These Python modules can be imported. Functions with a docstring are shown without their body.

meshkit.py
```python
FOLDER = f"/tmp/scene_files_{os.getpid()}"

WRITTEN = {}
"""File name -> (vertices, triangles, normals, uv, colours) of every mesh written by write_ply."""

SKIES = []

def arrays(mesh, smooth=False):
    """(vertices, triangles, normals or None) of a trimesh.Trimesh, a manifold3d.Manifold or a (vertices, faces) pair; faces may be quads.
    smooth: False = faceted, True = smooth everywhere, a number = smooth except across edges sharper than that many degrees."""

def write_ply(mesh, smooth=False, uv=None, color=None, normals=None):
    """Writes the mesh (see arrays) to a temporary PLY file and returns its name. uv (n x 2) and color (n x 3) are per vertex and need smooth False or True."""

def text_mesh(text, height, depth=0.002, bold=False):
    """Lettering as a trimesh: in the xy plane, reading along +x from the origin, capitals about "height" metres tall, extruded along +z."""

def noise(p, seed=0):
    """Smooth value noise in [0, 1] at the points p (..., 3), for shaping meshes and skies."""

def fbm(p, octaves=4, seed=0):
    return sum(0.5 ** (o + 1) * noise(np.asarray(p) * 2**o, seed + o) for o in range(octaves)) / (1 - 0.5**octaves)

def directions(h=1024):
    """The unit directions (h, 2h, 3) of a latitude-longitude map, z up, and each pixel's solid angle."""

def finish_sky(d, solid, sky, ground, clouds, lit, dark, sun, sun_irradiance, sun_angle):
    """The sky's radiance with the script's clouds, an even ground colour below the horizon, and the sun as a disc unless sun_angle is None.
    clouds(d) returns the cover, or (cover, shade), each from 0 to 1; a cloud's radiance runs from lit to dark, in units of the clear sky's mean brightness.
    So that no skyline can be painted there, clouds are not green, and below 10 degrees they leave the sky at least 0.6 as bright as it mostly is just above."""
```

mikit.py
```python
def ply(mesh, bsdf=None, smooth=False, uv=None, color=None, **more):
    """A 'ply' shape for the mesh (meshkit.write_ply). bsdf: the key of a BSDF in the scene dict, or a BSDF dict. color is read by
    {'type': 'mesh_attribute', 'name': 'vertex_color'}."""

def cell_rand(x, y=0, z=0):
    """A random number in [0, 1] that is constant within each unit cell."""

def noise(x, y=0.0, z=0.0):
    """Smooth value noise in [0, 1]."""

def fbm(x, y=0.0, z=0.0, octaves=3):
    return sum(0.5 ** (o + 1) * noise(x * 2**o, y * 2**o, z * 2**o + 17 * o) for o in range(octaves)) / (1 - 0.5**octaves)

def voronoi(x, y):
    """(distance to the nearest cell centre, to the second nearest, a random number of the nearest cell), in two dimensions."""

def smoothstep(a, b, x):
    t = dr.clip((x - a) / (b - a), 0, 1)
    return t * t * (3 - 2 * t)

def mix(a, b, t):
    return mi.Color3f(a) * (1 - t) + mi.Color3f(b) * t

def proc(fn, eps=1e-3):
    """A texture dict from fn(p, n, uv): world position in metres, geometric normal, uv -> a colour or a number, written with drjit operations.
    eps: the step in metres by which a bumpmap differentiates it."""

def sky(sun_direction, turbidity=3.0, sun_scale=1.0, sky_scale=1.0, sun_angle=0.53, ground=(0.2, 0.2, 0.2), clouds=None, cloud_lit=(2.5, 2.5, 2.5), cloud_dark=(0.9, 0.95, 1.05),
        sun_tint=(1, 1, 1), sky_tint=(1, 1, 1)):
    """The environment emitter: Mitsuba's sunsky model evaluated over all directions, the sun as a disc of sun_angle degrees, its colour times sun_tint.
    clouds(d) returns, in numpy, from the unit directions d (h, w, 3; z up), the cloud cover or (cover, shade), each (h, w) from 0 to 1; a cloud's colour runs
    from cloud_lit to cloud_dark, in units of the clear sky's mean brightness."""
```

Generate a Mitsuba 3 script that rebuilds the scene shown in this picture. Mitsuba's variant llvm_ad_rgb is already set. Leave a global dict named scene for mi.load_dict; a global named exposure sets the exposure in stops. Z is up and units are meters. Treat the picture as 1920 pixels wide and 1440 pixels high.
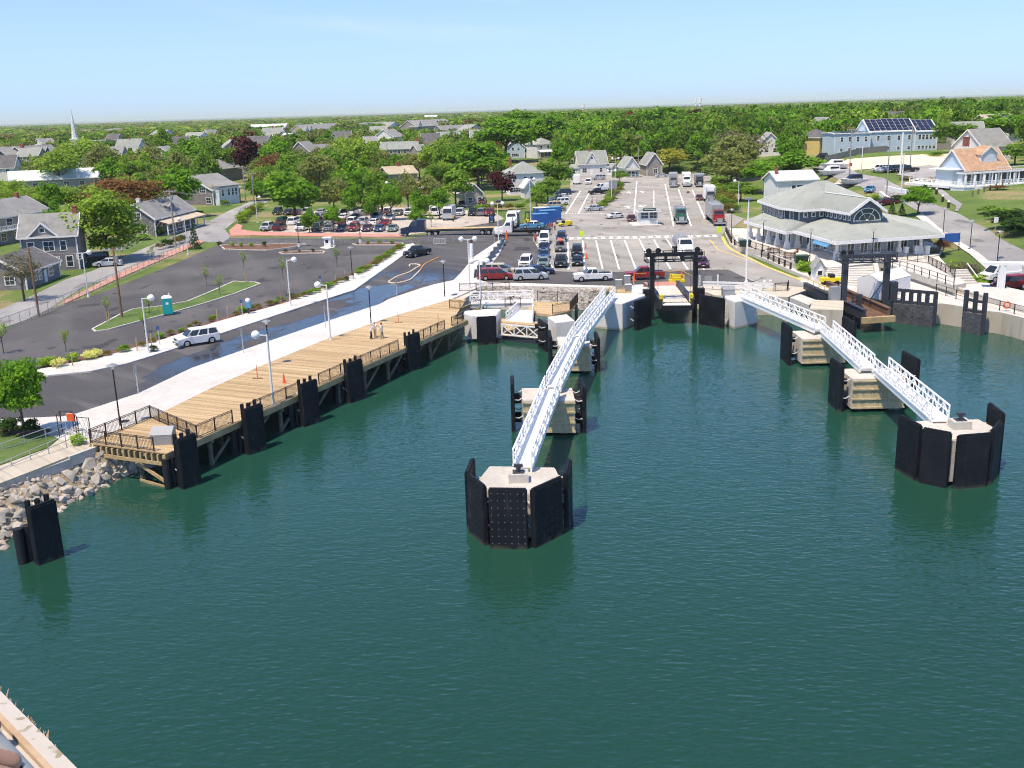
import math, random
import numpy as np, trimesh, mitsuba as mi, drjit as dr, mikit
from mikit import ply, proc, noise, fbm, smoothstep, mix, voronoi, cell_rand
from shapely.geometry import Polygon, LineString, Point
from shapely.ops import unary_union
from scipy.interpolate import RBFInterpolator
T = mi.ScalarTransform4f
rng = np.random.default_rng(7)
random.seed(7)
scene, labels = {}, {}

# ---------------------------------------------------------------- camera, sky, exposure
CAM = np.array([0.0, 0.0, 26.8])
PITCH, ROLL = 0.2637, 0.030
cp, sp, cr, sr = math.cos(PITCH), math.sin(PITCH), math.cos(ROLL), math.sin(ROLL)
scene['camera'] = {'type': 'perspective', 'fov': 53.61, 'fov_axis': 'x', 'near_clip': 0.1, 'far_clip': 20000.0,
    'to_world': T().look_at(origin=CAM.tolist(), target=(CAM + [0, cp, -sp]).tolist(), up=[sr, cr * sp, cr * cp])}
SUN = np.array([-0.27, -0.34, 0.90])
exposure = 1.75
HAZE = 6e-5
def wisps(d):
    az, el = np.arctan2(d[..., 0], d[..., 1]), np.arcsin(np.clip(d[..., 2], -1, 1))
    import meshkit
    q = np.stack([az * 7, el * 60 + az * 5, az * 0 + 3], -1)
    n = meshkit.fbm(q, 4, 5)
    band = np.exp(-((el - 0.098) / 0.022) ** 2) * np.exp(-((az + 0.06) / 0.16) ** 2)
    return np.clip((n - 0.50) * 2.6, 0, 0.55) * band
scene['sky'] = mikit.sky(SUN.tolist(), turbidity=2.5, sun_scale=1.0, sky_scale=1.5, sky_tint=(1.02, 1.01, 1.13), ground=(0.06, 0.10, 0.09), clouds=wisps, cloud_lit=(2.2, 2.2, 2.2))

# ---------------------------------------------------------------- materials
def mat(name, color, rough=0.7, metal=0.0, spec=0.4, **kw):
    scene['mat_' + name] = {'type': 'twosided', 'b': {'type': 'principled', 'base_color': color if isinstance(color, dict) else {'type': 'rgb', 'value': list(color)},
        'roughness': rough, 'metallic': metal, 'specular': spec, **kw}}
def C(*c): return mi.Color3f(*c)
def grainy(c1, c2, s=1.0, fine=6.0, k=0.35):
    def f(p, n, uv):
        a = fbm(p.x * s, p.y * s, p.z * s, 3)
        b = noise(p.x * fine, p.y * fine, p.z * fine)
        return mix(c1, c2, dr.clip(a * 1.3 - 0.15 + (b - 0.5) * k, 0, 1))
    return proc(f)
def asphalt(c1, c2):
    def f(p, n, uv):
        a = fbm(p.x * 0.12, p.y * 0.12, 0, 4)
        st = noise(p.x * 0.5 + p.y * 0.2, p.y * 0.06, 2)
        b = noise(p.x * 7, p.y * 7, 5)
        c = mix(c1, c2, dr.clip(a * 1.2 - 0.3 + 0.5 * st + (b - 0.5) * 0.3, 0, 1))
        w = fbm(p.x * .05 + 3, p.y * .05, 7, 2) * 6.28                      # turning tyre scuffs, oil spots, sealed cracks
        u = p.x * dr.cos(w) + p.y * dr.sin(w)
        c = mix(c, mi.Color3f(c2) * 1.35, smoothstep(.66, .84, noise(u * 1.6, (p.x - p.y) * .10, 3)) * smoothstep(.45, .7, a) * .6)
        c = mix(c, mi.Color3f(c1) * .55, smoothstep(.83, .93, noise(p.x * .55, p.y * .3, 11)) * .7)
        d1, d2, r = voronoi(p.x * .07 + .4 * a, p.y * .05)
        return mix(c, mi.Color3f(c1) * .6, smoothstep(.010, .003, d2 - d1) * .6 * smoothstep(.4, .5, r))
    return proc(f)
mat('asphalt_new', asphalt((0.056, 0.054, 0.055), (0.100, 0.097, 0.096)), 0.75)
mat('asphalt_old', asphalt((0.19, 0.185, 0.17), (0.30, 0.29, 0.265)), 0.85)
mat('asphalt_street', asphalt((0.19, 0.19, 0.19), (0.28, 0.28, 0.275)), 0.85)
mat('asphalt_park', asphalt((0.30, 0.27, 0.235), (0.42, 0.38, 0.33)), 0.85)
mat('concrete_new', grainy((0.46, 0.445, 0.415), (0.60, 0.585, 0.555), 0.25, 3.0, 0.5), 0.8)
mat('concrete', grainy((0.42, 0.405, 0.365), (0.56, 0.54, 0.495), 0.6, 4.0, 0.5), 0.85)
def wallstain(p, n, uv):
    a = fbm(p.x * 0.9 + p.y * 0.9, p.y * 0.3, p.z * 0.12, 3)
    st = noise((p.x + p.y) * 3.0, p.z * 0.25, 4)
    c = mix((0.40, 0.365, 0.29), (0.52, 0.48, 0.40), dr.clip(a * 1.4 - 0.2, 0, 1))
    c = mix(c, (0.30, 0.27, 0.20), smoothstep(0.55, 0.9, st) * 0.5)
    return mix((0.17, 0.16, 0.10), c, smoothstep(0.15, 0.55, p.z + 0.25 * noise((p.x + p.y) * 2, 1, 1)))
mat('seawall', proc(wallstain), 0.85)
mat('concrete_white', proc(lambda p, n, uv: mix(mix((0.60, 0.59, 0.57), (0.69, 0.68, 0.66), fbm(p.x * .8, p.y * .8, p.z * .4, 3)), (0.40, 0.35, 0.26), smoothstep(0.62, 0.45, p.z))), 0.75)
mat('brick_paving', grainy((0.36, 0.17, 0.135), (0.46, 0.25, 0.20), 1.0, 8.0, 0.6), 0.85)
mat('mulch', grainy((0.085, 0.05, 0.036), (0.15, 0.088, 0.062), 2.0, 9.0, 0.8), 0.95)
mat('sand', grainy((0.52, 0.42, 0.28), (0.66, 0.55, 0.39), 0.15, 2.0, 0.5), 0.95)
mat('dirt', grainy((0.27, 0.215, 0.14), (0.36, 0.30, 0.19), 0.4, 3.0, 0.5), 0.95)
def grassf(p, n, uv):
    a = fbm(p.x * 0.10, p.y * 0.10, 1, 4)
    b = noise(p.x * 3, p.y * 3, 0)
    return mix(mix((0.060, 0.105, 0.020), (0.115, 0.165, 0.036), dr.clip(a * 1.4 - .2, 0, 1)), (0.20, 0.17, 0.085), smoothstep(0.56, 0.72, a + 0.2 * (b - .5)))
mat('grass', proc(grassf), 0.9)
mat('white_paint', (0.84, 0.84, 0.82), 0.45)
mat('lawn', grainy((0.055, 0.100, 0.022), (0.110, 0.165, 0.042), 0.4, 4, 0.7), 0.9)
mat('white_trim', (0.76, 0.76, 0.75), 0.6)
mat('line_paint', grainy((0.62, 0.61, 0.57), (0.74, 0.73, 0.69), 1.5, 8, 0.8), 0.8)
mat('yellow_line', (0.62, 0.42, 0.12), 0.8)
mat('yellow_paint', (0.72, 0.60, 0.03), 0.5)
mat('lime_sign', (0.62, 0.85, 0.05), 0.5)
mat('orange_plastic', (0.80, 0.12, 0.03), 0.5)
mat('red_paint', (0.55, 0.025, 0.02), 0.35)
def fenderf(p, n, uv):
    a = fbm(p.x * 1.2, p.y * 1.2, p.z * .6, 3); b = noise(p.x * 9 + p.y * 9, p.z * 1.3, 2)
    c = mix((0.005, 0.006, 0.008), (0.013, 0.015, 0.019), dr.clip(a * 1.3 - .1 + (b - .5) * .5, 0, 1))
    c = mix(c, (0.045, 0.043, 0.042), smoothstep(.80, .95, b) * smoothstep(.5, .7, a) * .7)
    return mix((0.055, 0.055, 0.038), c, smoothstep(.40, .75, p.z + .35 * noise(p.x * 3 + p.y * 3, 1, 1)))
mat('black_fender', proc(fenderf), 0.6, spec=0.25)
mat('worn_fender', grainy((0.025, 0.028, 0.035), (0.11, 0.115, 0.12), 0.9, 4, 0.7), 0.7)
mat('black_metal', (0.012, 0.012, 0.013), 0.45)
mat('bronze_metal', (0.045, 0.030, 0.020), 0.5)
mat('grey_steel', (0.32, 0.34, 0.35), 0.45, 0.3)
mat('dark_steel', (0.04, 0.045, 0.055), 0.5)
mat('rust', grainy((0.09, 0.05, 0.035), (0.165, 0.10, 0.068), 1.5, 6, 0.6), 0.85)
mat('galvanised', (0.50, 0.52, 0.53), 0.4, 0.4)
mat('zinc_white', (0.70, 0.72, 0.72), 0.4)
def plankf(p, n, uv):
    # a tone of its own for each board (they lie across the promenade), grain along it
    t = (p.x + 24.5) * 0.408 + (p.y - 75.0) * 0.913
    o = (p.x + 24.5) * 0.913 - (p.y - 75.0) * 0.408
    r = cell_rand(dr.floor(t / 0.21), 3, 1)
    g = noise(o * 0.7, t * 14, r * 9)
    return mix((0.33, 0.235, 0.125), (0.55, 0.425, 0.255), dr.clip(r * 0.85 + (g - 0.5) * 0.55 + .05, 0, 1))
mat('decking', proc(plankf), 0.8)
mat('timber', grainy((0.33, 0.24, 0.12), (0.48, 0.36, 0.19), 1.5, 5, 0.6), 0.85)
def claddingf(p, n, uv):
    r = cell_rand(dr.floor((p.x + p.y) / 0.24), dr.floor(p.z / 1.25), 2)
    g = noise((p.x + p.y) * 18, p.z * 1.2, 4)
    c = mix((0.39, 0.32, 0.185), (0.52, 0.435, 0.27), dr.clip(r * 0.7 + 0.4 * g - .05, 0, 1))
    return mix((0.11, 0.09, 0.05), c, smoothstep(0.2, 0.6, p.z + 0.3 * g))
mat('cladding', proc(claddingf), 0.85)
mat('pile', grainy((0.10, 0.095, 0.07), (0.19, 0.18, 0.13), 2, 6, 0.6), 0.9)
mat('black_pile', (0.015, 0.016, 0.018), 0.6)
mat('wood_pole', grainy((0.17, 0.095, 0.05), (0.25, 0.15, 0.085), 1.5, 6, 0.6), 0.9)
mat('grey_pole', (0.30, 0.28, 0.25), 0.85)
mat('globe', (0.85, 0.86, 0.85), 0.25)
mat('rubber', (0.012, 0.012, 0.012), 0.8)
mat('chrome', (0.62, 0.63, 0.64), 0.3, 0.7)
mat('glass_dark', (0.018, 0.024, 0.03), 0.08, 0.0, 0.8)
mat('window_pane', (0.035, 0.05, 0.065), 0.12, 0.0, 0.7)
mat('red_lamp', (0.4, 0.01, 0.01), 0.3)
# ---------------------------------------------------------------- mesh builder and bookkeeping
class MB:
    def __init__(s): s.v, s.f, s.n = [], [], 0
    def raw(s, v, f):
        v = np.asarray(v, float).reshape(-1, 3); f = np.asarray(f, int)
        if f.shape[1] == 4: f = np.vstack([f[:, [0, 1, 2]], f[:, [0, 2, 3]]])
        s.v.append(v); s.f.append(f + s.n); s.n += len(v); return s
    def mesh(s, m): return s.raw(m.vertices, m.faces)
    def box(s, x0, x1, y0, y1, z0, z1):
        v = [(x, y, z) for x in (x0, x1) for y in (y0, y1) for z in (z0, z1)]
        return s.raw(v, [[0, 1, 3, 2], [4, 6, 7, 5], [0, 4, 5, 1], [2, 3, 7, 6], [0, 2, 6, 4], [1, 5, 7, 3]])
    def frame_box(s, o, ex, ey, x0, x1, y0, y1, z0, z1):
        o, ex, ey = np.array(o, float)[:2], np.array(ex, float), np.array(ey, float)
        v = [(*(o + ex * x + ey * y), z) for x in (x0, x1) for y in (y0, y1) for z in (z0, z1)]
        f = [[0, 1, 3, 2], [4, 6, 7, 5], [0, 4, 5, 1], [2, 3, 7, 6], [0, 2, 6, 4], [1, 5, 7, 3]]
        if ex[0] * ey[1] - ex[1] * ey[0] < 0: f = [q[::-1] for q in f]
        return s.raw(v, f)
    def beam(s, p, q, w, h=None, up=(0, 0, 1)):
        p, q = np.array(p, float), np.array(q, float); h = w if h is None else h
        d = q - p; L = np.linalg.norm(d); d = d / L
        a = np.cross(d, up)
        if np.linalg.norm(a) < 1e-3: a = np.array([1.0, 0, 0])
        a /= np.linalg.norm(a); b = np.cross(a, d)
        v = [o + i * a * w / 2 + j * b * h / 2 for o in (p, q) for i in (-1, 1) for j in (-1, 1)]
        return s.raw(v, [[0, 1, 3, 2], [4, 6, 7, 5], [0, 4, 5, 1], [2, 3, 7, 6], [0, 2, 6, 4], [1, 5, 7, 3]])
    def tube(s, p, q, r, r2=None, n=8):
        p, q = np.array(p, float), np.array(q, float); r2 = r if r2 is None else r2
        d = q - p; d = d / np.linalg.norm(d)
        a = np.cross(d, [0, 0, 1] if abs(d[2]) < 0.9 else [1, 0, 0]); a /= np.linalg.norm(a); b = np.cross(d, a)
        t = np.arange(n) * 2 * np.pi / n
        ring = np.cos(t)[:, None] * a + np.sin(t)[:, None] * b
        v = np.vstack([p + ring * r, q + ring * r2, [p], [q]])
        i = np.arange(n); j = (i + 1) % n
        f = np.vstack([np.stack([i, j, n + j], 1), np.stack([i, n + j, n + i], 1), np.stack([j, i, i * 0 + 2 * n], 1), np.stack([n + i, n + j, i * 0 + 2 * n + 1], 1)])
        return s.raw(v, f)
    def path(s, pts, r, n=6):
        for a, b in zip(pts[:-1], pts[1:]): s.tube(a, b, r, n=n)
        return s
    def sphere(s, c, r, sub=2, sc=(1, 1, 1)):
        m = trimesh.creation.icosphere(subdivisions=sub, radius=1.0)
        return s.raw(m.vertices * np.array(sc) * r + np.array(c), m.faces)
    def prism(s, poly, z0, z1):
        poly = poly if isinstance(poly, Polygon) else Polygon(poly)
        if not poly.is_valid: poly = poly.buffer(0)
        for g in getattr(poly, 'geoms', [poly]):
            if g.area < 1e-4: continue
            m = trimesh.creation.extrude_polygon(g, z1 - z0, engine='earcut'); s.raw(m.vertices + [0, 0, z0], m.faces)
        return s
    def quad(s, a, b, c, d): return s.raw([a, b, c, d], [[0, 1, 2, 3]])
    def poly3(s, pts):
        n = len(pts); return s.raw(pts, [[0, i, i + 1] for i in range(1, n - 1)])
    def hull(s, pts):
        m = trimesh.convex.convex_hull(np.asarray(pts, float)); return s.raw(m.vertices, m.faces)
    def get(s): return np.vstack(s.v), np.vstack(s.f)
count = {}
# what stands in the water was surveyed for a water level of 0; the water lies at 0.3, so those pieces are scaled about the survey station
NEAR_WATER, KW = [False], 26.5 / 26.8
def num(name):
    k = count.get(name, 0); count[name] = k + 1
    return name if k == 0 else f'{name}_{k:03d}'
def put(key, mesh, m, smooth=False, tw=None, **kw):
    if isinstance(mesh, MB): mesh = mesh.get()
    key = num(key)
    if NEAR_WATER[0] and not isinstance(mesh, dict): mesh = (mesh[0] * KW + [0, 0, 26.8 * (1 - KW)], mesh[1])
    scene[key] = mesh if isinstance(mesh, dict) else ply(mesh, 'mat_' + m, smooth=smooth, **kw)
    if tw is not None: scene[key] = {**scene[key], 'to_world': tw}
    return key
def tag(key, label, cat, group=None, kind=None):
    d = {'label': label}
    if cat: d['category'] = cat
    if group: d['group'] = group
    if kind: d['kind'] = kind
    labels[key] = d; return key
def thing(name, label, cat, group=None): return tag(num(name), label, cat, group)
def struct(name, mesh, m, label, cat='ground', smooth=False):
    k = put(name, mesh, m, smooth); tag(k, label, cat, None, 'structure'); return k
def stuffpart(key): labels[key] = {'kind': 'stuff'}; return key
def v2(p): return np.array(p[:2], float)
def unit(v): v = np.array(v, float); return v / np.linalg.norm(v)
def sheet(poly, z, z0=None):
    """A flat sheet with its top at z, a few centimetres thick."""
    return MB().prism(poly, z - 0.25 if z0 is None else z0, z)
def offset_line(pts, w, side=0):
    """polygon of a strip of width w along a polyline"""
    return LineString(pts).buffer(w / 2, cap_style=2, join_style=1)
ORD = ['first', 'second', 'third', 'fourth', 'fifth', 'sixth', 'seventh', 'eighth', 'ninth', 'tenth', 'eleventh', 'twelfth', 'thirteenth', 'fourteenth', 'fifteenth', 'sixteenth', 'seventeenth', 'eighteenth', 'nineteenth', 'twentieth'] 
ORD += ['twenty ' + w for w in ORD[:9]] + ['thirtieth']
# ---------------------------------------------------------------- lie of the land
ZL = 2.8                                    # level of the quay and the parking lots
BO, BT, BN = np.array([-24.5, 75.0]), np.array([0.408, 0.913]), np.array([0.913, -0.408])   # boardwalk: origin, along, towards the water
def B(a, p): return tuple(BO + BT * a + BN * p)
COAST = [(-150, 25), *[(-36.58,63.68),(-35.86,66.64),(-34.70,69.03),(-32.39,74.08)], B(-1, -6.8), B(20, -7), B(47, -7), B(56, -6), *[(-3.75,142.48),(3.40,140.76),(14.06,136.69),(14.86,132.82),(16.94,132.46),(18.00,135.15),(25.88,133.78),(26.76,130.38),(35.64,127.70),(40.15,133.35),(43.72,129.05),(46.88,123.56)], *[(48.12,120.83),(52.18,120.16),(53.79,117.82),(54.91,115.30),(56.36,113.78),(57.25,110.52),(58.97,95.24)], (120, 70), (190, 40), (600, 200), (9000, 6000), (0, 12000), (-9000, 6000), (-700, 150)]
LAND = Polygon(COAST).buffer(0)
FLAT = Polygon([(-150, 25), *[(-36.58,63.68),(-35.86,66.64),(-32.39,74.08)], (-24, 75), (-5, 120), (20, 128), *[(35.37,126.22),(36.49,112.54),(43.59,111.47),(52.07,119.85),(56.55,114.13),(59.70,106.19)], (78, 122), *[(62.14,138.14),(58.84,148.69),(59.48,206.85),(57.80,235.79)], (78, 262), (76, 370), (30, 380), (-40, 300), (-90, 310), (-110, 250), (-120, 120)]).buffer(0)
ctrl = [*[(x, y, 2.8) for x in range(-120, 50, 34) for y in (40, 90, 140, 190, 240, 290)], *[(x, 340, 3.2) for x in range(-200, 60, 50)], (-200, 60, 3), (-220, 160, 3.4), (-200, 240, 3.6), (-250, 330, 4), (-160, 190, 3.2)]
for px, py, z in [(1920,500,3.9),(1850,450,4.6),(1800,425,5.1),(1760,400,5.7),(1700,360,6.8),(1650,335,7.6),(1600,318,8.3),(1560,305,8.8),(1800,362,7.5),(1720,338,7.5),(1900,357,7.9),(1980,380,8),(1880,425,6.2),(1920,460,5.0),(1850,395,6.9),(1990,470,6),(1980,530,4),
                  (1680,420,4.6),(1600,395,4.6),(1500,375,4.4),(1450,360,4.5),(1570,289,9.3),(1660,285,9.4),(1755,281,9.4),(1640,314,8.6),(1445,292,7.6),(1850,300,9),(1920,320,9),(1400,330,4.5),(1330,325,3.6),(1750,540,3),(1840,540,3.2),(1900,560,3.0)]:
    r = np.array([(px - 960) * cr - (py - 720) * sr, 1900.0, -((px - 960) * sr + (py - 720) * cr)])
    d = np.array([r[0], 1900 * cp + r[2] * sp, r[2] * cp - 1900 * sp])
    t = (z - 26.8) / d[2]; ctrl.append((d[0] * t, d[1] * t, z))
for a in np.radians(np.arange(-62, 63, 12)):
    for r, z in ((430, 4.5), (560, 6.0), (700, 7.0), (950, 8)):
        x, y = r * math.sin(a), r * math.cos(a)
        k = smooth = 1 / (1 + math.exp(-(x / r - 0.10) * 14)) if r < 800 else 0
        ctrl.append((x, y, z + 3.6 * k))
ctrl = np.array(ctrl)
rbf = RBFInterpolator(ctrl[:, :2], ctrl[:, 2], kernel='linear', smoothing=3.0, neighbors=24)
import shapely, meshkit
def terrain(x, y):
    x, y = np.atleast_1d(np.asarray(x, float)), np.atleast_1d(np.asarray(y, float))
    r = np.hypot(x, y)
    s = np.minimum(1, 1000 / np.maximum(r, 1))
    z = rbf(np.stack([x * s, y * s], -1))
    far = np.clip((r - 900) / 3200, 0, 1)
    z = z + far * far * (3 - 2 * far) * (0 + 4 * meshkit.fbm(np.stack([x / 1300, y / 1300, x * 0], -1), 3, 2)) 
    d = shapely.distance(shapely.points(x, y), FLAT)
    k = np.clip(d / 14, 0, 1); k = k * k * (3 - 2 * k)
    return 2.72 * (1 - k) + z * k
def gz(x, y): return float(terrain(x, y)[0])
A_, R_ = np.radians(np.linspace(-58, 58, 241)), np.concatenate([np.linspace(45, 420, 170), np.geomspace(424, 9500, 100)])
AA, RR = np.meshgrid(A_, R_, indexing='ij')
X, Y = (RR * np.sin(AA)).ravel(), (RR * np.cos(AA)).ravel()
Z = terrain(X, Y)
pts = shapely.points(X, Y)
ins = shapely.contains_xy(LAND, X, Y)
dist = shapely.distance(pts, LAND.exterior)
Z = np.where(ins & (dist > 5), Z, -6.0)
na, nr = AA.shape
i, j = np.meshgrid(np.arange(na - 1), np.arange(nr - 1), indexing='ij')
q = np.stack([i * nr + j, i * nr + j + 1, (i + 1) * nr + j + 1, (i + 1) * nr + j], -1).reshape(-1, 4)[:, ::-1]
q = q[(Z[q] > -5).any(1)]
struct('ground', (np.stack([X, Y, Z], -1), q), 'grass', 'grassy ground of the town and the hill behind the harbour', smooth=True)
QUAY = LAND.intersection(LAND.exterior.buffer(9, cap_style=2)).intersection(Polygon([(-150, 20), (120, 20), (120, 175), (-150, 175)]))
struct('quay', MB().prism(QUAY, -6, 2.76), 'seawall', 'concrete quay with a stained sea wall along the harbour', 'quay')

# ---------------------------------------------------------------- water
def water_height(p, n, uv):
    w = noise(p.x * 0.8 + 0.3 * p.y, p.y * 1.5 - 0.4 * p.x, 1.0) * 0.020
    w = w + noise(p.x * 1.7 - 0.6 * p.y, p.y * 4.2 + 0.7 * p.x, 5.0) * 0.031
    w = w + noise(p.x * 3.4 + 1.3 * p.y, p.y * 7.6 - 1.0 * p.x, 9.0) * 0.022
    gust = 0.30 + 1.4 * fbm(p.x * 0.035 + p.y * 0.01, p.y * 0.06, 2, 3)
    return w * gust * 0.62
def water_colour(p, n, uv):
    a = fbm(p.x * 0.035, p.y * 0.05, 3, 3)
    c = mix((0.011, 0.056, 0.036), (0.014, 0.070, 0.050), dr.clip(a * 1.8 - 0.4, 0, 1))
    return mix(c, (0.012, 0.049, 0.030), smoothstep(95, 45, p.y) * 0.6)
scene['mat_water'] = {'type': 'bumpmap', 'arbitrary': proc(water_height, 0.02), 'scale': 1.0, 'b': {'type': 'principled', 'base_color': proc(water_colour), 'roughness': 0.06, 'specular': 0.38}}
struct('water', ([(-3000, -3000, .3), (3000, -3000, .3), (3000, 170, .3), (-3000, 170, .3)], [[0, 1, 2, 3]]), 'water', 'dark green harbour water with small ripples', 'water')

# ---------------------------------------------------------------- roads, lots, walks
def band(name, poly, z, m, label, cat): return struct(name, sheet(Polygon(poly), z), m, label, cat)
WALK_UP = [(-48.26,99.18),(-43.21,104.23),(-39.54,111.91),(-36.09,121.18),(-29.62,133.92),(-24.63,152.99),(-19.99,190.10),(-17.99,193.56)]
WALK_LO = [(-17.41,190.27),(-17.62,183.58),(-20.67,153.77),(-21.87,142.12),(-27.80,128.39),(-33.21,115.27),(-36.72,106.81),(-39.31,101.18),(-41.97,98.21),(-45.69,96.97)]
PROM_OUT = [(-37.11,83.19),(-34.00,89.08),(-31.88,98.28),(-27.70,107.66),(-21.72,120.64),(-18.31,127.61),(-16.92,130.32),(-16.08,134.04),(-12.28,142.21),(-10.58,145.08),(-8.17,147.96),(-7.30,155.39),(-5.72,172.72),(-1.72,193.73),(-0.60,193.46)]
# dark new asphalt: lot, access road and forecourt
band('asphalt_lot', [(-62.39,88.65),(-61.57,120.19),(-62.00,134.53),(-59.86,145.61),(-58.15,168.69),(-57.43,196.38),(-57.09,202.80),(-40.09,194.76),(-20.08,194.05),(-19.99,190.10),(-24.63,152.99),(-29.62,133.92),(-36.09,121.18),(-39.54,111.91),(-43.21,104.23),(-48.26,99.18),(-55.00,77.26)], 2.8, 'asphalt_new', 'fresh dark asphalt of the empty parking lot', 'parking lot')
WETA, WETB = 10.0, 76.0
def road_f(p, n, uv):
    t = (p.x + 24.5) * 0.408 + (p.y - 75.0) * 0.913
    o = (p.x + 24.5) * 0.913 - (p.y - 75.0) * 0.408
    m = fbm(t * 0.10, o * 0.35 + t * 0.03, 4, 3)
    m = m + (noise(t * 0.5, o * 2.2 - t * 0.6, 7) - 0.5) * 0.16
    zone = smoothstep(4, 22, t) * smoothstep(90, 72, t)
    return smoothstep(0.47, 0.60, m + 0.10 * smoothstep(-20, -15, o)) * zone
def road_col(p, n, uv):
    a = fbm(p.x * 0.12, p.y * 0.12, 0, 4); b = noise(p.x * 7, p.y * 7, 5)
    c = mix((0.052, 0.050, 0.052), (0.084, 0.082, 0.082), dr.clip(a * 1.2 - 0.1 + (b - 0.5) * 0.3, 0, 1))
    c = mix(c, (0.13, 0.13, 0.13), smoothstep(.62, .8, fbm((p.x + p.y) * .35, (p.x - p.y) * .05, 9, 3)) * .5)
    return mix(c, (0.020, 0.020, 0.023), road_f(p, n, uv))
mat('wet_road', proc(road_col), proc(lambda p, n, uv: 0.78 - 0.62 * road_f(p, n, uv)), spec=0.55)
band('access_road', [*WALK_LO[::-1], *[(-16.44,193.20),(-1.72,193.73)], *PROM_OUT[::-1][2:], *[(-37.94,82.04),(-51.75,81.17),(-53.21,74.49),(-57.94,81.79),(-47.98,94.02)]], 2.8, 'wet_road', 'dark access road with wet streaks along the promenade', 'road')
band('forecourt', [(-58.08,212.69),(-52.17,211.23),(-20.19,200.72),(-2.50,229.60),(5.74,223.93),(4.85,192.14),(7.07,154.72),(11.79,152.21),(32.95,151.22),(34.25,138.32),(27.43,137.34),(14.42,138.79),(3.46,143.01),(-3.03,145.11),(-4.81,148.31),(-4.55,161.47),(-1.66,180.00),(-0.40,193.41),(-1.73,194.55),(-16.50,194.01),(-20.15,194.88),(-40.25,195.59),(-57.33,203.70)], 2.797, 'asphalt_new', 'new dark asphalt between the trucks and the ferry slip', 'road')
band('staging_lot', [(4.85,192.14),(7.07,154.72),(11.79,152.21),(32.95,151.22),(34.25,138.32),(40.83,133.23),(39.32,152.62),(38.67,175.79),(40.82,193.26),(51.07,219.82),(50.61,236.75),(59.71,290.55),(73.40,371.97),(48.05,384.67),(24.11,383.43),(16.65,270.88),(8.90,215.67),(5.39,211.61)], 2.797, 'asphalt_old', 'worn grey asphalt of the vehicle staging lot', 'parking lot')
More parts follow.
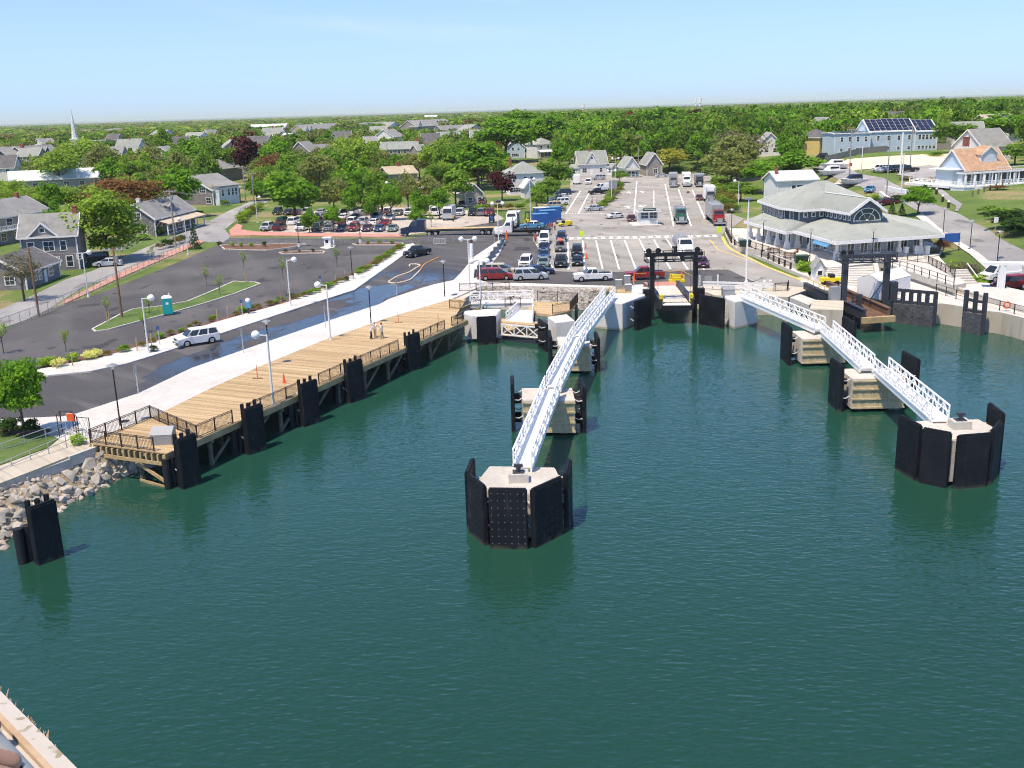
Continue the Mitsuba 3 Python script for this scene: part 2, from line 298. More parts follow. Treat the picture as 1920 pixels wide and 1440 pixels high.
band('car_park', [(-52.13,215.87),(-53.55,263.60),(-49.35,270.95),(-28.27,271.74),(-3.34,253.62),(-0.70,234.90),(-2.49,228.47),(-20.65,207.92)], 2.8, 'asphalt_park', 'pale worn surface of the crowded car park', 'parking lot')
band('street', [(-70.52,101.21),(-79.15,114.52),(-68.99,135.63),(-69.49,147.26),(-70.77,160.56),(-69.96,170.43),(-70.98,189.60),(-71.63,208.82),(-71.69,236.40),(-75.21,277.60),(-76.33,308.11),(-79.93,339.98),(-85.16,371.26),(-86.78,433.58),(-82.86,462.23),(-79.10,440.81),(-80.77,364.25),(-72.02,316.11),(-68.03,275.34),(-66.66,254.10),(-63.54,229.88),(-58.36,214.61),(-58.08,212.69),(-57.33,203.70),(-63.00,208.50),(-64.35,186.73),(-63.59,164.61),(-64.57,151.93),(-61.41,130.75),(-62.37,121.85)], 2.795, 'asphalt_street', 'grey street climbing past the shingled houses', 'street')
band('brick_sidewalk', [(-58.62,215.61),(-61.92,227.35),(-63.60,241.00),(-61.03,235.74),(-59.40,227.73),(-54.81,222.43),(-39.65,215.57),(-21.52,209.07),(-20.86,204.37),(-38.61,209.69),(-53.10,215.17)], 2.93, 'brick_paving', 'red brick sidewalk along the crowded car park', 'sidewalk')
band('brick_sidewalk', [(-62.17,140.06),(-62.77,147.45),(-64.04,165.81),(-64.35,186.73),(-63.55,210.41),(-61.52,206.41),(-61.86,180.04),(-61.82,160.47),(-61.43,144.13),(-61.29,138.30)], 2.90, 'brick_paving', 'red brick strip behind the chain link fence by the street', 'sidewalk')
band('sidewalk', [*WALK_UP, *WALK_LO], 2.94, 'concrete_new', 'pale curving concrete sidewalk between lot and road', 'sidewalk')
band('promenade', [*PROM_OUT, *[(-0.40,193.41),(-1.62,173.15),(-3.96,153.17),(-4.81,148.31),(-3.03,145.11),(3.46,143.01),(14.42,138.79),(14.29,137.51),(-3.75,142.48)], B(58, -8.0), B(45, -9.7), B(32, -10.2), B(20, -9.55), B(12.8, -8.9), B(3.6, -7.5), B(-1, -7.5), *[(-32.26,74.07),(-35.05,77.39),(-37.37,78.31)]], 2.94, 'concrete_new', 'wide white concrete promenade beside the boardwalk', 'sidewalk')
band('sidewalk', [(-56.43,79.46),(-43.29,82.12),(-38.08,82.36),(-37.11,83.19),(-35.50,79.55),(-37.62,78.90),(-42.69,80.86),(-54.82,76.97)], 2.92, 'concrete_new', 'pale sidewalk passing under the round tree', 'sidewalk')
struct('lawn', sheet(Polygon([(-52.35,73.17),(-41.31,77.99),(-38.14,78.10),(-35.96,76.52),(-35.86,74.15),(-37.68,70.43),(-43.63,59.71)]), 2.83), 'lawn', 'bright green lawn beside the ramp', 'lawn')
struct('flower_bed', sheet(Polygon([(-54.82,76.97),(-42.61,80.70),(-39.36,80.38),(-37.40,78.88),(-38.01,77.81),(-41.24,77.85),(-52.35,73.17)]), 2.86), 'mulch', 'brown mulch bed under the round tree', 'flower bed')
# kerbs and planting strips of the empty lot
def kerb(poly, w=0.22, top=2.94):
    p = Polygon(poly); return MB().prism(p.difference(p.buffer(-w)), 2.6, top)
for nm, poly, m, lab in [
    ('planting_island', [(-50.35,119.81),(-49.31,118.14),(-47.98,119.16),(-46.02,123.62),(-44.04,127.72),(-41.25,134.65),(-38.84,142.01),(-37.07,150.35),(-38.18,152.01),(-42.00,153.70),(-42.90,145.80),(-44.14,137.09),(-46.78,134.00),(-49.86,132.60),(-50.32,129.04)], 'lawn', 'long grass island with kerb in the middle of the empty lot'),
    ('planting_island', [(-57.18,201.16),(-54.02,193.28),(-45.10,189.75),(-41.05,193.41),(-38.96,196.89),(-39.82,198.72),(-49.35,199.33)], 'mulch', 'mulched island with small shrubs beside the street corner'),
    ('planting_island', [(-42.13,186.16),(-40.84,183.73),(-33.35,183.50),(-33.43,185.67),(-34.58,186.66),(-40.60,187.27)], 'mulch', 'small mulched island before the white ticket machine'),
    ('planting_island', [(-29.98,195.59),(-28.90,193.74),(-19.53,191.55),(-20.15,194.88),(-27.02,196.51)], 'mulch', 'mulched island by the lamp near the black pickup'),
    ('planting_island', [(-49.19,196.86),(-35.83,193.77),(-33.44,191.66),(-33.45,194.80),(-36.56,197.95)], 'concrete_new', 'white concrete island under the ticket machine')]:
    if 'ticket machine' in lab and 'white concrete' in lab: poly = [(-35.40,191.34),(-33.75,188.69),(-32.48,190.67),(-32.79,193.85),(-34.55,193.47)]
    k = tag(num(nm), lab, 'traffic island', None, 'structure')
    put(k + '__soil', sheet(Polygon(poly).buffer(-0.15), 2.9), m)
    put(k + '__kerb', kerb(poly), 'concrete')
strip = [*[(-48.00,99.80),(-47.93,103.41),(-44.10,105.79),(-40.11,113.66),(-36.55,122.86),(-30.27,136.00),(-25.29,154.65),(-20.48,190.99),(-19.99,190.10)], *[(-24.63,152.99),(-29.62,133.92),(-36.09,121.18),(-39.54,111.91),(-43.21,104.23),(-47.13,99.05)]]
struct('planting_strip', sheet(Polygon(strip).buffer(0), 2.92), 'mulch', 'long mulch strip planted with shrubs beside the pale sidewalk', 'flower bed')
# ---- painted lines
def line(name, a, b, w, m, label, z=2.802, group='painted lane lines of the staging lot'):
    a, b = v2(a), v2(b); d = unit(b - a); n = np.array([-d[1], d[0]]) * w / 2
    k = put(name, MB().prism([a + n, a - n, b - n, b + n], 2.79, z), m); tag(k, label, 'road marking', group, 'structure')
for a, b in [((43.50,342.51), (29.64,238.13)), ((43.43,302.92), (35.81,249.52)), ((50.49,326.84), (34.26,209.79)), ((51.27,306.09), (37.72,208.84)), ((54.43,300.64), (43.21,223.25)), ((22.57,311.14), (13.93,241.65)), ((25.63,312.06), (16.77,240.78))]:
    line('lane_line', a, b, 0.3, 'line_paint', 'white lane line among the waiting trucks', group='lane lines beyond the crosswalk')
for a, b in [((11.31,192.20), (9.27,155.91)), ((14.08,190.72), (11.71,155.43)), ((16.53,190.13), (14.46,154.88)), ((19.30,190.26), (16.95,154.39)), ((21.83,189.65), (19.50,154.15)), ((24.63,189.77), (22.23,154.70)), ((27.24,189.14), (24.64,153.13)), ((29.62,189.77), (27.14,152.37)), ((32.35,189.10), (29.48,151.90)), ((5.30,187.28), (7.10,155.26))]:
    line('lane_line', a, b, 0.26, 'line_paint', 'white lane line below the crosswalk', group='lane lines below the crosswalk')
line('stop_line', (13.81,241.69), (27.94,237.38), 0.25, 'line_paint', 'white stop line before the toll booth island', group=None)
line('stop_line', (28.21,251.97), (30.82,249.73), 0.25, 'line_paint', 'short white line left of the toll booth', group=None)
cw = tag(num('crosswalk'), 'white ladder crosswalk across the staging lot', 'road marking', None, 'structure')
c0, c1 = np.array((11.56,196.32)), np.array((40.44,193.35)); d0 = unit(c1 - c0); n0 = np.array([d0[1], -d0[0]])
Lc = np.linalg.norm(c1 - c0)
for off in (0, 3.0): put(cw + '__edge_line', MB().prism([c0 + n0 * off, c1 + n0 * off, c1 + n0 * (off + .3), c0 + n0 * (off + .3)], 2.79, 2.803), 'line_paint')
for s in np.arange(0.5, Lc - 0.6, 1.5): put(cw + '__bar', MB().prism([c0 + d0 * s + n0 * .32, c0 + d0 * (s + .75) + n0 * .32, c0 + d0 * (s + .75) + n0 * 2.98, c0 + d0 * s + n0 * 2.98], 2.79, 2.802), 'line_paint')
for a, b in [((40.32,190.84), (38.61,179.44)), ((38.61,179.44), (38.12,172.42)), ((38.12,172.42), (39.19,152.11)), ((39.19,152.11), (40.82,138.91))]:
    line('yellow_line', a, b, 0.5, 'yellow_line', 'yellow line along the terminal retaining wall', group='yellow edge line pieces')
for a, b in [((37.11,186.73), (36.00,173.59)), ((36.00,173.59), (37.87,160.32))]:
    line('yellow_line', a, b, 0.22, 'yellow_line', 'thin yellow line inside the staging lot', group='thin yellow line pieces')
for cx, cy in [(1180,361),(1204,361),(1176,388),(1203,387),(1214,386)]:
    pass
for p in [(35.67,297.85), (39.45,298.38), (30.05,254.23), (33.54,254.53), (35.00,255.51)]:
    k = put('arrow_marking', MB().prism([(p[0] - .2, p[1] - 3), (p[0] + .2, p[1] - 3), (p[0] + .2, p[1]), (p[0] + .9, p[1]), (p[0], p[1] + 3), (p[0] - .9, p[1]), (p[0] - .2, p[1])], 2.79, 2.802), 'line_paint')
    tag(k, 'white arrow painted on the lanes behind the toll booth', 'road marking', 'white lane arrows', 'structure')
# ---- hill road draped over the ground
def draped(name, left, right, m, label, cat, lift=0.10, n=60):
    l, r = LineString(left), LineString(right)
    P = []
    for t in np.linspace(0, 1, n):
        a, b = np.array(l.interpolate(t, True).coords[0]), np.array(r.interpolate(t, True).coords[0])
        for s in np.linspace(0, 1, 5): P.append(a * (1 - s) + b * s)
    P = np.array(P); z = terrain(P[:, 0], P[:, 1]) + lift
    i, j = np.meshgrid(np.arange(n - 1), np.arange(4), indexing='ij')
    q = np.stack([i * 5 + j, i * 5 + j + 1, (i + 1) * 5 + j + 1, (i + 1) * 5 + j], -1).reshape(-1, 4)
    v = np.column_stack([P, z])
    e1, e2 = v[q[0, 1]] - v[q[0, 0]], v[q[0, 2]] - v[q[0, 0]]
    if np.cross(e1, e2)[2] < 0: q = q[:, ::-1]
    return struct(name, (v, q), m, label, cat, smooth=True)
HR_R = [*[(70.95,121.29)], *[(74.96,146.42)], *[(79.37,168.76)], *[(82.76,187.02)], *[(85.34,204.77)], *[(90.37,230.71)], *[(94.97,257.62)], *[(94.14,275.03)], *[(98.73,307.47)], *[(96.26,320.56)]]
HR_L = [*[(63.82,118.71)], *[(69.07,144.52)], *[(73.77,171.41)], *[(78.89,194.15)], *[(82.51,213.81)], *[(84.09,231.47)], *[(88.73,278.12)], *[(90.38,298.12)], *[(91.65,313.21)]]
draped('hill_road', HR_L, HR_R, 'asphalt_street', 'grey road running up the hill past the restaurant', 'road')
draped('sidewalk', [*[(65.09,129.86)], *[(67.96,145.43)], *[(72.83,171.73)], *[(76.85,191.79)]], HR_L[1:4], 'concrete_new', 'pale sidewalk between the hill road and the terminal', 'sidewalk', 0.16, 40)
draped('footpath', [*[(104.87,257.26)], *[(97.58,236.89)], *[(89.15,208.51)], *[(86.38,196.16)], *[(83.76,190.69)]], [*[(106.70,258.48)], *[(99.23,237.91)], *[(91.53,211.55)], *[(88.21,197.78)], *[(83.89,189.63)]], 'asphalt_street', 'narrow grey path curving down the grass slope', 'path', 0.14, 40)
draped('restaurant_lot', [*[(99.78,263.31)], *[(108.00,277.75)], *[(114.87,282.41)]], [*[(102.33,247.79)], *[(109.95,258.37)], *[(119.49,274.47)]], 'asphalt_street', 'asphalt lot beside the restaurant deck', 'parking lot', 0.12, 30)
draped('sand_lot', [*[(89.21,284.35)], *[(100.50,310.48)], *[(108.58,327.82)]], [*[(119.78,278.40)], *[(130.50,301.87)], *[(142.39,327.82)]], 'sand', 'pale bare sand lot in front of the blue building', 'lot', 0.12, 40)
# ---------------------------------------------------------------- waterfront
NEAR_WATER[0] = True
def fender_panel(par, a, b, z0, z1, m='black_fender', thick=0.34, bolts=True, side=1, bm='dark_steel'):
    """Upright fender panel whose water face runs from a to b; the face looks to the right of a->b when side is 1."""
    a, b = v2(a), v2(b); d = unit(b - a); n = np.array([d[1], -d[0]]) * side
    L = np.linalg.norm(b - a); c = 0.06
    mb = MB()
    prof = [(0, -thick), (L, -thick), (L, -c), (L - c, 0), (c, 0), (0, -c)]
    P = Polygon([tuple(a + d * s + n * t) for s, t in prof])
    mb.prism(P, z0, z1 - .12)
    P2 = Polygon([tuple(a + d * s + n * t) for s, t in [(c, -thick + c), (L - c, -thick + c), (L - c, -.10), (c, -.10)]])
    mb.prism(P2, z1 - .12, z1)
    k = put(par + '__fender_panel' if par else 'fender_panel', mb, m)
    if bolts:
        bb = MB()
        for s in np.linspace(0.18, L - .18, 6):
            for z in np.arange(z0 + .3, z1 - .15, .48):
                p = a + d * s + n * -.02
                bb.beam((*p, z), (*(p + n * .045), z), 0.042)
        stuffpart(put(k + '__bolts', bb, bm))
    for s in (L * .3, L * .7):
        for z in (0.9, 2.6):
            p = a + d * s - n * thick; put(k + '__buffer', MB().tube((*p, z), (*(p - n * .55), z), 0.28, n=10), 'rubber')
    ch = MB()
    for s, t in ((.1, .35), (L - .1, L - .35)):
        for z in (1.3, 2.9): ch.path([(*(a + d * s - n * thick), z), (*(a + d * t - n * (thick + .35)), z - .12), (*(a + d * t - n * (thick + .7)), z + .1)], 0.045, 5)
    put(k + '__chain', ch, 'zinc_white')
    return k
x0_ = lambda c: c[0][0]
def dolphin(label, cap, z0, z1, panels, m='concrete', ped=None):
    k = thing('mooring_dolphin', label, 'mooring dolphin')
    pc = Polygon(cap).buffer(0)
    put(k + '__cap', MB().prism(pc, z0, z1 - .08).prism(pc.buffer(-.07, join_style=2), z1 - .08, z1), m)
    pl = MB()
    cx, cy = pc.centroid.coords[0]
    for dx, dy in ((-1, -1), (1, -1), (-1, 1), (1, 1)): pl.tube((cx + dx, cy + dy, -3), (cx + dx, cy + dy, z0 + .01), .38, n=10)
    put(k + '__pile', pl, 'pile')
    for i, (a, b, zt) in enumerate(panels): fender_panel(k, a, b, -0.4, zt, bm='galvanised' if i == 0 and x0_(cap) < 0 else 'dark_steel')
    if ped is not None:
        x, y = ped
        put(k + '__pedestal', MB().box(x - .65, x + .65, y - .5, y + .6, z1 - .002, z1 + .6), m)
        bo = MB().box(x - .38, x + .38, y - .3, y + .35, z1 + .6, z1 + .66).tube((x, y, z1 + .66), (x, y, z1 + 1.05), .13, .17).box(x - .3, x + .3, y - .12, y + .12, z1 + .98, z1 + 1.16)
        put(k + '__bollard', bo, 'dark_steel')
    return k
dolphin('foremost mooring dolphin in the centre, five black fender panels round a hexagonal concrete cap', [(-1.75, 65.7), (2.75, 65.0), (3.0, 62.9), (1.0, 60.2), (-1.3, 60.5), (-2.6, 62.4)], 0.3, 3.3,
    [((-1.7, 59.35), (.70, 59.05), 4.05), ((1.17, 59.15), (3.1, 61.3), 4.0), ((3.45, 61.7), (3.9, 64.6), 4.05), ((-3.15, 62.1), (-2.1, 59.8), 4.1), ((-3.0, 65.2), (-3.3, 62.5), 4.1)], ped=(0.25, 62.6))
dolphin('rightmost mooring dolphin in the harbour with black fender panels and a pale concrete cap', [(29.9, 72.4), (34.9, 72.4), (35.1, 70.3), (33.3, 68.2), (30.95, 67.75), (29.7, 70.2)], 0.3, 3.45,
    [((28.5, 71.6), (28.95, 68.9), 4.25), ((29.1, 68.6), (30.55, 67.25), 4.15), ((31.08, 67.0), (33.5, 67.35), 4.0), ((33.85, 67.6), (35.35, 69.6), 4.2), ((35.9, 70.4), (36.2, 73.2), 4.5)], ped=(32.6, 70.4))
def crib(label, x0, x1, y0, y1, z1, sk, panels):
    """Box pier faced with timber: vertical boards between horizontal wales."""
    k = thing('mooring_dolphin', label, 'mooring dolphin')
    f = lambda x, y: (x, y + sk * (x - x0))
    put(k + '__cap', MB().prism([f(x0, y0), f(x1, y0), f(x1, y1), f(x0, y1)], 0.28, z1), 'concrete')
    pl = MB()
    for s in (.2, .8):
        for t in (.2, .8): pl.tube((*f(x0 + (x1 - x0) * s, y0 + (y1 - y0) * t), -3), (*f(x0 + (x1 - x0) * s, y0 + (y1 - y0) * t), .29), .35, n=10)
    put(k + '__pile', pl, 'pile')
    bd, n = MB(), int((x1 - x0) / .24)
    for i in range(n):
        a, b = x0 + .03 + i * .24, x0 + .03 + i * .24 + .225
        o = .07 + .014 * ((i * 7) % 3)
        p, q = f(a, y0), f(b, y0)
        bd.prism([(p[0], p[1] - o), (q[0], q[1] - o), q, p], 0.25, z1 - .12)
    stuffpart(put(k + '__board', bd, 'cladding'))
    for z in (0.32, 1.12, 2.02, z1 - .24):
        p, q = f(x0 - .02, y0), f(x1 + .02, y0)
        put(k + '__wale', MB().prism([(p[0], p[1] - .22), (q[0], q[1] - .22), (q[0], q[1] - .112), (p[0], p[1] - .112)], z, z + .15), 'cladding')
    for a, b, zt in panels: fender_panel(k, a, b, -0.4, zt, bolts=False)
    return k
crib('timber faced pier block between two fender walls, second along the middle walkway', 0.85, 5.25, 82.3, 86.3, 3.1, -0.10, [((-0.15, 86.4), (-0.15, 83.2), 4.3), ((6.25, 82.3), (6.25, 85.6), 4.1)])
crib('timber faced pier block nearest the white concrete abutment on the middle walkway', 5.0, 8.35, 102.9, 107.2, 3.0, -0.10, [((4.0, 106.8), (4.0, 103.2), 3.9), ((9.3, 102.9), (9.3, 106.4), 3.7)])
crib('timber faced pier block on the right walkway beside the rightmost dolphin', 30.1, 34.7, 86.3, 90.0, 3.0, -0.03, [((28.95, 89.3), (28.95, 86.2), 4.3), ((36.4, 87.2), (36.4, 90.8), 4.4)])
crib('timber faced pier block on the right walkway nearest the old slip', 30.4, 34.9, 102.9, 107.0, 2.9, 0.0, [((29.1, 106.6), (29.1, 103.3), 4.1), ((36.3, 103.8), (36.3, 107.6), 4.3)])

def truss_rail(mb, p, q, h, n, r=0.045, mid=True):
    p, q = np.array(p, float), np.array(q, float)
    at = lambda t, z: tuple(p + (q - p) * t + [0, 0, z])
    mb.beam(at(0, h), at(1, h), .11).beam(at(0, .06), at(1, .06), .14)
    if mid: mb.beam(at(0, h * .55), at(1, h * .55), .08)
    for i in range(n + 1): mb.beam(at(i / n, 0), at(i / n, h), .085)
    for i in range(n):
        a, b = (0.06, h) if i % 2 else (h, 0.06)
        mb.beam(at(i / n, a), at((i + 1) / n, b), .075)
def walkway(label, p, q, w=1.25, h=1.15, name='walkway', cat='walkway'):
    k = thing(name, label, cat)
    p, q = np.array(p, float), np.array(q, float)
    d = unit((q - p)[:2]); n = np.array([-d[1], d[0], 0]) * w / 2
    L = np.linalg.norm(q - p)
    put(k + '__deck', MB().beam(p + [0, 0, -.06], q + [0, 0, -.06], w, .12), 'white_paint')
    bm = MB()
    for s in (-1, 1): bm.beam(p + n * s * .9 + [0, 0, -.3], q + n * s * .9 + [0, 0, -.3], .12, .36)
    for t in np.linspace(0.02, .98, int(L / 1.5)): bm.beam(p + (q - p) * t - n * .9 + [0, 0, -.3], p + (q - p) * t + n * .9 + [0, 0, -.3], .10, .2)
    put(k + '__girder', bm, 'white_paint')
    for s in (-1, 1):
        mb = MB(); truss_rail(mb, p + n * s, q + n * s, h, int(L / 1.15)); put(k + '__rail', mb, 'white_paint')
    return k
walkway('white truss walkway in front, from the foremost dolphin to the timber pier block', (0.55,64.17,3.75), (3.44,83.23,3.75))
walkway('white truss walkway between the two timber pier blocks of the middle row', (3.62,84.25,3.75), (7.16,103.35,3.75))
walkway('white truss walkway climbing to the white concrete abutment', (7.36,104.59,3.70), (12.78,126.94,3.70))
walkway('white truss walkway from the right abutment over the water to the first timber block', (29.12,123.51,3.75), (32.68,104.66,3.60))
walkway('white truss walkway between the two timber blocks on the right', (32.91,103.02,3.60), (31.87,87.95,3.60))
walkway('white truss walkway on the right ending at the rightmost dolphin', (32.77,86.88,3.60), (31.62,71.59,3.70))
# ---- fenders of the boardwalk and the lone one
def fender_dolphin(label, a, b, zt):
    k = thing('fender_pile', label, 'fender')
    fender_panel(k, a, b, -0.5, zt, bolts=False)
    a, b = v2(a), v2(b); d = unit(b - a); n = np.array([d[1], -d[0]]); L = np.linalg.norm(b - a)
    for s in (.15, .5, .85):
        p = a + d * L * s - n * .62
        put(k + '__post', MB().box(p[0] - .12, p[0] + .12, p[1] - .14, p[1] + .14, -2, zt + (.30 if s != .5 else .2)), 'black_fender')
    for s in (-.12, .22):
        p = a + d * L * s - n * 1.35
        put(k + '__pile', MB().tube((*p, -3), (*p, 2.35), .30, n=12), 'black_pile')
    return k
fender_dolphin('lone black fender standing in the water before the rocks', (-30.09,58.73), (-29.05,60.23), 3.9)
for (p, q), lab in zip([((345,919),(379,904)), ((468,854),(501,840)), ((572,801),(602,789)), ((657,757),(685,745)), ((768,698),(791,689))],
                      ['nearest to the railed corner', 'second from the near end', 'third from the near end', 'fourth from the near end', 'farthest along']): pass
FD = [((-24.85,71.55), (-23.95,73.17), 'black fender wall at the near railed corner of the boardwalk'), ((-21.77,79.18), (-20.73,81.00), 'black fender wall on the boardwalk, second from the near end'), ((-18.60,86.58), (-17.49,88.40), 'black fender wall in the middle of the boardwalk'),
      ((-15.60,93.77), (-14.44,95.89), 'black fender wall on the boardwalk, fourth from the near end'), ((-10.94,105.35), (-9.78,107.31), 'farthest black fender wall of the boardwalk')]
for a, b, lab in FD: fender_dolphin(lab, a, b, 3.95)

NEAR_WATER[0] = False
# ---- boardwalk
bw = thing('boardwalk', 'long timber boardwalk of tan planks on piles over the water', 'boardwalk')
DI = lambda t: float(np.interp(t, [-4, 3.6, 12.8, 20, 32, 45, 58], [-7.4, -7.6, -9.0, -9.65, -10.3, -9.8, -8.1]))
pk = MB(); t = -3.9
while t < 47.0:
    a0, e = DI(t), 0.02 * ((int(t * 97) % 5) - 2)
    z = 3.0 + .006 * ((int(t * 131)) % 3)
    pk.prism([B(t, a0), B(t + .192, a0), B(t + .192, .25 + e), B(t, .25 + e)], 2.93, z); t += .21
while t < 59.0:
    pk.prism([B(t, DI(t)), B(t + .192, DI(t)), B(t + .192, -1.6 - (t - 47) * .35), B(t, -1.6 - (t - 47) * .35)], 2.93, 3.0 + .006 * ((int(t * 131)) % 3)); t += .21
stuffpart(put(bw + '__plank', pk, 'decking'))
for p in (.22, -1.8, -4.0, -6.0): put(bw + '__stringer', MB().frame_box(BO, BT, BN, -3.8, 47 if p > 0 else 58, p - .16, p, 2.52, 2.93), 'timber')
put(bw + '__fascia', MB().frame_box(BO, BT, BN, -4.02, 47.1, .26, .36, 2.45, 2.98), 'timber')
put(bw + '__fascia', MB().frame_box(BO, BT, BN, -4.02, -3.92, -7.4, .26, 2.05, 2.32), 'timber')
for q in np.linspace(-7.2, .05, 14): put(bw + '__joist_end', MB().frame_box(BO, BT, BN, -4.0, -3.2, q, q + .16, 2.32, 2.86), 'timber')
for t in np.arange(-3.4, 47, 4.6):
    put(bw + '__bent_cap', MB().frame_box(BO, BT, BN, t, t + .35, -6.5, .2, 2.12, 2.52), 'pile')
    for p in (-.1, -2.9): put(bw + '__pile', MB().tube((*B(t + .17, p), -3), (*B(t + .17, p), 2.12), .19, n=9), 'pile')
    put(bw + '__brace', MB().beam((*B(t + .3, -.15), .35), (*B(t + 3.6, -.15), 2.4), .14, .24), 'pile')
put(bw + '__brace', MB().beam((*B(-3.6, -3.0), 1.9), (*B(-3.9, .1), .7), .12, .26).beam((*B(-3.6, -2.8), .45), (*B(-3.9, .1), .3), .1, .2), 'timber')

def fence(label, pts, h=1.07, m='bronze_metal', sp=2.4, name='railing', cat='railing', pickets=True, z=None, post=.09, pw=.022, pg=.14, group=None, mesh_infill=None, rails=(1.0, .9, .1)):
    k = thing(name, label, cat, group)
    P = [np.array([*p, z if z is not None else 0], float) if len(p) == 2 else np.array(p, float) for p in pts]
    if z is None and len(pts[0]) == 2: P = [np.array([p[0], p[1], gz(p[0], p[1])]) for p in P]
    rl, pc = MB(), MB()
    for i, (a, b) in enumerate(zip(P[:-1], P[1:])):
        L = np.linalg.norm(b - a); n = max(1, round(L / sp))
        for j in range(n + (1 if i == len(P) - 2 else 0)):
            p = a + (b - a) * j / n
            put(k + '__post', MB().box(p[0] - post / 2, p[0] + post / 2, p[1] - post / 2, p[1] + post / 2, p[2] - .05, p[2] + h + .04), m)
        for f in rails: rl.beam(a + [0, 0, h * f], b + [0, 0, h * f], .05, .045)
        if pickets:
            for s in np.arange(.1, L - .05, pg):
                p = a + (b - a) * s / L; pc.beam(p + [0, 0, h * .1], p + [0, 0, h * .92], pw)
    put(k + '__rail', rl, m)
    if pickets: stuffpart(put(k + '__picket', pc, m))
    return k
Z3 = 3.0
fence('dark railing round the fenced near end of the boardwalk', [B(3.0, -7.45), B(-3.75, -7.2), B(-3.75, -.9)], z=Z3, sp=1.75)
fence('dark railing crossing the boardwalk between its near bay and the long deck', [B(3.0, -7.45), B(-.2, .15)], z=Z3, sp=1.75)
for a, b, lab in [(-.2, 4.1, 'between the first two fenders'), (6.0, 13.2, 'beside the second and third fenders'), (16.4, 31.0, 'running past the fourth fender'), (33.2, 41.5, 'at the farthest fender'), (43.3, 46.2, 'short and last, by the white concrete block')]:
    fence(f'dark railing on the boardwalk edge, {lab}', [B(a, .12), B(b, .12)], z=Z3, sp=1.75)
fence('dark railing at the top of the grey riprap by the slip', [(-6.82,138.21),(0.02,138.30)], z=2.95, sp=2.2)
fence('dark railing on the far deck beside the white gangway', [*[(-7.56,125.57),(-4.82,123.73),(-3.66,125.31)]], z=3.0, sp=2.2)

# ---- small concrete blocks and the passenger slip
NEAR_WATER[0] = True
def block(label, poly, z0, z1, fend, name='pier_block', m='concrete_white'):
    k = thing(name, label, 'concrete block'); p = Polygon(poly)
    put(k + '__block', MB().prism(p, z0, z1 - .06).prism(p.buffer(-.06, join_style=2), z1 - .06, z1), m)
    for a, b, zt in fend: fender_panel(k, a, b, -.4, zt, bolts=False)
    return k
block('white concrete block with a black fender at the far end of the boardwalk', [*[(-5.56,121.04),(-4.52,119.11),(-1.70,119.01)], *[(-1.10,123.15),(-2.62,123.39),(-5.55,122.47)]], .4, 3.2, [((-3.91,117.18), (-1.63,117.72), 3.4)])
block('white concrete block right of the passenger slip, fender on its left', [*[(4.48,118.27),(6.84,119.54),(7.53,115.60),(5.26,114.71)]], .4, 3.0, [((4.32,112.81), (3.52,116.18), 3.3)])
AL = [(10.57,125.15), (13.90,123.07), (17.23,128.17), (17.73,129.50), (13.50,130.63)]
block('big white concrete abutment left of the ferry slip', AL, -.6, 3.4, [((15.55,122.52), (17.87,125.40), 3.75)], 'abutment')
AR = [(27.09,124.05), (27.59,122.05), (31.07,124.77), (31.17,125.67), (27.31,129.04)]
ka = block('big white concrete abutment right of the ferry slip', AR, -.6, 3.4, [((23.76,125.52), (26.18,122.26), 3.8)], 'abutment')
bx = thing('equipment_cabinet', 'grey metal cabinet with a rounded lid on the right abutment', 'cabinet'); x, y = (27.73,126.84)
put(bx + '__case', MB().box(x - .75, x + .75, y - .5, y + .5, 3.4, 4.1), 'grey_steel')
put(bx + '__lid', MB().prism([(x - .8, y - .55), (x + .8, y - .55), (x + .8, y + .55), (x - .8, y + .55)], 4.1, 4.2).hull([(x + a, y + b, z) for a in (-.78, .78) for b, z in ((-.5, 4.2), (.5, 4.2), (-.25, 4.5), (.25, 4.5))]), 'grey_steel')
# floating passenger ramp between the blocks
fl = thing('floating_pontoon', 'floating pontoon with a white cross-braced rail and brown deck in the passenger slip', 'pontoon')
pf = [(-1.12,119.68), (3.48,116.72), (3.97,126.28), (-1.12,127.73)]
put(fl + '__hull', MB().prism(pf, -.5, .55), 'dark_steel'); put(fl + '__deck', MB().prism(Polygon(pf).buffer(-.1), .55, .7), 'timber')
a, b = np.array([*(-1.06,119.37), .7]), np.array([*(3.42,116.73), .7])
mb = MB(); mb.beam(a + [0, 0, .1], b + [0, 0, .1], .14).beam(a + [0, 0, 1.35], b + [0, 0, 1.35], .14)
for i in range(4):
    p, q = a + (b - a) * i / 3, a + (b - a) * min(i + 1, 3) / 3
    mb.beam(p, p + [0, 0, 1.4], .14)
    if i < 3: mb.beam(p + [0, 0, .1], q + [0, 0, 1.35], .1).beam(p + [0, 0, 1.35], q + [0, 0, .1], .1)
put(fl + '__rail', mb, 'white_paint')
c = np.array([0, 2.6, 0])
put(fl + '__upper_deck', MB().prism([tuple((a + [0, .3, 0])[:2]), tuple((b + [0, .3, 0])[:2]), tuple((b + c)[:2]), tuple((a + c)[:2])], 2.1, 2.22), 'decking')
mb = MB()
for p in (a + [.1, .4, 0], b + [-.1, .4, 0], a + c * .9, b + c * .9): mb.beam(p, (*p[:2], 2.1), .14)
put(fl + '__post', mb, 'white_paint')
NEAR_WATER[0] = False
wr = thing('boarding_ramp', 'white boarding ramp panel tilted above the pontoon', 'ramp')
r0, r1, r2, r3 = np.array([*(-0.47,119.25), 2.5]), np.array([*(2.61,117.53), 2.5]), np.array([*(2.88,122.35), 2.95]), np.array([*(1.06,123.32), 2.95])
mb = MB()
for dz in (0, -.16): mb.quad(*(p + [0, 0, dz] for p in (r0, r1, r2, r3)))
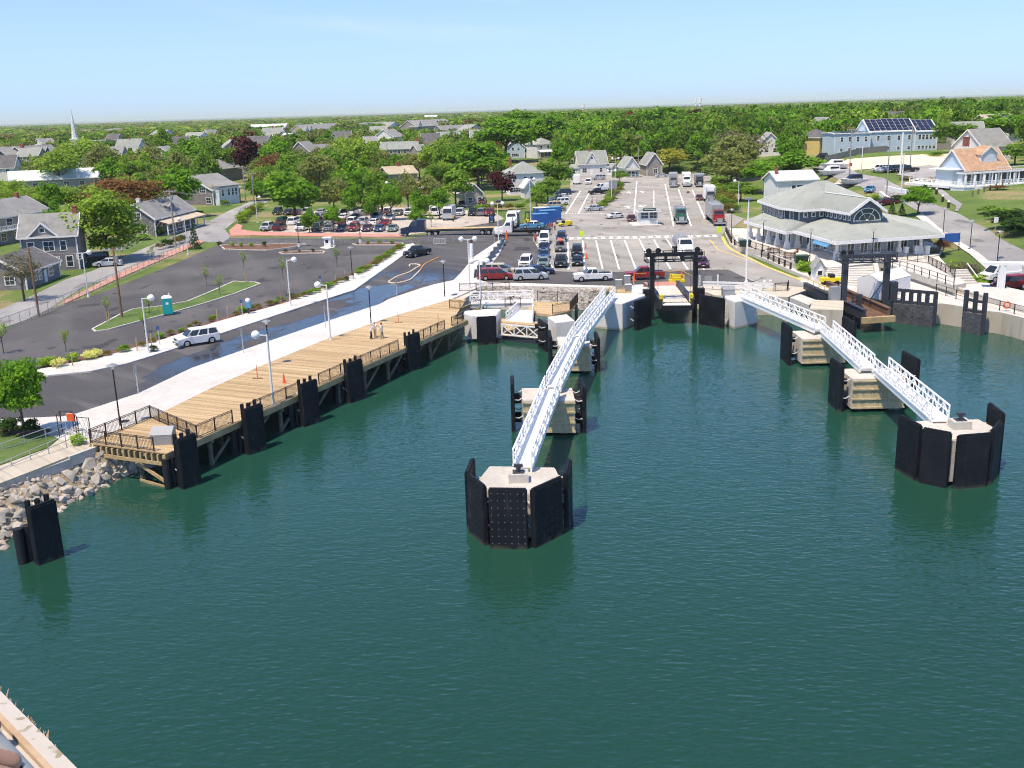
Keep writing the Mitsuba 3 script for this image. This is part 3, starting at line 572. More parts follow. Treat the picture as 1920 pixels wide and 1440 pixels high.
mb.beam(r0 + [0, 0, -.08], r1 + [0, 0, -.08], .18).beam(r1 + [0, 0, -.08], r2 + [0, 0, -.08], .18).beam(r3 + [0, 0, -.08], r0 + [0, 0, -.08], .18).beam(r2 + [0, 0, -.08], r3 + [0, 0, -.08], .18)
put(wr + '__deck', mb, 'white_paint')
for p, q in ((r0, r3), (r1, r2)):
    mb = MB(); truss_rail(mb, p, q, 1.0, 5); put(wr + '__rail', mb, 'white_paint')
walkway('long white truss gangway running from the boardwalk to the brown passenger platform', (*(-5.01,127.90), 3.15), (*(3.04,127.70), 3.15), 2.0, 1.25, 'gangway', 'gangway')
wp = thing('passenger_platform', 'brown timber platform on piles beside the grey riprap', 'platform')
PP = [(3.06,128.78),(8.61,127.49),(7.44,121.97),(5.13,119.98),(1.90,122.16)]
put(wp + '__deck', MB().prism(PP, 2.6, 2.9), 'decking')
mb = MB()
for p in PP: mb.tube((*(np.array(p) * .98 + np.array(PP[0]) * .02), -3), (*(np.array(p) * .98 + np.array(PP[0]) * .02), 2.6), .2)
put(wp + '__pile', mb, 'pile')
fence('dark railing at the back of the brown passenger platform, before the riprap', [*[(3.65,129.82),(8.71,127.85)]], z=2.9, sp=2.6, h=1.2)
fence('dark railing on the right side of the brown passenger platform', [*[(8.68,127.48),(7.36,121.65),(5.15,120.31)]], z=2.9, sp=1.9, h=1.2)
fence('short dark railing left of the white boarding ramp', [*[(-0.58,125.34),(0.16,126.66),(1.37,125.74)]], z=2.9, sp=1.6, h=1.15)
# riprap of the slip (small stones, one mass) and its slope
CR, CB = [(-3.74,142.03),(3.39,140.32),(14.01,136.27)], [(-4.17,140.76), (3.13,133.43), (14.41,137.35)]
l, r = LineString(CR), LineString(CB); rows = []
for t in np.linspace(0, 1, 24):
    a, b = l.interpolate(t, True).coords[0], r.interpolate(t, True).coords[0]
    rows += [(*a, 2.78), (*b, .0), (b[0] - .3, b[1] - 3.0, -2.2)]
q = [[3 * i, 3 * i + 1, 3 * i + 4, 3 * i + 3] for i in range(23)] + [[3 * i + 1, 3 * i + 2, 3 * i + 5, 3 * i + 4] for i in range(23)]
rp = tag(num('riprap_slope'), 'grey riprap slope of small stones behind the passenger slip', 'riprap', None, 'structure')
put(rp + '__bed', (np.array(rows), np.array(q)), 'concrete')
def stone(seed, n=13):
    g = np.random.default_rng(seed); p = g.normal(size=(n, 3)); p /= np.linalg.norm(p, axis=1)[:, None]
    p *= g.uniform(.72, 1.05, (n, 1)); p *= [1.15, .9, .72]
    return trimesh.convex.convex_hull(p)
STONES = [stone(s) for s in range(10)]
def rotz(a): return np.array([[math.cos(a), -math.sin(a), 0], [math.sin(a), math.cos(a), 0], [0, 0, 1]])
def rot3(g):
    m = trimesh.transformations.random_rotation_matrix(g.random(3))[:3, :3]; return m
mat('stone', proc(lambda p, n, uv: mix((0.34, 0.315, 0.28), (0.55, 0.52, 0.475), dr.clip(0.75 * cell_rand(dr.floor(p.x / .6), dr.floor(p.y / .6), dr.floor(p.z / .6)) + 0.5 * (noise(p.x * 5, p.y * 5, p.z * 5) - .3), 0, 1))), 0.9)
def rockf(p, n, uv):
    a = noise(p.x * 0.8, p.y * 0.8, p.z * 0.8); b = noise(p.x * 5, p.y * 5, p.z * 5)
    c = mix((0.30, 0.285, 0.25), (0.50, 0.46, 0.40), dr.clip(a * 1.3 - .15 + (b - .5) * .5, 0, 1))
    c = mix(c, (0.42, 0.30, 0.24), smoothstep(.62, .8, noise(p.x * .6 + 9, p.y * .6, p.z * .6)) * .7)
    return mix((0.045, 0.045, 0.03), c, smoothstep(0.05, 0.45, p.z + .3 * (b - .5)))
mat('rock', proc(rockf), 0.9)
g = np.random.default_rng(3); mb = MB()
for _ in range(2300):
    t, s = g.random(), g.random()
    a, b = np.array(l.interpolate(t, True).coords[0]), np.array(r.interpolate(t, True).coords[0])
    m = STONES[g.integers(10)]; sc = g.uniform(.20, .36)
    mb.raw(m.vertices @ rot3(g).T * sc + [*(a + (b - a) * s), 2.85 - 2.8 * s], m.faces)
stuffpart(put(rp + '__stones', mb, 'stone'))
# riprap bank at the left: big single stones
CRl, WLl = [*[(-36.67,63.73),(-36.08,66.98),(-35.07,69.71),(-33.97,72.65),(-32.65,75.03)], B(-4.3, -6.2), B(-1.5, -5.0), B(4, -4.6)], [(-35.00,59.76), (-33.87,61.65), (-33.28,64.61), (-32.60,67.93), (-31.36,71.42), (-30.00,74.52), B(-2, -4.5), B(4, -3.8)]
l, r = LineString(CRl), LineString(WLl); rows, NR = [], 40
for t in np.linspace(0, 1, NR):
    a, b = np.array(l.interpolate(t, True).coords[0]), np.array(r.interpolate(t, True).coords[0]); d = b - a
    rows += [(*(a - d * .08), 2.45), (*(a + d * .25), 1.95), (*b, .3), (*(b + d * .8), -2.4)]
q = [[4 * i + k, 4 * i + k + 1, 4 * i + k + 5, 4 * i + k + 4] for i in range(NR - 1) for k in range(3)]
rb = tag(num('riprap_bank'), 'bank of large grey riprap boulders below the ramp', 'riprap', None, 'structure')
put(rb + '__bed', (np.array(rows), np.array(q)), 'dirt', smooth=True)
g = np.random.default_rng(11)
cells = []
for _ in range(20000):
    t, s = g.random(), g.random() ** .9 * 1.12 + .06
    a, b = np.array(l.interpolate(t, True).coords[0]), np.array(r.interpolate(t, True).coords[0])
    p = a + (b - a) * s; R = g.uniform(.26, .40) if s < .3 else g.uniform(.38, .80)
    if any((p[0] - c[0]) ** 2 + (p[1] - c[1]) ** 2 < (.56 * (R + c[2])) ** 2 for c in cells): continue
    cells.append((p[0], p[1], R, s))
    if len(cells) >= 295: break
for x, y, R, s in cells:
    z = 2.4 - 2.1 * min(s, 1.3) + R * .2
    m = stone(int(g.integers(1e6)), 14)
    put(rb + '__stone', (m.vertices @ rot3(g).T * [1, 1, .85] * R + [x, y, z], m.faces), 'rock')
mb = MB()
for _ in range(900):
    t, s = g.random(), g.random() * 1.1
    a, b = np.array(l.interpolate(t, True).coords[0]), np.array(r.interpolate(t, True).coords[0]); p = a + (b - a) * s
    m = STONES[g.integers(10)]; sc = g.uniform(.10, .24)
    mb.raw(m.vertices @ rot3(g).T * sc + [*p, 2.35 - 2.0 * s], m.faces)
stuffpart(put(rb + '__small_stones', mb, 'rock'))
# concrete ramp with steel handrails at the left
rm = thing('access_ramp', 'pale concrete ramp with low walls descending beside the riprap', 'ramp')
r0, r1 = np.array([*(-33.33,75.73), 2.85]), np.array([*(-37.95,67.66), 2.1])
r2, r3 = np.array([*(-40.55,72.84), 2.1]), np.array([*(-35.94,77.47), 2.85])
mb = MB(); mb.quad(r0, r3, r2, r1)
for p, q in ((r0, r1), (r3, r2)): mb.beam(p + [0, 0, -.2], q + [0, 0, -.2], .12, .5)
put(rm + '__slab', mb, 'concrete_new')
w0, w1 = np.array([*(-32.19,74.14), 0]), np.array([*(-36.87,65.43), 0])
for i in range(4):
    p, q = w0 + (w1 - w0) * i / 4, w0 + (w1 - w0) * (i + 1) / 4; zt = 2.75 - .2 * i
    put(rm + '__wall', MB().beam((*p[:2], zt - .35), (*(q + (p - q) * .012)[:2], zt - .35), .38, .8), 'concrete')
for p, q, lab in ((r3 + [.2, .1, 0], r2 + [.2, .1, 0], 'pale steel handrail on the lawn side of the ramp'), (r0 + [-.3, -.1, 0], r1 + [-.3, -.1, 0], 'pale steel handrail on the rock side of the ramp')):
    fence(lab, [tuple(p), tuple(q)], h=1.0, m='galvanised', sp=1.6, name='handrail', cat='handrail', pickets=False, post=.05, rails=(1, .55))
# ---------------------------------------------------------------- ferry slip in the middle
gt = thing('lift_gantry', 'black steel lifting gantry over the middle ferry ramp', 'gantry')
GY, GZ = 128.0, 8.6
gx0, gx1 = 18.25, 23.75
for x in (gx0, gx1): put(gt + '__column', MB().box(x - .28, x + .28, GY - .3, GY + .3, .3, GZ - .2), 'black_metal')
put(gt + '__beam', MB().box(gx0 - .9, gx1 + .9, GY - .28, GY + .28, GZ - .2, GZ + .25), 'black_metal')
mb = MB()
for y in (GY - .9, GY + .9): mb.beam((gx0 - .95, y, GZ - .75), (gx1 + .95, y, GZ - .75), .14).beam((gx0 - .95, y, GZ + .35), (gx1 + .95, y, GZ + .35), .09)
for x in np.linspace(gx0 - .9, gx1 + .9, 7):
    mb.beam((x, GY - .9, GZ - .75), (x, GY + .9, GZ - .75), .12)
    for y in (GY - .9, GY + .9): mb.beam((x, y, GZ - .75), (x, y, GZ + .35), .08)
put(gt + '__catwalk', mb, 'black_metal')
for x in (gx0 + 1.7, gx1 - 1.7): put(gt + '__bracket', MB().box(x - .18, x + .18, GY - .2, GY + .2, GZ - .8, GZ - .19), 'black_metal')
for x in (gx0 - .45, gx0 + .75, gx1 + .2): put(gt + '__sheave', MB().tube((x, GY - .12, GZ + .5), (x, GY + .12, GZ + .5), .36, n=16), 'black_metal')
mb = MB()
for x in (gx0 - .55, gx0 + .75, gx1 - .6, gx1 + .55): mb.tube((x, GY, 3), (x, GY, GZ + .2), .025, n=5)
put(gt + '__cable', mb, 'dark_steel')
for x in (gx0 - .75, gx1 + .75): put(gt + '__counterweight', MB().box(x - .42, x + .42, GY - .45, GY + .45, 2.2, 4.2), 'black_metal')
# the ramp itself
rp_ = thing('ferry_ramp', 'pale grey vehicle ramp with dark side girders leading to the middle slip', 'ramp')
n0, n1, f0, f1 = np.array([19.2, 125.4, 2.75]), np.array([22.6, 125.1, 2.75]), np.array([19.5, 138.0, 2.9]), np.array([22.9, 138.0, 2.9])
mb = MB(); mb.quad(n0, n1, f1, f0)
mb.beam((n0 + n1) / 2 + [0, 0, -.2], (f0 + f1) / 2 + [0, 0, -.2], 3.3, .3)
put(rp_ + '__deck', mb, 'concrete')
put(rp_ + '__lip', MB().beam(n0 + [0, -.35, -.06], n1 + [0, -.35, -.06], .9, .2, up=(0, 0, 1)), 'concrete_white')
put(rp_ + '__apron', MB().beam(n0 + [-.2, -.8, -.35], n1 + [.2, -.8, -.35], .35, .6), 'black_metal')
for a, b, s in ((n0, f0, -1), (n1, f1, 1)):
    put(rp_ + '__girder', MB().beam(a + [s * .25, -.4, .05], b + [s * .25, 0, .05], .3, 1.1).beam(a + [s * .25, -.4, .62], b + [s * .25, 0, .62], .5, .08), 'dark_steel')
put(rp_ + '__hinge_plate', MB().quad(f0 + [-.4, 0, .01], f1 + [.6, 0, .01], f1 + [.3, 3.2, .02], f0 + [-.6, 3.2, .02]).box(19.1, 23.2, 138, 141, 2.6, 2.9), 'red_rust' if False else 'brick_paving')
put(rp_ + '__hinge_bar', MB().beam(n0 + [0, .9, .06], n1 + [0, .9, .06], .06), 'dark_steel')
for x in (19.05, 22.85): put(rp_ + '__winch_guard', MB().box(x - .22, x + .22, 125.3, 126.0, 2.9, 3.9), 'yellow_paint')
mc = thing('winch_machine', 'yellow machine standing beside the top of the middle ramp', 'machine'); x, y = (23.60,141.17)
put(mc + '__base', MB().box(x - 1.1, x + 1.1, y - .5, y + .5, 2.85, 3.2), 'yellow_paint'); put(mc + '__drum', MB().tube((x - .7, y, 3.45), (x + .5, y, 3.45), .42, n=14), 'yellow_paint')
put(mc + '__frame', MB().beam((x - 1, y - .4, 3.2), (x - 1, y - .4, 4.1), .14).beam((x + .9, y - .4, 3.2), (x + .9, y - .4, 3.9), .14).beam((x - 1, y - .4, 4.05), (x + .9, y - .4, 3.85), .12), 'yellow_paint')
for i, (px, lab) in enumerate([((17.90,143.61), 'orange traffic cone with a reflective collar left of the ramp'), ((25.03,145.63), 'orange cone behind the yellow winch machine')]):
    k = thing('traffic_cone', lab, 'traffic cone'); x, y = px
    put(k + '__base', MB().box(x - .3, x + .3, y - .3, y + .3, 2.8, 2.87), 'orange_plastic'); put(k + '__cone', MB().tube((x, y, 2.87), (x, y, 3.9), .2, .06, n=12), 'orange_plastic')
k = thing('barrier_tape', 'yellow tape strung across the top of the middle ramp', 'tape')
mb = MB(); P = [(*(17.92,143.14), 3.85), (*(20.48,144.08), 3.75), (*(24.95,145.16), 3.8), (*(25.64,140.80), 3.7)]
for a, b in zip(P[:-1], P[1:]): mb.beam(a, b, .02, .09)
put(k + '__strip', mb, 'yellow_line')
k = thing('service_deck', 'small timber deck with grey cabinets left of the middle ferry ramp', 'deck'); PD = [(13.30,133.46),(16.17,132.55),(16.63,137.51),(13.75,138.03)]
put(k + '__deck', MB().prism(PD, 2.5, 2.97), 'timber')
for i, (q, h_) in enumerate(zip([(14.90,136.41),(16.09,136.63),(15.93,134.12)], (1.2, 1.7, .9))): put(k + '__cabinet', MB().box(q[0] - .4, q[0] + .4, q[1] - .3, q[1] + .3, 2.97, 2.97 + h_), 'grey_steel'); put(k + '__cabinet_lid', MB().box(q[0] - .44, q[0] + .44, q[1] - .34, q[1] + .34, 2.97 + h_, 3.02 + h_), 'zinc_white')
fence('thin grey railing round the timber service deck', [(*q, 2.97) for q in PD[:2]], h=1.0, m='grey_steel', sp=1.2, pickets=False, post=.05, rails=(1, .5))
k = thing('plinth', 'white concrete plinth beside the left gantry column', 'concrete block'); put(k + '__block', MB().prism([(15.93,130.54),(17.55,130.66),(18.34,137.19),(16.79,137.03)], 2.4, 3.3), 'concrete_white'); put(k + '__pipe', MB().tube((*(16.81,135.42), 3.3), (*(16.81,135.42), 4.3), .08), 'galvanised')
# white guard rail, sign and bollards on the dock right of the ramp
k = thing('guard_rail', 'pale double guard rail along the dock edge right of the ramp', 'guard rail')
a, b = np.array([*(26.11,134.99), 3.0]), np.array([*(34.78,131.81), 3.0])
for z in (.35, .75): put(k + '__rail', MB().beam(a + [0, 0, z], b + [0, 0, z], .12, .28), 'zinc_white')
for t in np.linspace(0, 1, 8): put(k + '__post', MB().beam(a + (b - a) * t + [0, .1, -.1], a + (b - a) * t + [0, .1, .85], .12), 'grey_steel')
k = thing('notice_board', 'grey metal notice board standing between two white bollards', 'sign'); x, y = (27.37,137.79)
put(k + '__panel', MB().box(x - .5, x + .5, y - .05, y + .05, 3.0, 4.1), 'grey_steel')
for dx, lab in ((-1.2, 'left'), (1.3, 'right')):
    b = thing('bollard', f'pale bollard to the {lab} of the grey notice board', 'bollard'); put(b + '__post', MB().tube((x + dx, y, 2.8), (x + dx, y, 4.15), .12, n=10), 'zinc_white'); put(b + '__cap', MB().sphere((x + dx, y, 4.15), .12, 1), 'zinc_white')
for px, lab in (((34.13,134.00), 'left'), ((34.99,134.27), 'right')):
    b = thing('bollard', f'round topped white bollard, the {lab} one of a pair by the guard rail end', 'bollard'); put(b + '__post', MB().tube((*px, 2.8), (*px, 3.7), .12, n=10), 'zinc_white'); put(b + '__cap', MB().sphere((*px, 3.75), .2, 1), 'globe')
fence('short dark railing beside the bollards at the old slip', [*[(34.98,131.78),(36.63,131.90),(37.20,133.46)]], z=2.8, sp=1.6)
# ---------------------------------------------------------------- old slip at the right
struct('slip_apron', sheet(Polygon([*[(40.33,139.00),(42.63,141.83),(47.77,130.76),(56.13,141.65),(57.18,128.31),(60.87,109.47),(55.30,98.98)], *[(54.48,113.50),(51.92,120.57),(47.41,120.61),(42.66,116.30),(39.95,123.61),(39.58,131.38)]]).intersection(LAND), 2.82), 'concrete', 'worn concrete apron behind the old slip and sea wall', 'pavement')
og = thing('lift_gantry', 'dark lifting gantry over the old rusty ferry bridge at the right', 'gantry')
oy, oz = 122.0, 8.6
ox0, ox1 = 40.8, 45.9
for x in (ox0, ox1): put(og + '__column', MB().box(x - .32, x + .32, oy - .32, oy + .32, -.5 if x < 43 else 2.5, oz), 'dark_steel')
put(og + '__beam', MB().box(ox0 - .7, ox1 + .9, oy - .3, oy + .3, oz - .25, oz + .2), 'dark_steel')
mb = MB()
for y in (oy - .8, oy + .8): mb.beam((ox0 - .8, y, oz - .7), (ox1 + 1, y, oz - .7), .16)
for x in np.linspace(ox0 - .7, ox1 + .9, 6): mb.beam((x, oy - .8, oz - .7), (x, oy + .8, oz - .7), .12).beam((x, oy - .8, oz - .7), (x, oy - .3, oz), .1).beam((x, oy + .8, oz - .7), (x, oy + .8, oz + .5), .06)
mb.beam((ox0 - .8, oy + .8, oz + .5), (ox1 + 1, oy + .8, oz + .5), .06)
put(og + '__catwalk', mb, 'dark_steel')
for x in (ox0 - .3, ox0 + .6): put(og + '__sheave', MB().tube((x, oy - .12, oz + .4), (x, oy + .12, oz + .4), .34, n=14), 'black_metal')
put(og + '__brace', MB().beam((ox0 - .2, oy + .2, 5.6), (ox0 - 1.5, oy + .6, 3.6), .1).beam((ox1 - .2, oy, 5.6), (ox1 - 2.4, oy - .8, 2.9), .1), 'dark_steel')
put(og + '__counterweight', MB().box(ox0 - 1.6, ox0 - .45, oy - .3, oy + .8, 2.7, 4.9), 'grey_steel'); put(og + '__counterweight', MB().box(ox1 + .5, ox1 + 1.4, oy - .3, oy + .5, 3.0, 5.3), 'dark_steel')
put(og + '__ladder', MB().beam((ox0 + 1.0, oy - .5, -.3), (ox0 + 1.0, oy - .5, 4.0), .16).beam((ox0 + 1.75, oy - .5, -.3), (ox0 + 1.75, oy - .5, 4.0), .55), 'dark_steel')
mb = MB()
for z in np.arange(0, 4, .42): mb.beam((ox0 + 1.0, oy - .62, z), (ox0 + 1.75, oy - .62, z), .1)
put(og + '__rung', mb, 'rust')
NEAR_WATER[0] = True
ob = thing('pier_block', 'old weathered concrete pier block with a side arm left of the rusty bridge', 'concrete block')
TB = [(37.74,123.99),(41.10,122.70),(39.23,117.12),(35.48,118.05)]
put(ob + '__block', MB().prism(TB, -.8, 3.0), 'seawall')
put(ob + '__arm', MB().prism([(35.43,126.24),(37.28,128.24),(38.05,123.94),(36.24,120.66)], 1.9, 2.98), 'concrete')
NEAR_WATER[0] = False
fb = thing('ferry_bridge', 'old rusty steel ferry bridge with brown deck running to the right slip', 'bridge')
a0, a1 = np.array([39.2, 133.0, 2.9]), np.array([42.4, 133.6, 2.9]); b0, b1 = np.array([41.6, 116.6, 2.3]), np.array([44.7, 117.2, 2.3])
mb = MB(); mb.beam((a0 + a1) / 2 + [0, 0, -.25], (b0 + b1) / 2 + [0, 0, -.25], 3.2, .22); put(fb + '__deck', mb, 'rust')
for p, q in ((a0, b0), (a1, b1)): put(fb + '__girder', MB().beam(p + [0, 0, .1], q + [0, 0, .1], .3, 1.2).beam(p + [0, 0, .72], q + [0, 0, .72], .55, .09), 'dark_steel' if p is a0 else 'rust')
put(fb + '__end_beam', MB().beam(b0 + [-.3, -.2, -.5], b1 + [.6, -.2, -.5], .5, .7), 'timber')
mb = MB()
for t in np.linspace(0, .6, 7):
    p = a0 + (b0 - a0) * t + [.45, 0, .2]; mb.beam(p, p + [0, 0, 1.0], .07)
mb.beam(a0 + [.45, 0, 1.2], a0 + (b0 - a0) * .6 + [.45, 0, 1.2], .1)
put(fb + '__handrail', mb, 'yellow_line')
k = thing('work_cart', 'yellow work cart parked by the old bridge beside the steps', 'cart'); x, y = (43.46,135.76)
put(k + '__body', MB().box(x - 1.3, x + 1.3, y - .6, y + .6, 3.2, 3.75), 'yellow_paint'); put(k + '__seat', MB().box(x - .2, x + .5, y - .5, y + .5, 3.75, 4.2), 'black_metal')
for dx in (-.8, .8): put(k + '__wheel', MB().tube((x + dx, y - .65, 3.1), (x + dx, y + .65, 3.1), .3, n=12), 'rubber')
tn = thing('storage_shed', 'large white storage shed with a low ridge behind the old gantry', 'shed')
sA, sB, sC, sD = (42.26,121.45), (43.66,119.14), (48.82,123.97), (48.07,128.70)
P = np.array([(44.26,127.39), (45.82,123.37), (51.35,128.13), (49.92,132.45)])
mb = MB(); c = P.mean(0)
m01, m23 = (P[0] + P[1]) / 2, (P[2] + P[3]) / 2
V = [*[(*p, 2.8) for p in P], *[(*p, 4.9) for p in P], (*m01, 5.7), (*m23, 5.7)]
mb.raw(V, [[0, 1, 5], [0, 5, 4], [1, 2, 6], [1, 6, 5], [2, 3, 7], [2, 7, 6], [3, 0, 4], [3, 4, 7], [4, 5, 8], [6, 7, 9]])
put(tn + '__wall', mb, 'white_trim')
V = np.array([V[4], V[5], V[6], V[7], V[8], V[9]]); V = V + [0, 0, .06]
put(tn + '__roof', MB().raw(V, [[4, 1, 2], [4, 2, 5], [0, 4, 5], [0, 5, 3]]), 'zinc_white')
# worn fenders on the sea wall
k = thing('fender_rack', 'wide worn black fender rack with six posts on the sea wall', 'fender')
a, b = np.array((46.77,121.49)), np.array((50.44,118.46)); d = unit(b - a); n = np.array([d[1], -d[0]]); L = np.linalg.norm(b - a)
for i in range(4):
    for j in range(2):
        s0, s1 = L * i / 4 + .01, L * (i + 1) / 4 - .01; z0, z1 = (-.4, 1.2) if j == 0 else (1.215, 2.75)
        o = .02 * ((i + j) % 3)
        put(k + '__panel', MB().prism([tuple(a + d * s0 + n * o), tuple(a + d * s1 + n * o), tuple(a + d * s1 - n * .3), tuple(a + d * s0 - n * .3)], z0, z1), 'worn_fender')
for i in range(6): p = a + d * (L * i / 5) - n * .5; put(k + '__post', MB().box(p[0] - .2, p[0] + .2, p[1] - .2, p[1] + .2, -1, 4.5), 'dark_steel')
put(k + '__top_beam', MB().beam((*(a - n * .48), 4.35), (*(b - n * .48), 4.35), .3, .36).beam((*(a - n * .42), 2.95), (*(b - n * .42), 2.95), .24, .36), 'dark_steel')
k = thing('fender_rack', 'narrow fender rack of three tall posts on the sea wall', 'fender')
a, b = np.array((52.58,115.46)), np.array((53.78,113.28)); d = unit(b - a); n = np.array([d[1], -d[0]]); L = np.linalg.norm(b - a)
put(k + '__panel', MB().prism([tuple(a), tuple(b), tuple(b - n * .3), tuple(a - n * .3)], -.4, 2.7), 'worn_fender')
for i in range(3): p = a + d * (L * i / 2) - n * .45; put(k + '__post', MB().box(p[0] - .2, p[0] + .2, p[1] - .2, p[1] + .2, -1, 5.2), 'dark_steel')
put(k + '__cross_beam', MB().beam((*(a - n * .45), 4.1), (*(b - n * .45), 4.1), .22, .3).beam((*(a - n * .45), 2.9), (*(b - n * .45), 2.9), .22, .3), 'dark_steel')
fence('dark railing along the top of the sea wall', [*[(54.26,127.06),(55.11,120.22),(56.59,114.90),(58.92,105.82)]], z=2.9, sp=2.6, pickets=False, rails=(1, .5))
k = thing('life_ring', 'orange life ring hanging on the sea wall railing', 'life ring'); x, y = (57.28,114.79)
m = trimesh.creation.torus(.36, .09, major_sections=18, minor_sections=8); m.apply_transform(trimesh.transformations.rotation_matrix(math.pi / 2, [1, 0, 0])); m.apply_translation([x, y - .15, 3.5]); scene[num(k + '__ring')] = ply(m, 'mat_orange_plastic', smooth=40)
# ---------------------------------------------------------------- terminal plaza with its walls, steps and ramps
PZ = 4.0
PLAZA = [*[(42.16,193.00),(38.64,170.01),(42.33,147.67),(43.95,147.87),(45.37,142.36)], *[(52.90,145.49),(57.75,146.08),(64.57,151.34)], (70, 162), (72, 182), (50, 190)]
struct('plaza', MB().prism(Polygon(PLAZA).buffer(0), 2.0, PZ), 'concrete', 'raised pale plaza in front of the terminal', 'plaza')
st = tag(num('plaza_steps'), 'broad concrete steps from the plaza down to the old slip', 'steps', None, 'structure')
s0, s1 = np.array((45.16,142.40)), np.array((52.21,143.53)); e0, e1 = np.array((42.61,137.24)), np.array((48.71,131.83))
for i in range(8):
    t0, t1 = i / 8, (i + 1) / 8
    put(st + '__step', MB().prism([tuple(s0 + (e0 - s0) * t0), tuple(s1 + (e1 - s1) * t0), tuple(s1 + (e1 - s1) * t1), tuple(s0 + (e0 - s0) * t1)], 2.5, 3.92 - i * .145), 'concrete')
put(st + '__cheek_wall', MB().beam((*s1, 4.2), (*e1, 3.1), .6, 1.0), 'concrete')
rw = thing('retaining_wall', 'low concrete wall with dark posts curving along the yellow line', 'wall')
LW = [*[(41.67,193.90),(39.20,177.83),(39.02,171.54),(40.53,157.42),(41.18,147.01),(41.92,139.63)]]
for a, b in zip(LW[:-1], LW[1:]): put(rw + '__wall', MB().beam((*a, 2.85), (*b, 2.85), .35, .7), 'concrete')
struct('terminal_ramp', sheet(Polygon([*LW, *[(43.40,146.57),(43.68,152.29),(41.81,162.51),(40.13,174.04),(42.91,194.45)]]).buffer(0), 3.05), 'concrete', 'sloping paved strip between the two terminal walls', 'pavement')
fence('dark railing with thick posts on the low curved wall below the terminal', [(*p, 3.2) for p in LW[:-1]], h=.95, m='bronze_metal', sp=2.6, pickets=False, post=.26, rails=(.95, .5))
fence('dark railing along the edge of the terminal plaza', [(*p, PZ) for p in [(38.87,170.66),(40.87,158.95),(42.40,148.19)]], h=1.05, sp=2.3, pg=.2)
fence('dark railing behind the old gantry at the plaza edge', [(*p, PZ) for p in [(48.10,148.10),(50.35,147.09),(53.43,146.98),(56.88,147.90)]], h=1.05, sp=2.2, pickets=False, rails=(1, .5))
# terraces stepping down to the right
tr = tag(num('terrace'), 'concrete terrace and long ramp right of the steps', 'terrace', None, 'structure')
put(tr + '__upper', MB().prism([(54.02,148.65),(54.74,138.21),(55.65,125.75),(58.33,127.71),(59.72,134.43),(64.42,150.94),(57.67,147.88)], 2.0, 3.9), 'concrete')
put(tr + '__wall', MB().beam((*(53.77,147.90), 3.7), (*(55.50,124.58), 3.7), .35, .8), 'concrete')
put(tr + '__wall', MB().beam((*(56.20,132.33), 3.0), (*(59.57,107.11), 3.0), .5, 1.0), 'concrete')
put(tr + '__lower', MB().prism([(56.15,130.89),(60.49,134.43),(62.30,130.61),(65.57,118.42),(59.32,106.65)], 2.0, 3.3), 'concrete')
fence('dark railing on the outer edge of the terrace ramp', [(*p, 4.0) for p in [(53.31,147.55),(54.50,137.61),(55.28,124.43)]], h=1.1, sp=2.2, pickets=False, rails=(1, .5))
fence('dark railing along the inner side of the terrace ramp', [(*p, 3.9) for p in [(57.28,148.51),(60.08,144.16),(58.47,131.53)]], h=1.1, sp=2.0, pg=.2)
k = thing('stair', 'small concrete stair with a pale handrail at the right end of the terraces', 'stair')
a, b = np.array((60.10,134.43)), np.array((59.44,129.63))
for i in range(6): p = a + (b - a) * i / 6; put(k + '__step', MB().box(p[0] - 1.3, p[0] + 1.3, p[1] - .35, p[1] + .35, 2.9, 4.5 - .2 * i), 'concrete')
put(k + '__handrail', MB().beam((a[0] + 1.2, a[1], 5.3), (b[0] + 1.2, b[1], 4.2), .09), 'white_paint')
# white hut at the foot of the steps
def gable_box(k, P, z0, ze, zr, wm, rm, ov=.25):
    """P: four corners, ridge from the middle of side 0-1 to the middle of side 2-3"""
    P = [np.array(p, float) for p in P]; m01, m23 = (P[0] + P[1]) / 2, (P[2] + P[3]) / 2
    V = [*[(*p, z0) for p in P], *[(*p, ze) for p in P], (*m01, zr), (*m23, zr)]
    put(k + '__wall', MB().raw(V, [[0, 1, 5], [0, 5, 4], [1, 2, 6], [1, 6, 5], [2, 3, 7], [2, 7, 6], [3, 0, 4], [3, 4, 7], [4, 5, 8], [6, 7, 9]]), wm)
    dl = unit(m01 - m23) * ov; s = unit(P[1] - P[0])
    R0, R1 = np.array([*(m01 + dl), zr + .08]), np.array([*(m23 - dl), zr + .08])
    mb = MB(); half = np.linalg.norm(P[1] - P[0]) / 2; dz = (zr - ze) / half * ov
    for sg, a, b in ((1, P[1], P[2]), (-1, P[0], P[3])):
        A, Bq = np.array([*(a + dl + s * sg * ov), ze - dz + .08]), np.array([*(b - dl + s * sg * ov), ze - dz + .08])
        t = np.array([0, 0, .14])
        mb.quad(A, Bq, R1, R0); mb.quad(A - t, R0 - t, R1 - t, Bq - t); mb.quad(A, A - t, Bq - t, Bq); mb.quad(A, R0, R0 - t, A - t); mb.quad(Bq, Bq - t, R1 - t, R1)
    put(k + '__roof', mb, rm)
mat('roof_grey', grainy((0.215, 0.22, 0.215), (0.31, 0.315, 0.30), 0.8, 5, 0.6), 0.9)
mat('roof_sage', grainy((0.25, 0.275, 0.25), (0.315, 0.34, 0.31), 0.5, 4, 0.6), 0.9)
mat('shingle', grainy((0.15, 0.145, 0.15), (0.24, 0.23, 0.235), 1.2, 5, 0.7), 0.9)
mat('blue_shingle', grainy((0.085, 0.10, 0.125), (0.13, 0.15, 0.18), 1.2, 5, 0.5), 0.85)
mat('pale_blue', (0.60, 0.66, 0.70), 0.7)
k = thing('guard_hut', 'little white hut with a grey gable roof at the foot of the steps', 'hut')
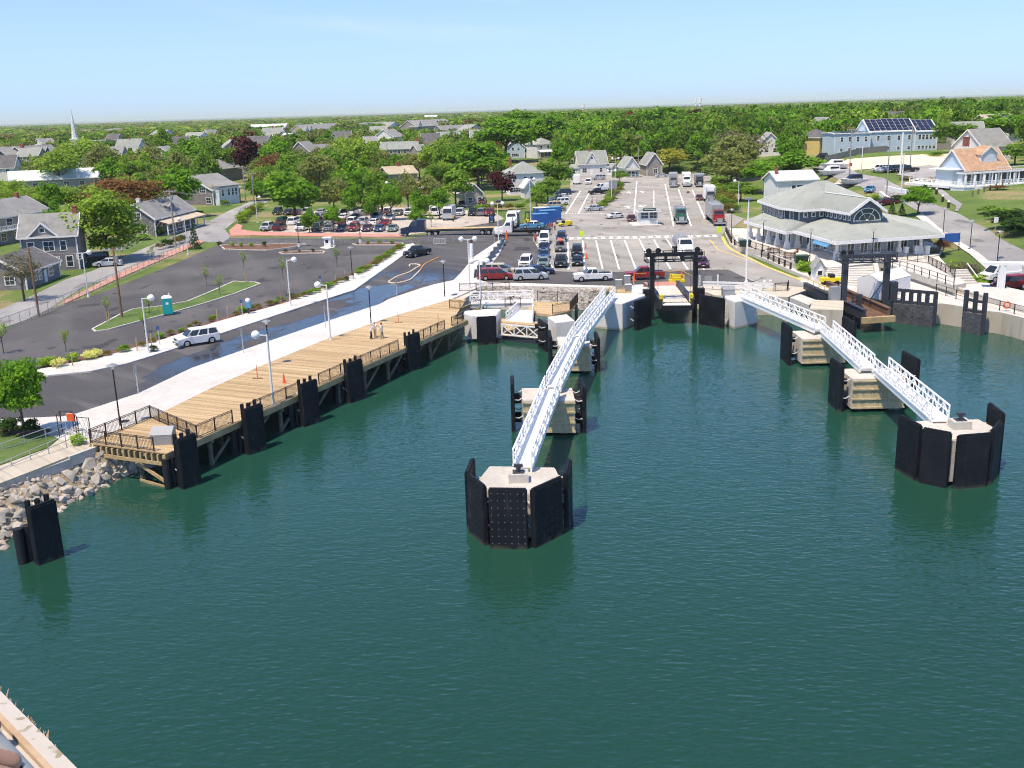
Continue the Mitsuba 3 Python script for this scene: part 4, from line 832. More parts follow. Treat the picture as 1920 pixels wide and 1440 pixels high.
gable_box(k, [(41.72,136.95), (43.09,137.15), (43.59,140.24), (42.11,140.05)], 2.8, 5.0, 6.0, 'white_trim', 'roof_grey')
a, b = np.array((41.72,136.95)), np.array((43.09,137.15)); p = (a + b) / 2; d = unit(b - a); n = np.array([d[1], -d[0]])
put(k + '__window', MB().frame_box(p, d, n, -.45, .45, -.02, .06, 3.7, 4.6), 'white_paint'); put(k + '__window__pane', MB().frame_box(p, d, n, -.3, .3, -.02, .075, 3.85, 4.45), 'window_pane')
# ---------------------------------------------------------------- ferry terminal
tm = thing('terminal_building', 'two storey ferry terminal with sage roofs and a columned white porch', 'building')
EL = [(41.3, 177.5), (43.9, 160.6), (45.6, 161.6), (46.4, 155.4), (47.5, 146.9), (65.2, 151.4), (69.5, 168.5)]
IN = [(47.0, 180), (47.3, 167.3), (49.4, 165.8), (51.9, 167.6), (54.0, 160.0), (59.4, 160.8), (61.5, 172)]
ZE, ZI = 7.05, 8.75
def strip3(A, za, Bq, zb):
    mb = MB()
    for a, b, c, d in zip(A[:-1], A[1:], Bq[1:], Bq[:-1]): mb.raw([(*a, za), (*b, za), (*c, zb), (*d, zb)], [[0, 1, 2], [0, 2, 3]])
    return mb
put(tm + '__lower_roof', strip3(EL, ZE, IN, ZI), 'roof_sage')
fa = MB()
for a, b in zip(EL[:-1], EL[1:]): fa.beam((*a, ZE - .24), (*b, ZE - .24), .22, .46)
put(tm + '__fascia', fa, 'white_trim')
so = [(a[0] * .93 + b[0] * .07, a[1] * .93 + b[1] * .07) for a, b in zip(EL, IN)]
inn = [(45.0, 178.5), (46.3, 164.5), (48.2, 164.0), (49.4, 158.6), (50.4, 152.0), (63.6, 155.2), (67.0, 168.5)]
put(tm + '__soffit', strip3(EL, ZE - .45, inn, ZE - .45), 'white_trim')
wl = MB()
for a, b in zip(inn[:-1], inn[1:]): wl.beam((*a, 5.4), (*b, 5.4), .2, 2.9)
mat('slate_wall', (0.36, 0.40, 0.45), 0.8); put(tm + '__lower_wall', wl, 'slate_wall')
for (a, b), n in zip(zip(inn[:-1], inn[1:]), (4, 1, 2, 3, 6, 3)):
    a, b = np.array(a), np.array(b); d = unit(b - a); nn = np.array([d[1], -d[0]]); L = np.linalg.norm(b - a)
    if nn @ (np.array([55, 165]) - a) > 0: nn = -nn
    for i in range(n):
        s0, s1 = L * (i + .22) / n, L * (i + .78) / n
        w = put(tm + '__window', MB().frame_box(a, d, nn, s0, s1, .05, .16, 4.35, 6.35), 'white_trim')
        m_ = (s1 - s0) / 2 + s0
        for q0, q1 in ((s0 + .12, m_ - .06), (m_ + .06, s1 - .12)): put(w + '__pane', MB().frame_box(a, d, nn, q0, q1, .06, .18, 4.5, 6.2), 'window_pane')
def column(x, y, key):
    c = put(key + '__column', MB().box(x - .2, x + .2, y - .2, y + .2, 5.1, ZE - .45), 'white_trim')
    v = [(x + sx * h, y + sy * h, z) for h, z in ((.45, PZ), (.30, 5.15)) for sx in (-1, 1) for sy in (-1, 1)]
    put(c + '__base', MB().hull(v), 'white_trim')
COLS = [*[(42.38,177.17),(43.01,174.01),(43.71,170.22),(44.29,166.61),(44.93,163.12),(46.90,163.99),(47.78,159.91),(48.83,150.16),(59.02,152.55),(62.42,152.98),(67.49,157.98)]]
for x, y in COLS: column(x, y, tm)
for p, lab in zip([(59.79,151.80),(61.61,152.57),(63.17,152.23)], ('left', 'middle', 'right')):
    k = thing('bollard', f'short white square pillar under the right end of the porch, the {lab} one of three', 'pillar'); put(k + '__post', MB().box(p[0] - .3, p[0] + .3, p[1] - .3, p[1] + .3, PZ, PZ + 1.2), 'white_trim'); put(k + '__cap', MB().box(p[0] - .36, p[0] + .36, p[1] - .36, p[1] + .36, PZ + 1.2, PZ + 1.3), 'white_trim')
# upper storey
UE = [(44.6, 182), (44.9, 168.5), (46.9, 163.4), (50.9, 164.2), (52.6, 156.2), (58.6, 157.4), (62.5, 173), (57, 188), (49, 190)]
ZU, AP, AQ = 10.15, (53.2, 176.0, 13.6), (56.0, 180.0, 13.4)
UW = Polygon(UE).buffer(-.75, join_style=2)
put(tm + '__upper_wall', MB().prism(UW, 7.3, ZU), 'blue_shingle')
PK, QK = (55.6, 156.6, 12.2), (52.6, 169.5, 12.2)
rf = MB(); E3 = [(*p, ZU) for p in UE]
rf.raw([E3[0], E3[1], AP], [[0, 1, 2]]).raw([E3[1], E3[2], AP], [[0, 1, 2]]).raw([E3[2], E3[3], QK, AP], [[0, 1, 2], [0, 2, 3]]).raw([E3[3], E3[4], PK, QK], [[0, 1, 2], [0, 2, 3]])
rf.raw([E3[5], E3[6], AQ, QK, PK], [[0, 1, 2], [0, 2, 3], [0, 3, 4]]).raw([QK, AQ, AP], [[0, 1, 2]]).raw([E3[6], E3[7], AQ], [[0, 1, 2]]).raw([E3[7], E3[8], AP, AQ], [[0, 1, 2], [0, 2, 3]]).raw([E3[8], E3[0], AP], [[0, 1, 2]])
put(tm + '__upper_roof', rf, 'roof_sage')
fa = MB()
for a, b in zip(E3, E3[1:] + E3[:1]):
    if a is E3[4]: continue
    fa.beam(np.array(a) - [0, 0, .22], np.array(b) - [0, 0, .22], .2, .4)
fa.beam(np.array(E3[4]) + [0, 0, -.1], np.array(PK) + [0, 0, -.05], .25, .4).beam(np.array(PK) + [0, 0, -.05], np.array(E3[5]) + [0, 0, -.1], .25, .4)
put(tm + '__upper_fascia', fa, 'white_trim')
put(tm + '__ridge_cap', MB().beam(np.array(PK) + [0, 0, .06], np.array(QK) + [0, 0, .06], .25, .08), 'white_trim')
g4, g5 = np.array(E3[4][:2]), np.array(E3[5][:2]); dv = unit(g5 - g4); nv = np.array([dv[1], -dv[0]])
o = g4 - nv * .45; Lg = np.linalg.norm(g5 - g4)
gw = [(*(o + dv * .5), 8.3), (*(o + dv * (Lg - .5)), 8.3), (*(o + dv * (Lg - .5)), ZU - .1), (*(o + dv * Lg / 2), 12.0), (*(o + dv * .5), ZU - .1)]
put(tm + '__gable_wall', MB().poly3(gw), 'blue_shingle')
aw = put(tm + '__arch_window', MB().poly3([(*(o + nv * .06 + dv * (Lg / 2 + 2.35 * math.cos(t))), 8.75 + 2.0 * math.sin(t)) for t in np.linspace(0, math.pi, 15)]), 'white_trim')
for i, (t0, t1) in enumerate(((.06, 1.0), (1.08, 2.06), (2.14, 3.08))):
    for r0, r1 in ((.12, .55), (.6, .93)):
        ts = np.linspace(t0, t1, 5)
        put(aw + '__pane', MB().poly3([(*(o + nv * .09 + dv * (Lg / 2 + 2.35 * r1 * math.cos(t))), 8.78 + 2.0 * r1 * math.sin(t)) for t in ts] + [(*(o + nv * .09 + dv * (Lg / 2 + 2.35 * r0 * math.cos(t))), 8.78 + 2.0 * r0 * math.sin(t)) for t in ts[::-1]]), 'window_pane')
UL = list(UW.exterior.coords)
UWP = [np.array(p) for p in UL[:-1]]
for i in range(len(UWP)):
    a, b = UWP[i], UWP[(i + 1) % len(UWP)]; mid = (a + b) / 2
    if mid[1] > 176 or mid[0] > 58: continue
    d = unit(b - a); nn = np.array([d[1], -d[0]])
    if not UW.contains(Point(mid - nn * .2)): nn = -nn
    L = np.linalg.norm(b - a)
    big = mid[0] < 46.8 or (mid[0] < 48.5 and mid[1] > 163)
    n = max(1, int(L / (1.9 if big else 1.3)))
    if abs(d[1]) < .4 and mid[0] > 52: continue
    for j in range(n):
        c = L * (j + .5) / n; w_, z0, z1 = (.75, 8.15, 9.75) if big else (.36, 8.75, 9.6)
        w = put(tm + '__window', MB().frame_box(a, d, nn, c - w_, c + w_, -.02, .1, z0, z1), 'white_trim')
        put(w + '__pane', MB().frame_box(a, d, nn, c - w_ + .14, c + w_ - .14, .0, .12, z0 + .14, z1 - .14), 'window_pane')
aw = put(tm + '__awning', MB().raw([(46.6, 153.6, 6.55), (47.3, 148.6, 6.5), (46.7, 148.5, 6.05), (46.0, 153.5, 6.1)], [[0, 1, 2, 3]]), 'white_trim')
mat('awning_blue', (0.10, 0.27, 0.46), 0.7); scene[aw]['bsdf'] = {'type': 'ref', 'id': 'mat_awning_blue'}
labels[aw] = {'label': 'bright blue awning'}
# ---------------------------------------------------------------- houses
mat('wall_white', grainy((0.66, 0.66, 0.64), (0.74, 0.74, 0.72), 1.0, 5, .5), 0.75)
mat('wall_grey', grainy((0.24, 0.225, 0.205), (0.34, 0.32, 0.29), 1.2, 5, .6), 0.85)
mat('wall_tan', grainy((0.36, 0.33, 0.27), (0.44, 0.41, 0.34), 1.2, 5, .6), 0.85)
mat('wall_yellow', (0.62, 0.50, 0.20), 0.8)
mat('wall_skyblue', grainy((0.42, 0.53, 0.63), (0.48, 0.59, 0.69), 1.0, 5, .5), 0.8)
mat('roof_dark', grainy((0.10, 0.10, 0.105), (0.16, 0.16, 0.16), 1.0, 5, .6), 0.9)
mat('roof_tan', grainy((0.42, 0.36, 0.27), (0.52, 0.46, 0.35), 0.6, 5, .6), 0.9)
mat('roof_orange', proc(lambda p, n, uv: mix((0.40, 0.25, 0.15), (0.55, 0.37, 0.24), cell_rand(dr.floor(p.x * 1.3 + p.y * .4), dr.floor(p.z * 2.6), 1) * .7 + .3 * noise(p.x * 3, p.y * 3, p.z * 3))), 0.9)
mat('roof_white', (0.62, 0.65, 0.66), 0.6)
mat('chimney_brick', grainy((0.22, 0.075, 0.05), (0.32, 0.12, 0.085), 2.0, 9, .7), 0.9)
mat('solar', proc(lambda p, n, uv: mix((0.014, 0.018, 0.045), (0.022, 0.026, 0.06), noise(p.x * 2, p.y * 2, p.z * 2))), 0.18, spec=0.6)
mat('door_red', (0.30, 0.05, 0.03), 0.6)
HS = []
class House:
    def __init__(h, label, FL, FR, depth, eave, ridge, rd='x', wall='wall_white', roof='roof_grey', hip=False, z=None, name='house', cat='house', ov=.45, trim='white_trim', key=None):
        h.k = key or thing(name, label, cat)
        FL, FR = np.array(FL, float), np.array(FR, float)
        h.d = unit(FR - FL); h.n = np.array([-h.d[1], h.d[0]])           # n points to the back
        h.o, h.w, h.dp, h.e, h.r = FL, np.linalg.norm(FR - FL), depth, eave, ridge
        m = FL + h.d * h.w / 2 + h.n * depth / 2
        h.z = gz(*m) - .05 if z is None else z
        HS.append((m[0], m[1], h.w, depth))
        w, dp, e, r = h.w, depth, eave, ridge
        if hip:
            put(h.k + '__wall', h.box(0, w, 0, dp, -.6, e), wall)
            i = min(w, dp) / 2
            A = [(-ov, -ov), (w + ov, -ov), (w + ov, dp + ov), (-ov, dp + ov)]
            R = [(i, dp / 2), (w - i, dp / 2)] if w >= dp else [(w / 2, i), (w / 2, dp - i)]
            V = [h.p(*a, e) for a in A] + [h.p(*a, r) for a in R] + [h.p(*a, e - .2) for a in A]
            F = ([[0, 1, 5], [0, 5, 4], [1, 2, 5], [2, 3, 4], [2, 4, 5], [3, 0, 4]] if w >= dp else [[0, 1, 4], [1, 2, 5], [1, 5, 4], [2, 3, 5], [3, 0, 4], [3, 4, 5]])
            F += [[0, 6, 7], [0, 7, 1], [1, 7, 8], [1, 8, 2], [2, 8, 9], [2, 9, 3], [3, 9, 6], [3, 6, 0], [6, 8, 7], [6, 9, 8]]
            put(h.k + '__roof', MB().raw(V, F), roof)
            h.slope = None
            tb = MB()
            for a, b in zip(A, A[1:] + A[:1]): tb.beam(h.p(*a, e - .1), h.p(*b, e - .1), .12, .24)
            put(h.k + '__trim', tb, trim)
        else:
            if rd == 'x': S = [(0, 0), (0, dp), (w, 0), (w, dp)]; mk = lambda u, v, z_: h.p(u, v, z_); L, W_ = w, dp
            else: mk = lambda u, v, z_: h.p(v, u, z_); L, W_ = dp, w
            V = [mk(u, v, z_) for u in (0, L) for v, z_ in ((0, -.6), (W_, -.6), (W_, e), (W_ / 2, r), (0, e))]
            F = [[0, 1, 2], [0, 2, 4], [2, 3, 4], [5, 7, 6], [5, 9, 7], [7, 9, 8], [0, 4, 9], [0, 9, 5], [1, 6, 7], [1, 7, 2], [0, 5, 6], [0, 6, 1]]
            if rd != 'x': F = [f[::-1] for f in F]
            put(h.k + '__wall', MB().raw(V, F), wall)
            sl = (r - e) / (W_ / 2); t = .18; mb = MB()
            for v0, v1 in ((-ov, W_ / 2), (W_ + ov, W_ / 2)):
                z0 = e - sl * ov + .06; z1 = r + .06
                Q = [mk(-ov, v0, z0), mk(L + ov, v0, z0), mk(L + ov, v1, z1), mk(-ov, v1, z1)]; Q2 = [np.array(q) + [0, 0, t] for q in Q]
                mb.raw(Q + Q2, [[0, 1, 2, 3], [4, 7, 6, 5], [0, 4, 5, 1], [1, 5, 6, 2], [3, 7, 4, 0], [2, 6, 7, 3]])
            put(h.k + '__roof', mb, roof)
            tb = MB()
            for u in (-ov - .03, L + ov + .03):
                for v0 in (-ov, W_ + ov): tb.beam(mk(u, v0, e - sl * ov + .08), mk(u, W_ / 2, r + .08), .09, .34)
            for v0 in (-ov - .02, W_ + ov + .02): tb.beam(mk(-ov, v0, e - sl * ov + .1), mk(L + ov, v0, e - sl * ov + .1), .1, .24)
            put(h.k + '__trim', tb, trim)
            for u, v in ((0, 0), (w, 0)): put(h.k + '__corner_board', MB().beam(h.p(u, v, -.3), h.p(u, v, e - .1), .2, up=(h.d[0], h.d[1], 0)), trim)
    def p(h, u, v, z): q = h.o + h.d * u + h.n * v; return (q[0], q[1], h.z + z)
    def box(h, x0, x1, y0, y1, z0, z1): return MB().frame_box(h.o, h.d, h.n, x0, x1, y0, y1, h.z + z0, h.z + z1)
    def face(h, f):
        return {'f': (h.o, h.d, -h.n), 'l': (h.o + h.n * h.dp, -h.n, -h.d), 'r': (h.o + h.d * h.w, h.n, h.d)}[f]
    def win(h, f, u, z, w=.9, hh=1.4, mull=1, frame='white_paint', off=0.0, pane='window_pane'):
        o, d, n = h.face(f)
        k = put(h.k + '__window', MB().frame_box(o, d, n, u - w / 2 - .12, u + w / 2 + .12, -.02 + off, .06 + off, h.z + z - .12, h.z + z + hh + .12), frame)
        for i in range(mull):
            a, b = u - w / 2 + w * i / mull + .03, u - w / 2 + w * (i + 1) / mull - .03
            for z0, z1 in ((z, z + hh / 2 - .03), (z + hh / 2 + .03, z + hh)):
                put(k + '__pane', MB().frame_box(o, d, n, a, b, off, .075 + off, h.z + z0, h.z + z1), pane)
        return h
    def door(h, f, u, m='white_paint', w=1.0, hh=2.05, z=.1):
        o, d, n = h.face(f)
        k = put(h.k + '__door', MB().frame_box(o, d, n, u - w / 2, u + w / 2, -.02, .07, h.z + z, h.z + z + hh), m)
        put(k + '__handle', MB().frame_box(o, d, n, u + w / 2 - .18, u + w / 2 - .1, .07, .12, h.z + z + .95, h.z + z + 1.1), 'chrome'); return h
    def chimney(h, u, v, z0, z1, m='chimney_brick', s=.35):
        put(h.k + '__chimney', h.box(u - s, u + s, v - s, v + s, z0, z1).frame_box(h.o, h.d, h.n, u - s - .06, u + s + .06, v - s - .06, v + s + .06, h.z + z1 - .12, h.z + z1 + .05), m); return h
    def gablet(h, u, w, v0, ze, zr, wall, roof, v1, win=True, base=None):
        """front gable (or dormer) at u of width w, its face at depth v0, roof running back to v1"""
        k = h.k + '__dormer'
        V = [h.p(u - w / 2, v0, ze if base is None else base), h.p(u + w / 2, v0, ze if base is None else base), h.p(u + w / 2, v0, ze), h.p(u, v0, zr), h.p(u - w / 2, v0, ze)]
        mb = MB().poly3(V)
        if base is not None:
            for s in (-1, 1): mb.quad(h.p(u + s * w / 2, v0, base), h.p(u + s * w / 2, v0, ze), h.p(u + s * w / 2, v1, ze), h.p(u + s * w / 2, v1, base))
        k = put(k, mb, wall)
        mb = MB(); sl = (zr - ze) / (w / 2); o = .3
        for s in (-1, 1):
            a, b, c, d = h.p(u + s * (w / 2 + o), v0 - o, ze - sl * o + .08), h.p(u, v0 - o, zr + .08), h.p(u, v1, zr + .08), h.p(u + s * (w / 2 + o), v1, ze - sl * o + .08)
            mb.quad(a, b, c, d)
        put(k + '__roof', mb, roof)
        tb = MB()
        for s in (-1, 1): tb.beam(h.p(u + s * (w / 2 + o), v0 - o - .03, ze - sl * o), h.p(u, v0 - o - .03, zr), .1, .3)
        put(k + '__trim', tb, 'white_trim')
        if win:
            zc = (ze + zr) / 2 - .45 if base is None else (base + ze) / 2 + .15
            f = put(k + '__window', MB().frame_box(h.o, h.d, -h.n, u - .5, u + .5, -v0 - .02, -v0 + .06, h.z + zc - .1, h.z + zc + .8), 'white_paint')
            q = MB().frame_box(h.o, h.d, -h.n, u - .36, u + .36, -v0, -v0 + .08, h.z + zc + .03, h.z + zc + .67)
            put(f.replace('__window', '__window_pane'), q, 'window_pane')
        return h
    def porch(h, u0, u1, dp, z1=2.6, roof='roof_grey', n=4, f='f', post='white_paint'):
        o, d, nn = h.face(f)
        B_ = lambda a, b, c, e_, z0, z1_: MB().frame_box(o, d, nn, a, b, c, e_, h.z + z0, h.z + z1_)
        k = put(h.k + '__porch', B_(u0, u1, 0, dp, 0, .3), 'wall_grey')
        q = lambda u, v, z: (*(o + d * u + nn * v), h.z + z)
        mb = MB()
        for dz in (0, -.2): mb.quad(q(u0 - .2, dp + .3, z1 + dz), q(u1 + .2, dp + .3, z1 + dz), q(u1 + .2, .01, z1 + .8 + dz), q(u0 - .2, .01, z1 + .8 + dz))
        mb.beam(q(u0 - .2, dp + .3, z1 - .1), q(u1 + .2, dp + .3, z1 - .1), .1, .22)
        put(k + '__roof', mb, roof)
        for u in np.linspace(u0 + .15, u1 - .15, n): put(k + '__post', B_(u - .1, u + .1, dp - .25, dp - .05, .3, z1 - .1), post)
        rl = MB(); rl.beam(q(u0, dp - .1, 1.15), q(u1, dp - .1, 1.15), .08).beam(q(u0, dp - .1, .45), q(u1, dp - .1, .45), .06)
        put(k + '__railing', rl, post); return h
# --- left of the street
h = House('two storey grey shingled house with a small front gable and white windows', (-81.67,170.90), (-73.15,172.80), 8.5, 6.0, 9.2, 'x', 'shingle', 'roof_grey')
h.gablet(3.6, 4.8, -.1, 5.9, 8.2, 'wall_grey', 'roof_grey', 3.2)
h.win('f', 1.5, 3.5, 1.0, 1.5).win('f', 4.3, 3.5, 1.6, 1.5, 2).win('f', 6.6, 3.5, .9, 1.5).win('f', 5.0, .9, 1.4, 1.4, 2).win('f', 7.3, .7, 1.0, 1.7).win('f', 8.9, 1.9, .7, .8).chimney(8.4, 4.2, 8.5, 10.4)
h.door('f', 2.2)
h = House('low dark roofed cottage with a white corner board, nearest house on the left', (-72.88,152.34), (-73.09,164.68), 8.0, 2.7, 4.9, 'x', 'shingle', 'roof_dark')
h.win('f', 3.2, 1.0, 1.0, 1.1).win('f', 5.0, .9, .9, 1.2).win('f', 9.0, .9, 1.6, 1.2, 2).door('f', 6.9, 'pale_blue').win('l', 2.4, .9, 1.4, 1.2, 2).win('l', 5.6, .9, 1.4, 1.2, 2)
h = House('shingled house with a long white porch along the street', (-75.80,220.16), (-73.43,240.71), 8.5, 3.9, 7.0, 'x', 'shingle', 'roof_grey')
h.porch(1.0, h.w + .3, 2.4, 2.6, 'roof_tan', 6).win('l', 2.3, .9, 1.0, 1.3).win('l', 6.0, .9, 1.0, 1.3).win('l', 4.2, 3.9, 2.6, 1.2, 3).chimney(3, 4.6, 6.4, 7.9, 'wall_white')
h.gablet(h.w * .55, 3.4, 1.2, 5.7, 6.4, 'shingle', 'roof_grey', 4.0, base=4.4)
for u in (3, 6, 9, 12):
    if u < h.w - .5: h.win('f', u, .8, 1.1, 1.3)
h = House('dark shingled gable house with a pale blue bay beside the street', (-100.31,306.23), (-84.67,297.37), 11, 4.3, 8.3, 'y', 'shingle', 'roof_grey')
h.win('f', h.w - 3.9, 3.6, 2.2, 1.5, 3).win('f', h.w - 1.9, .7, 1.9, 1.6, 2).win('f', h.w / 2 + .4, 6.2, .8, .9)
bay = put(h.k + '__bay', h.box(h.w + .01, h.w + 1.9, .6, 8.6, -.6, 5.1), 'pale_blue'); put(bay + '__roof', h.box(h.w + .01, h.w + 2.3, .2, 9.0, 5.11, 5.45), 'roof_grey'); put(bay + '__skirt_roof', MB().raw([h.p(h.w - 1.6, .2, 6.6), h.p(h.w + 2.3, .2, 5.46), h.p(h.w + 2.3, 9, 5.46), h.p(h.w - 1.6, 9, 6.6)], [[0, 1, 2, 3]]), 'roof_grey')
for u in (2.0, 4.4, 6.0, 7.4): h.win('r', u, 2.6, .8, 1.9, off=1.9)
h.door('r', 9.6); h.win('r', 10.3, 2.2, .6, 1.2)
h = House('grey hip roofed house behind the dark gable house', (-107.27,380.02), (-101.47,401.04), 11, 4.8, 8.2, hip=True, wall='wall_grey', roof='roof_grey')
h.chimney(5, 5, 7, 9.2).win('f', 7.5, 1.2, 1.2, 1.4, 2)
h = House('long two storey motel with a grey roof and white balcony at the far left', (-108.50,202.50), (-102.46,229.93), 11, 5.6, 8.6, 'x', 'wall_grey', 'roof_grey', name='motel', cat='building')
for u in np.arange(1.5, h.w - 1, 4.4): h.win('f', u, 3.6, 1.8, 1.5, 2); h.win('f', u + 2, .7, 1.6, 1.5, 2, pane='glass_dark')
o, d, nn = h.face('f')
bk = put(h.k + '__balcony', MB().frame_box(o, d, nn, 0, h.w * .74, 0, 1.5, h.z + 2.75, h.z + 2.95), 'white_paint')
rl = MB(); q = lambda u, z: (*(o + d * u + nn * 1.45), h.z + z)
rl.beam(q(0, 3.85), q(h.w * .74, 3.85), .12).beam(q(0, 3.1), q(h.w * .74, 3.1), .1)
for u in np.arange(0, h.w * .74, .5): rl.beam(q(u, 2.95), q(u, 3.85), .08)
put(bk + '__railing', rl, 'white_paint')
h.door('f', h.w - 5.5, 'door_red', 2.6, 2.2); h.chimney(h.w * .9, 5.5, 8, 9.6)
h = House('long low building with a white metal roof among trees at the left', (-177.61,370.78), (-147.74,384.66), 15, 3.2, 6.3, 'x', 'wall_tan', 'roof_white', name='lodge', cat='building')
for u in np.arange(3, h.w - 2, 5.2): h.win('f', u, .8, 1.8, 1.4, 2)
for i, (a, b) in enumerate([((-40, 330), (56, 324)), ((56, 324), (118, 318))]):
    h = House(['blue grey condominium block with gables at the far left', 'blue grey condominium block with a brick chimney, right of its twin'][i], ((-254.76,501.29) if i == 0 else (-234.99,512.92)), (-235.67,513.26) if i == 0 else (-228.64,537.44), 13, 5.6, 10.4, 'x', 'blue_shingle', 'roof_grey', name='apartment_house', cat='building')
    h.gablet(h.w * (.45 if i == 0 else .45), 9, -2.5, 4.6, 9.8, 'blue_shingle', 'roof_grey', 6, win=True, base=-.5)
    for u in np.arange(1.2, h.w, 3.3):
        if abs(u - h.w * .45) > 5.2: h.win('f', u, 3.6, 1.1, 1.4); h.win('f', u, .8, 1.1, 1.4)
    if i: h.chimney(2.0, 4, 7.5, 11.4, s=.7)
h = House('dark flat modern building beyond the trees at the left', (-298.65,772.67), (-278.51,818.65), 18, 6.0, 6.5, 'x', 'wall_tan', 'roof_dark', name='office_building', cat='building')
for u in np.arange(h.w * .5, h.w - 2, 4): h.win('f', u, 3.4, 3.4, 1.6, 3, 'bronze_metal', pane='glass_dark')
# church with its steeple
ch = thing('church', 'white church with a tall needle spire above the trees at the left', 'church'); x, y = -197.2, 480.0; zc = gz(x, y)
k = zc
put(ch + '__tower', MB().box(x - 2.1, x + 2.1, y - 2.1, y + 2.1, zc, zc + 11), 'wall_white')
put(ch + '__belfry', MB().box(x - 1.6, x + 1.6, y - 1.6, y + 1.6, zc + 11, zc + 14).box(x - 1.9, x + 1.9, y - 1.9, y + 1.9, zc + 14, zc + 14.4), 'wall_white')
for dx in (-.75, .75): put(ch + '__belfry__louvre', MB().box(x + dx - .4, x + dx + .4, y - 1.66, y - 1.6, zc + 11.6, zc + 13.4), 'grey_steel')
put(ch + '__spire', MB().tube((x, y, zc + 14.4), (x, y, 33.2), 1.45, .05, 8), 'wall_white'); HS.append((x, y, 5, 6))
put(ch + '__nave', MB().box(x + 3.2, x + 22, y - 5.5, y + 5.5, zc, zc + 6), 'wall_white')
put(ch + '__nave_roof', MB().hull([(x + a, y + b, zc + c) for a in (3.3, 22.4) for b, c in ((-6, 5.9), (6, 5.9), (0, 10.5))]), 'roof_grey')
# --- centre
h = House('long grey two storey house with a chimney between the trees', (-58.01,484.86), (-41.02,484.65), 9, 5.5, 8.4, 'x', 'wall_grey', 'roof_sage')
for u in (2, 5, 8.5, 11.5): h.win('f', u, 3.4, 1.2, 1.4); h.win('f', u, .8, 1.2, 1.4)
h.chimney(h.w - .4, 4.5, 7, 10)
h2 = House('', (-40.08,479.17), (-36.33,481.84), 7, 4.6, 7, 'x', 'wall_grey', 'roof_sage', key=h.k + '__wing'); h2.porch(.3, 3.0, 1.6, 2.4, n=3)
h = House('white gabled house with a grey roof left of the long grey house', (-77.36,586.25), (-71.04,588.87), 14, 5, 8.2, 'x', 'wall_white', 'roof_grey'); h.win('f', 2.5, 3.2, 1.1, 1.3)
h = House('small grey house with a dark roof behind the tall pale tree', (-92.90,515.66), (-86.90,522.78), 8, 4.0, 7.2, 'x', 'wall_tan', 'roof_grey'); h.win('f', 2, 1.2, 1.0, 1.4).win('f', 4.2, 1.2, 1.0, 1.4)
h = House('low building with a sandy tan roof behind the car park trees', (-40.68,359.85), (-31.33,363.94), 12, 3.0, 5.2, 'x', 'wall_tan', 'roof_tan'); h.chimney(5.4, 6, 4.5, 6.4, s=.6)
h = House('small pale gabled shed house beside the crowded car park', (-10.80,269.96), (-6.34,271.60), 8, 3.4, 5.8, 'y', 'wall_tan', 'roof_tan'); h.win('f', 1.4, .9, 1.2, 1.3).win('f', 4.0, .9, 1.0, 1.3).win('f', h.w / 2, 3.7, .6, .6)
h = House('big white hip roofed house beside the staging lot', (1.20,301.19), (11.29,303.32), 10, 6.4, 9.4, hip=True, wall='wall_white', roof='roof_sage')
h.win('f', 1.2, 3.9, 1.0, 1.5).win('f', 4.6, 3.9, .9, 1.3).win('f', 6.5, 3.9, .9, 1.3).win('f', 1.6, 1.0, 3.0, 1.2, 4).win('r', 2.5, 3.9, 1.0, 1.4).chimney(1.5, 6, 8, 10.6)
h2 = House('', (5.17,288.41), (8.19,289.13), 4.5, 3.3, 5.2, 'y', 'wall_white', 'roof_white', key=h.k + '__wing')
h2.win('f', 1.5, .9, .8, 1.2)
h = House('pale blue gabled house left of the white porch house', (1.08,465.67), (8.76,465.86), 10, 5, 8.6, 'y', 'wall_skyblue', 'roof_grey'); h.win('f', 2.5, 3.4, 1.0, 1.3).win('f', 5, 3.4, 1.0, 1.3).win('f', 3.5, .8, 3.2, 1.2, 4)
h = House('white hip roofed house with a glazed porch before the maples', (14.25,457.55), (22.72,462.10), 10, 6.0, 8.6, hip=True, wall='wall_white', roof='roof_sage'); h.porch(.2, h.w + .2, 2.2, 2.7, 'roof_white', 6).win('f', 2, 4, 1.0, 1.3).win('f', 5.5, 4, 1.0, 1.3).win('f', 4, .7, 5.5, 1.5, 5)
h = House('white gothic cottage with a steep centre gable facing the lot', (26.72,378.19), (37.20,379.50), 8, 4.4, 8.6, 'x', 'wall_white', 'roof_sage')
h.gablet(h.w * .47, 5.0, -.15, 4.3, 8.4, 'wall_white', 'roof_sage', 4).win('f', 2.2, 1.2, 1.6, 1.5, 2).door('f', h.w * .46).win('f', h.w - 2.2, 1.2, 1.0, 1.4).chimney(h.w * .45, 4, 8, 9.9)
for a, b in (((23.69,379.72), (26.53,378.29)), ((37.39,379.40), (38.88,378.63))):
    h2 = House('', a, b, 5, 2.9, 3.9, 'x', 'wall_white', 'roof_sage', key=h.k + '__wing'); h2.win('f', h2.w / 2, .9, 1.0, 1.2)
h = House('narrow white cottage with a sunroom behind the light pole', (42.09,364.08), (46.89,364.82), 9, 3.8, 7.0, 'y', 'wall_white', 'roof_sage'); h.porch(.1, h.w - .1, 2, 2.6, 'roof_sage', 4).win('f', 2.5, .8, 4, 1.2, 5)
h = House('dark gabled barn beside the yellow tree', (50.12,366.36), (55.49,366.84), 11, 4.4, 8.0, 'y', 'wall_grey', 'roof_grey'); h.win('f', 3, 1.2, 1.3, 1.4, 2)
h = House('large grey condominium with a white gable end in the far centre', (-71.23,847.86), (-45.18,919.88), 15, 8.4, 13.2, 'x', 'wall_grey', 'roof_grey', name='apartment_house', cat='building')
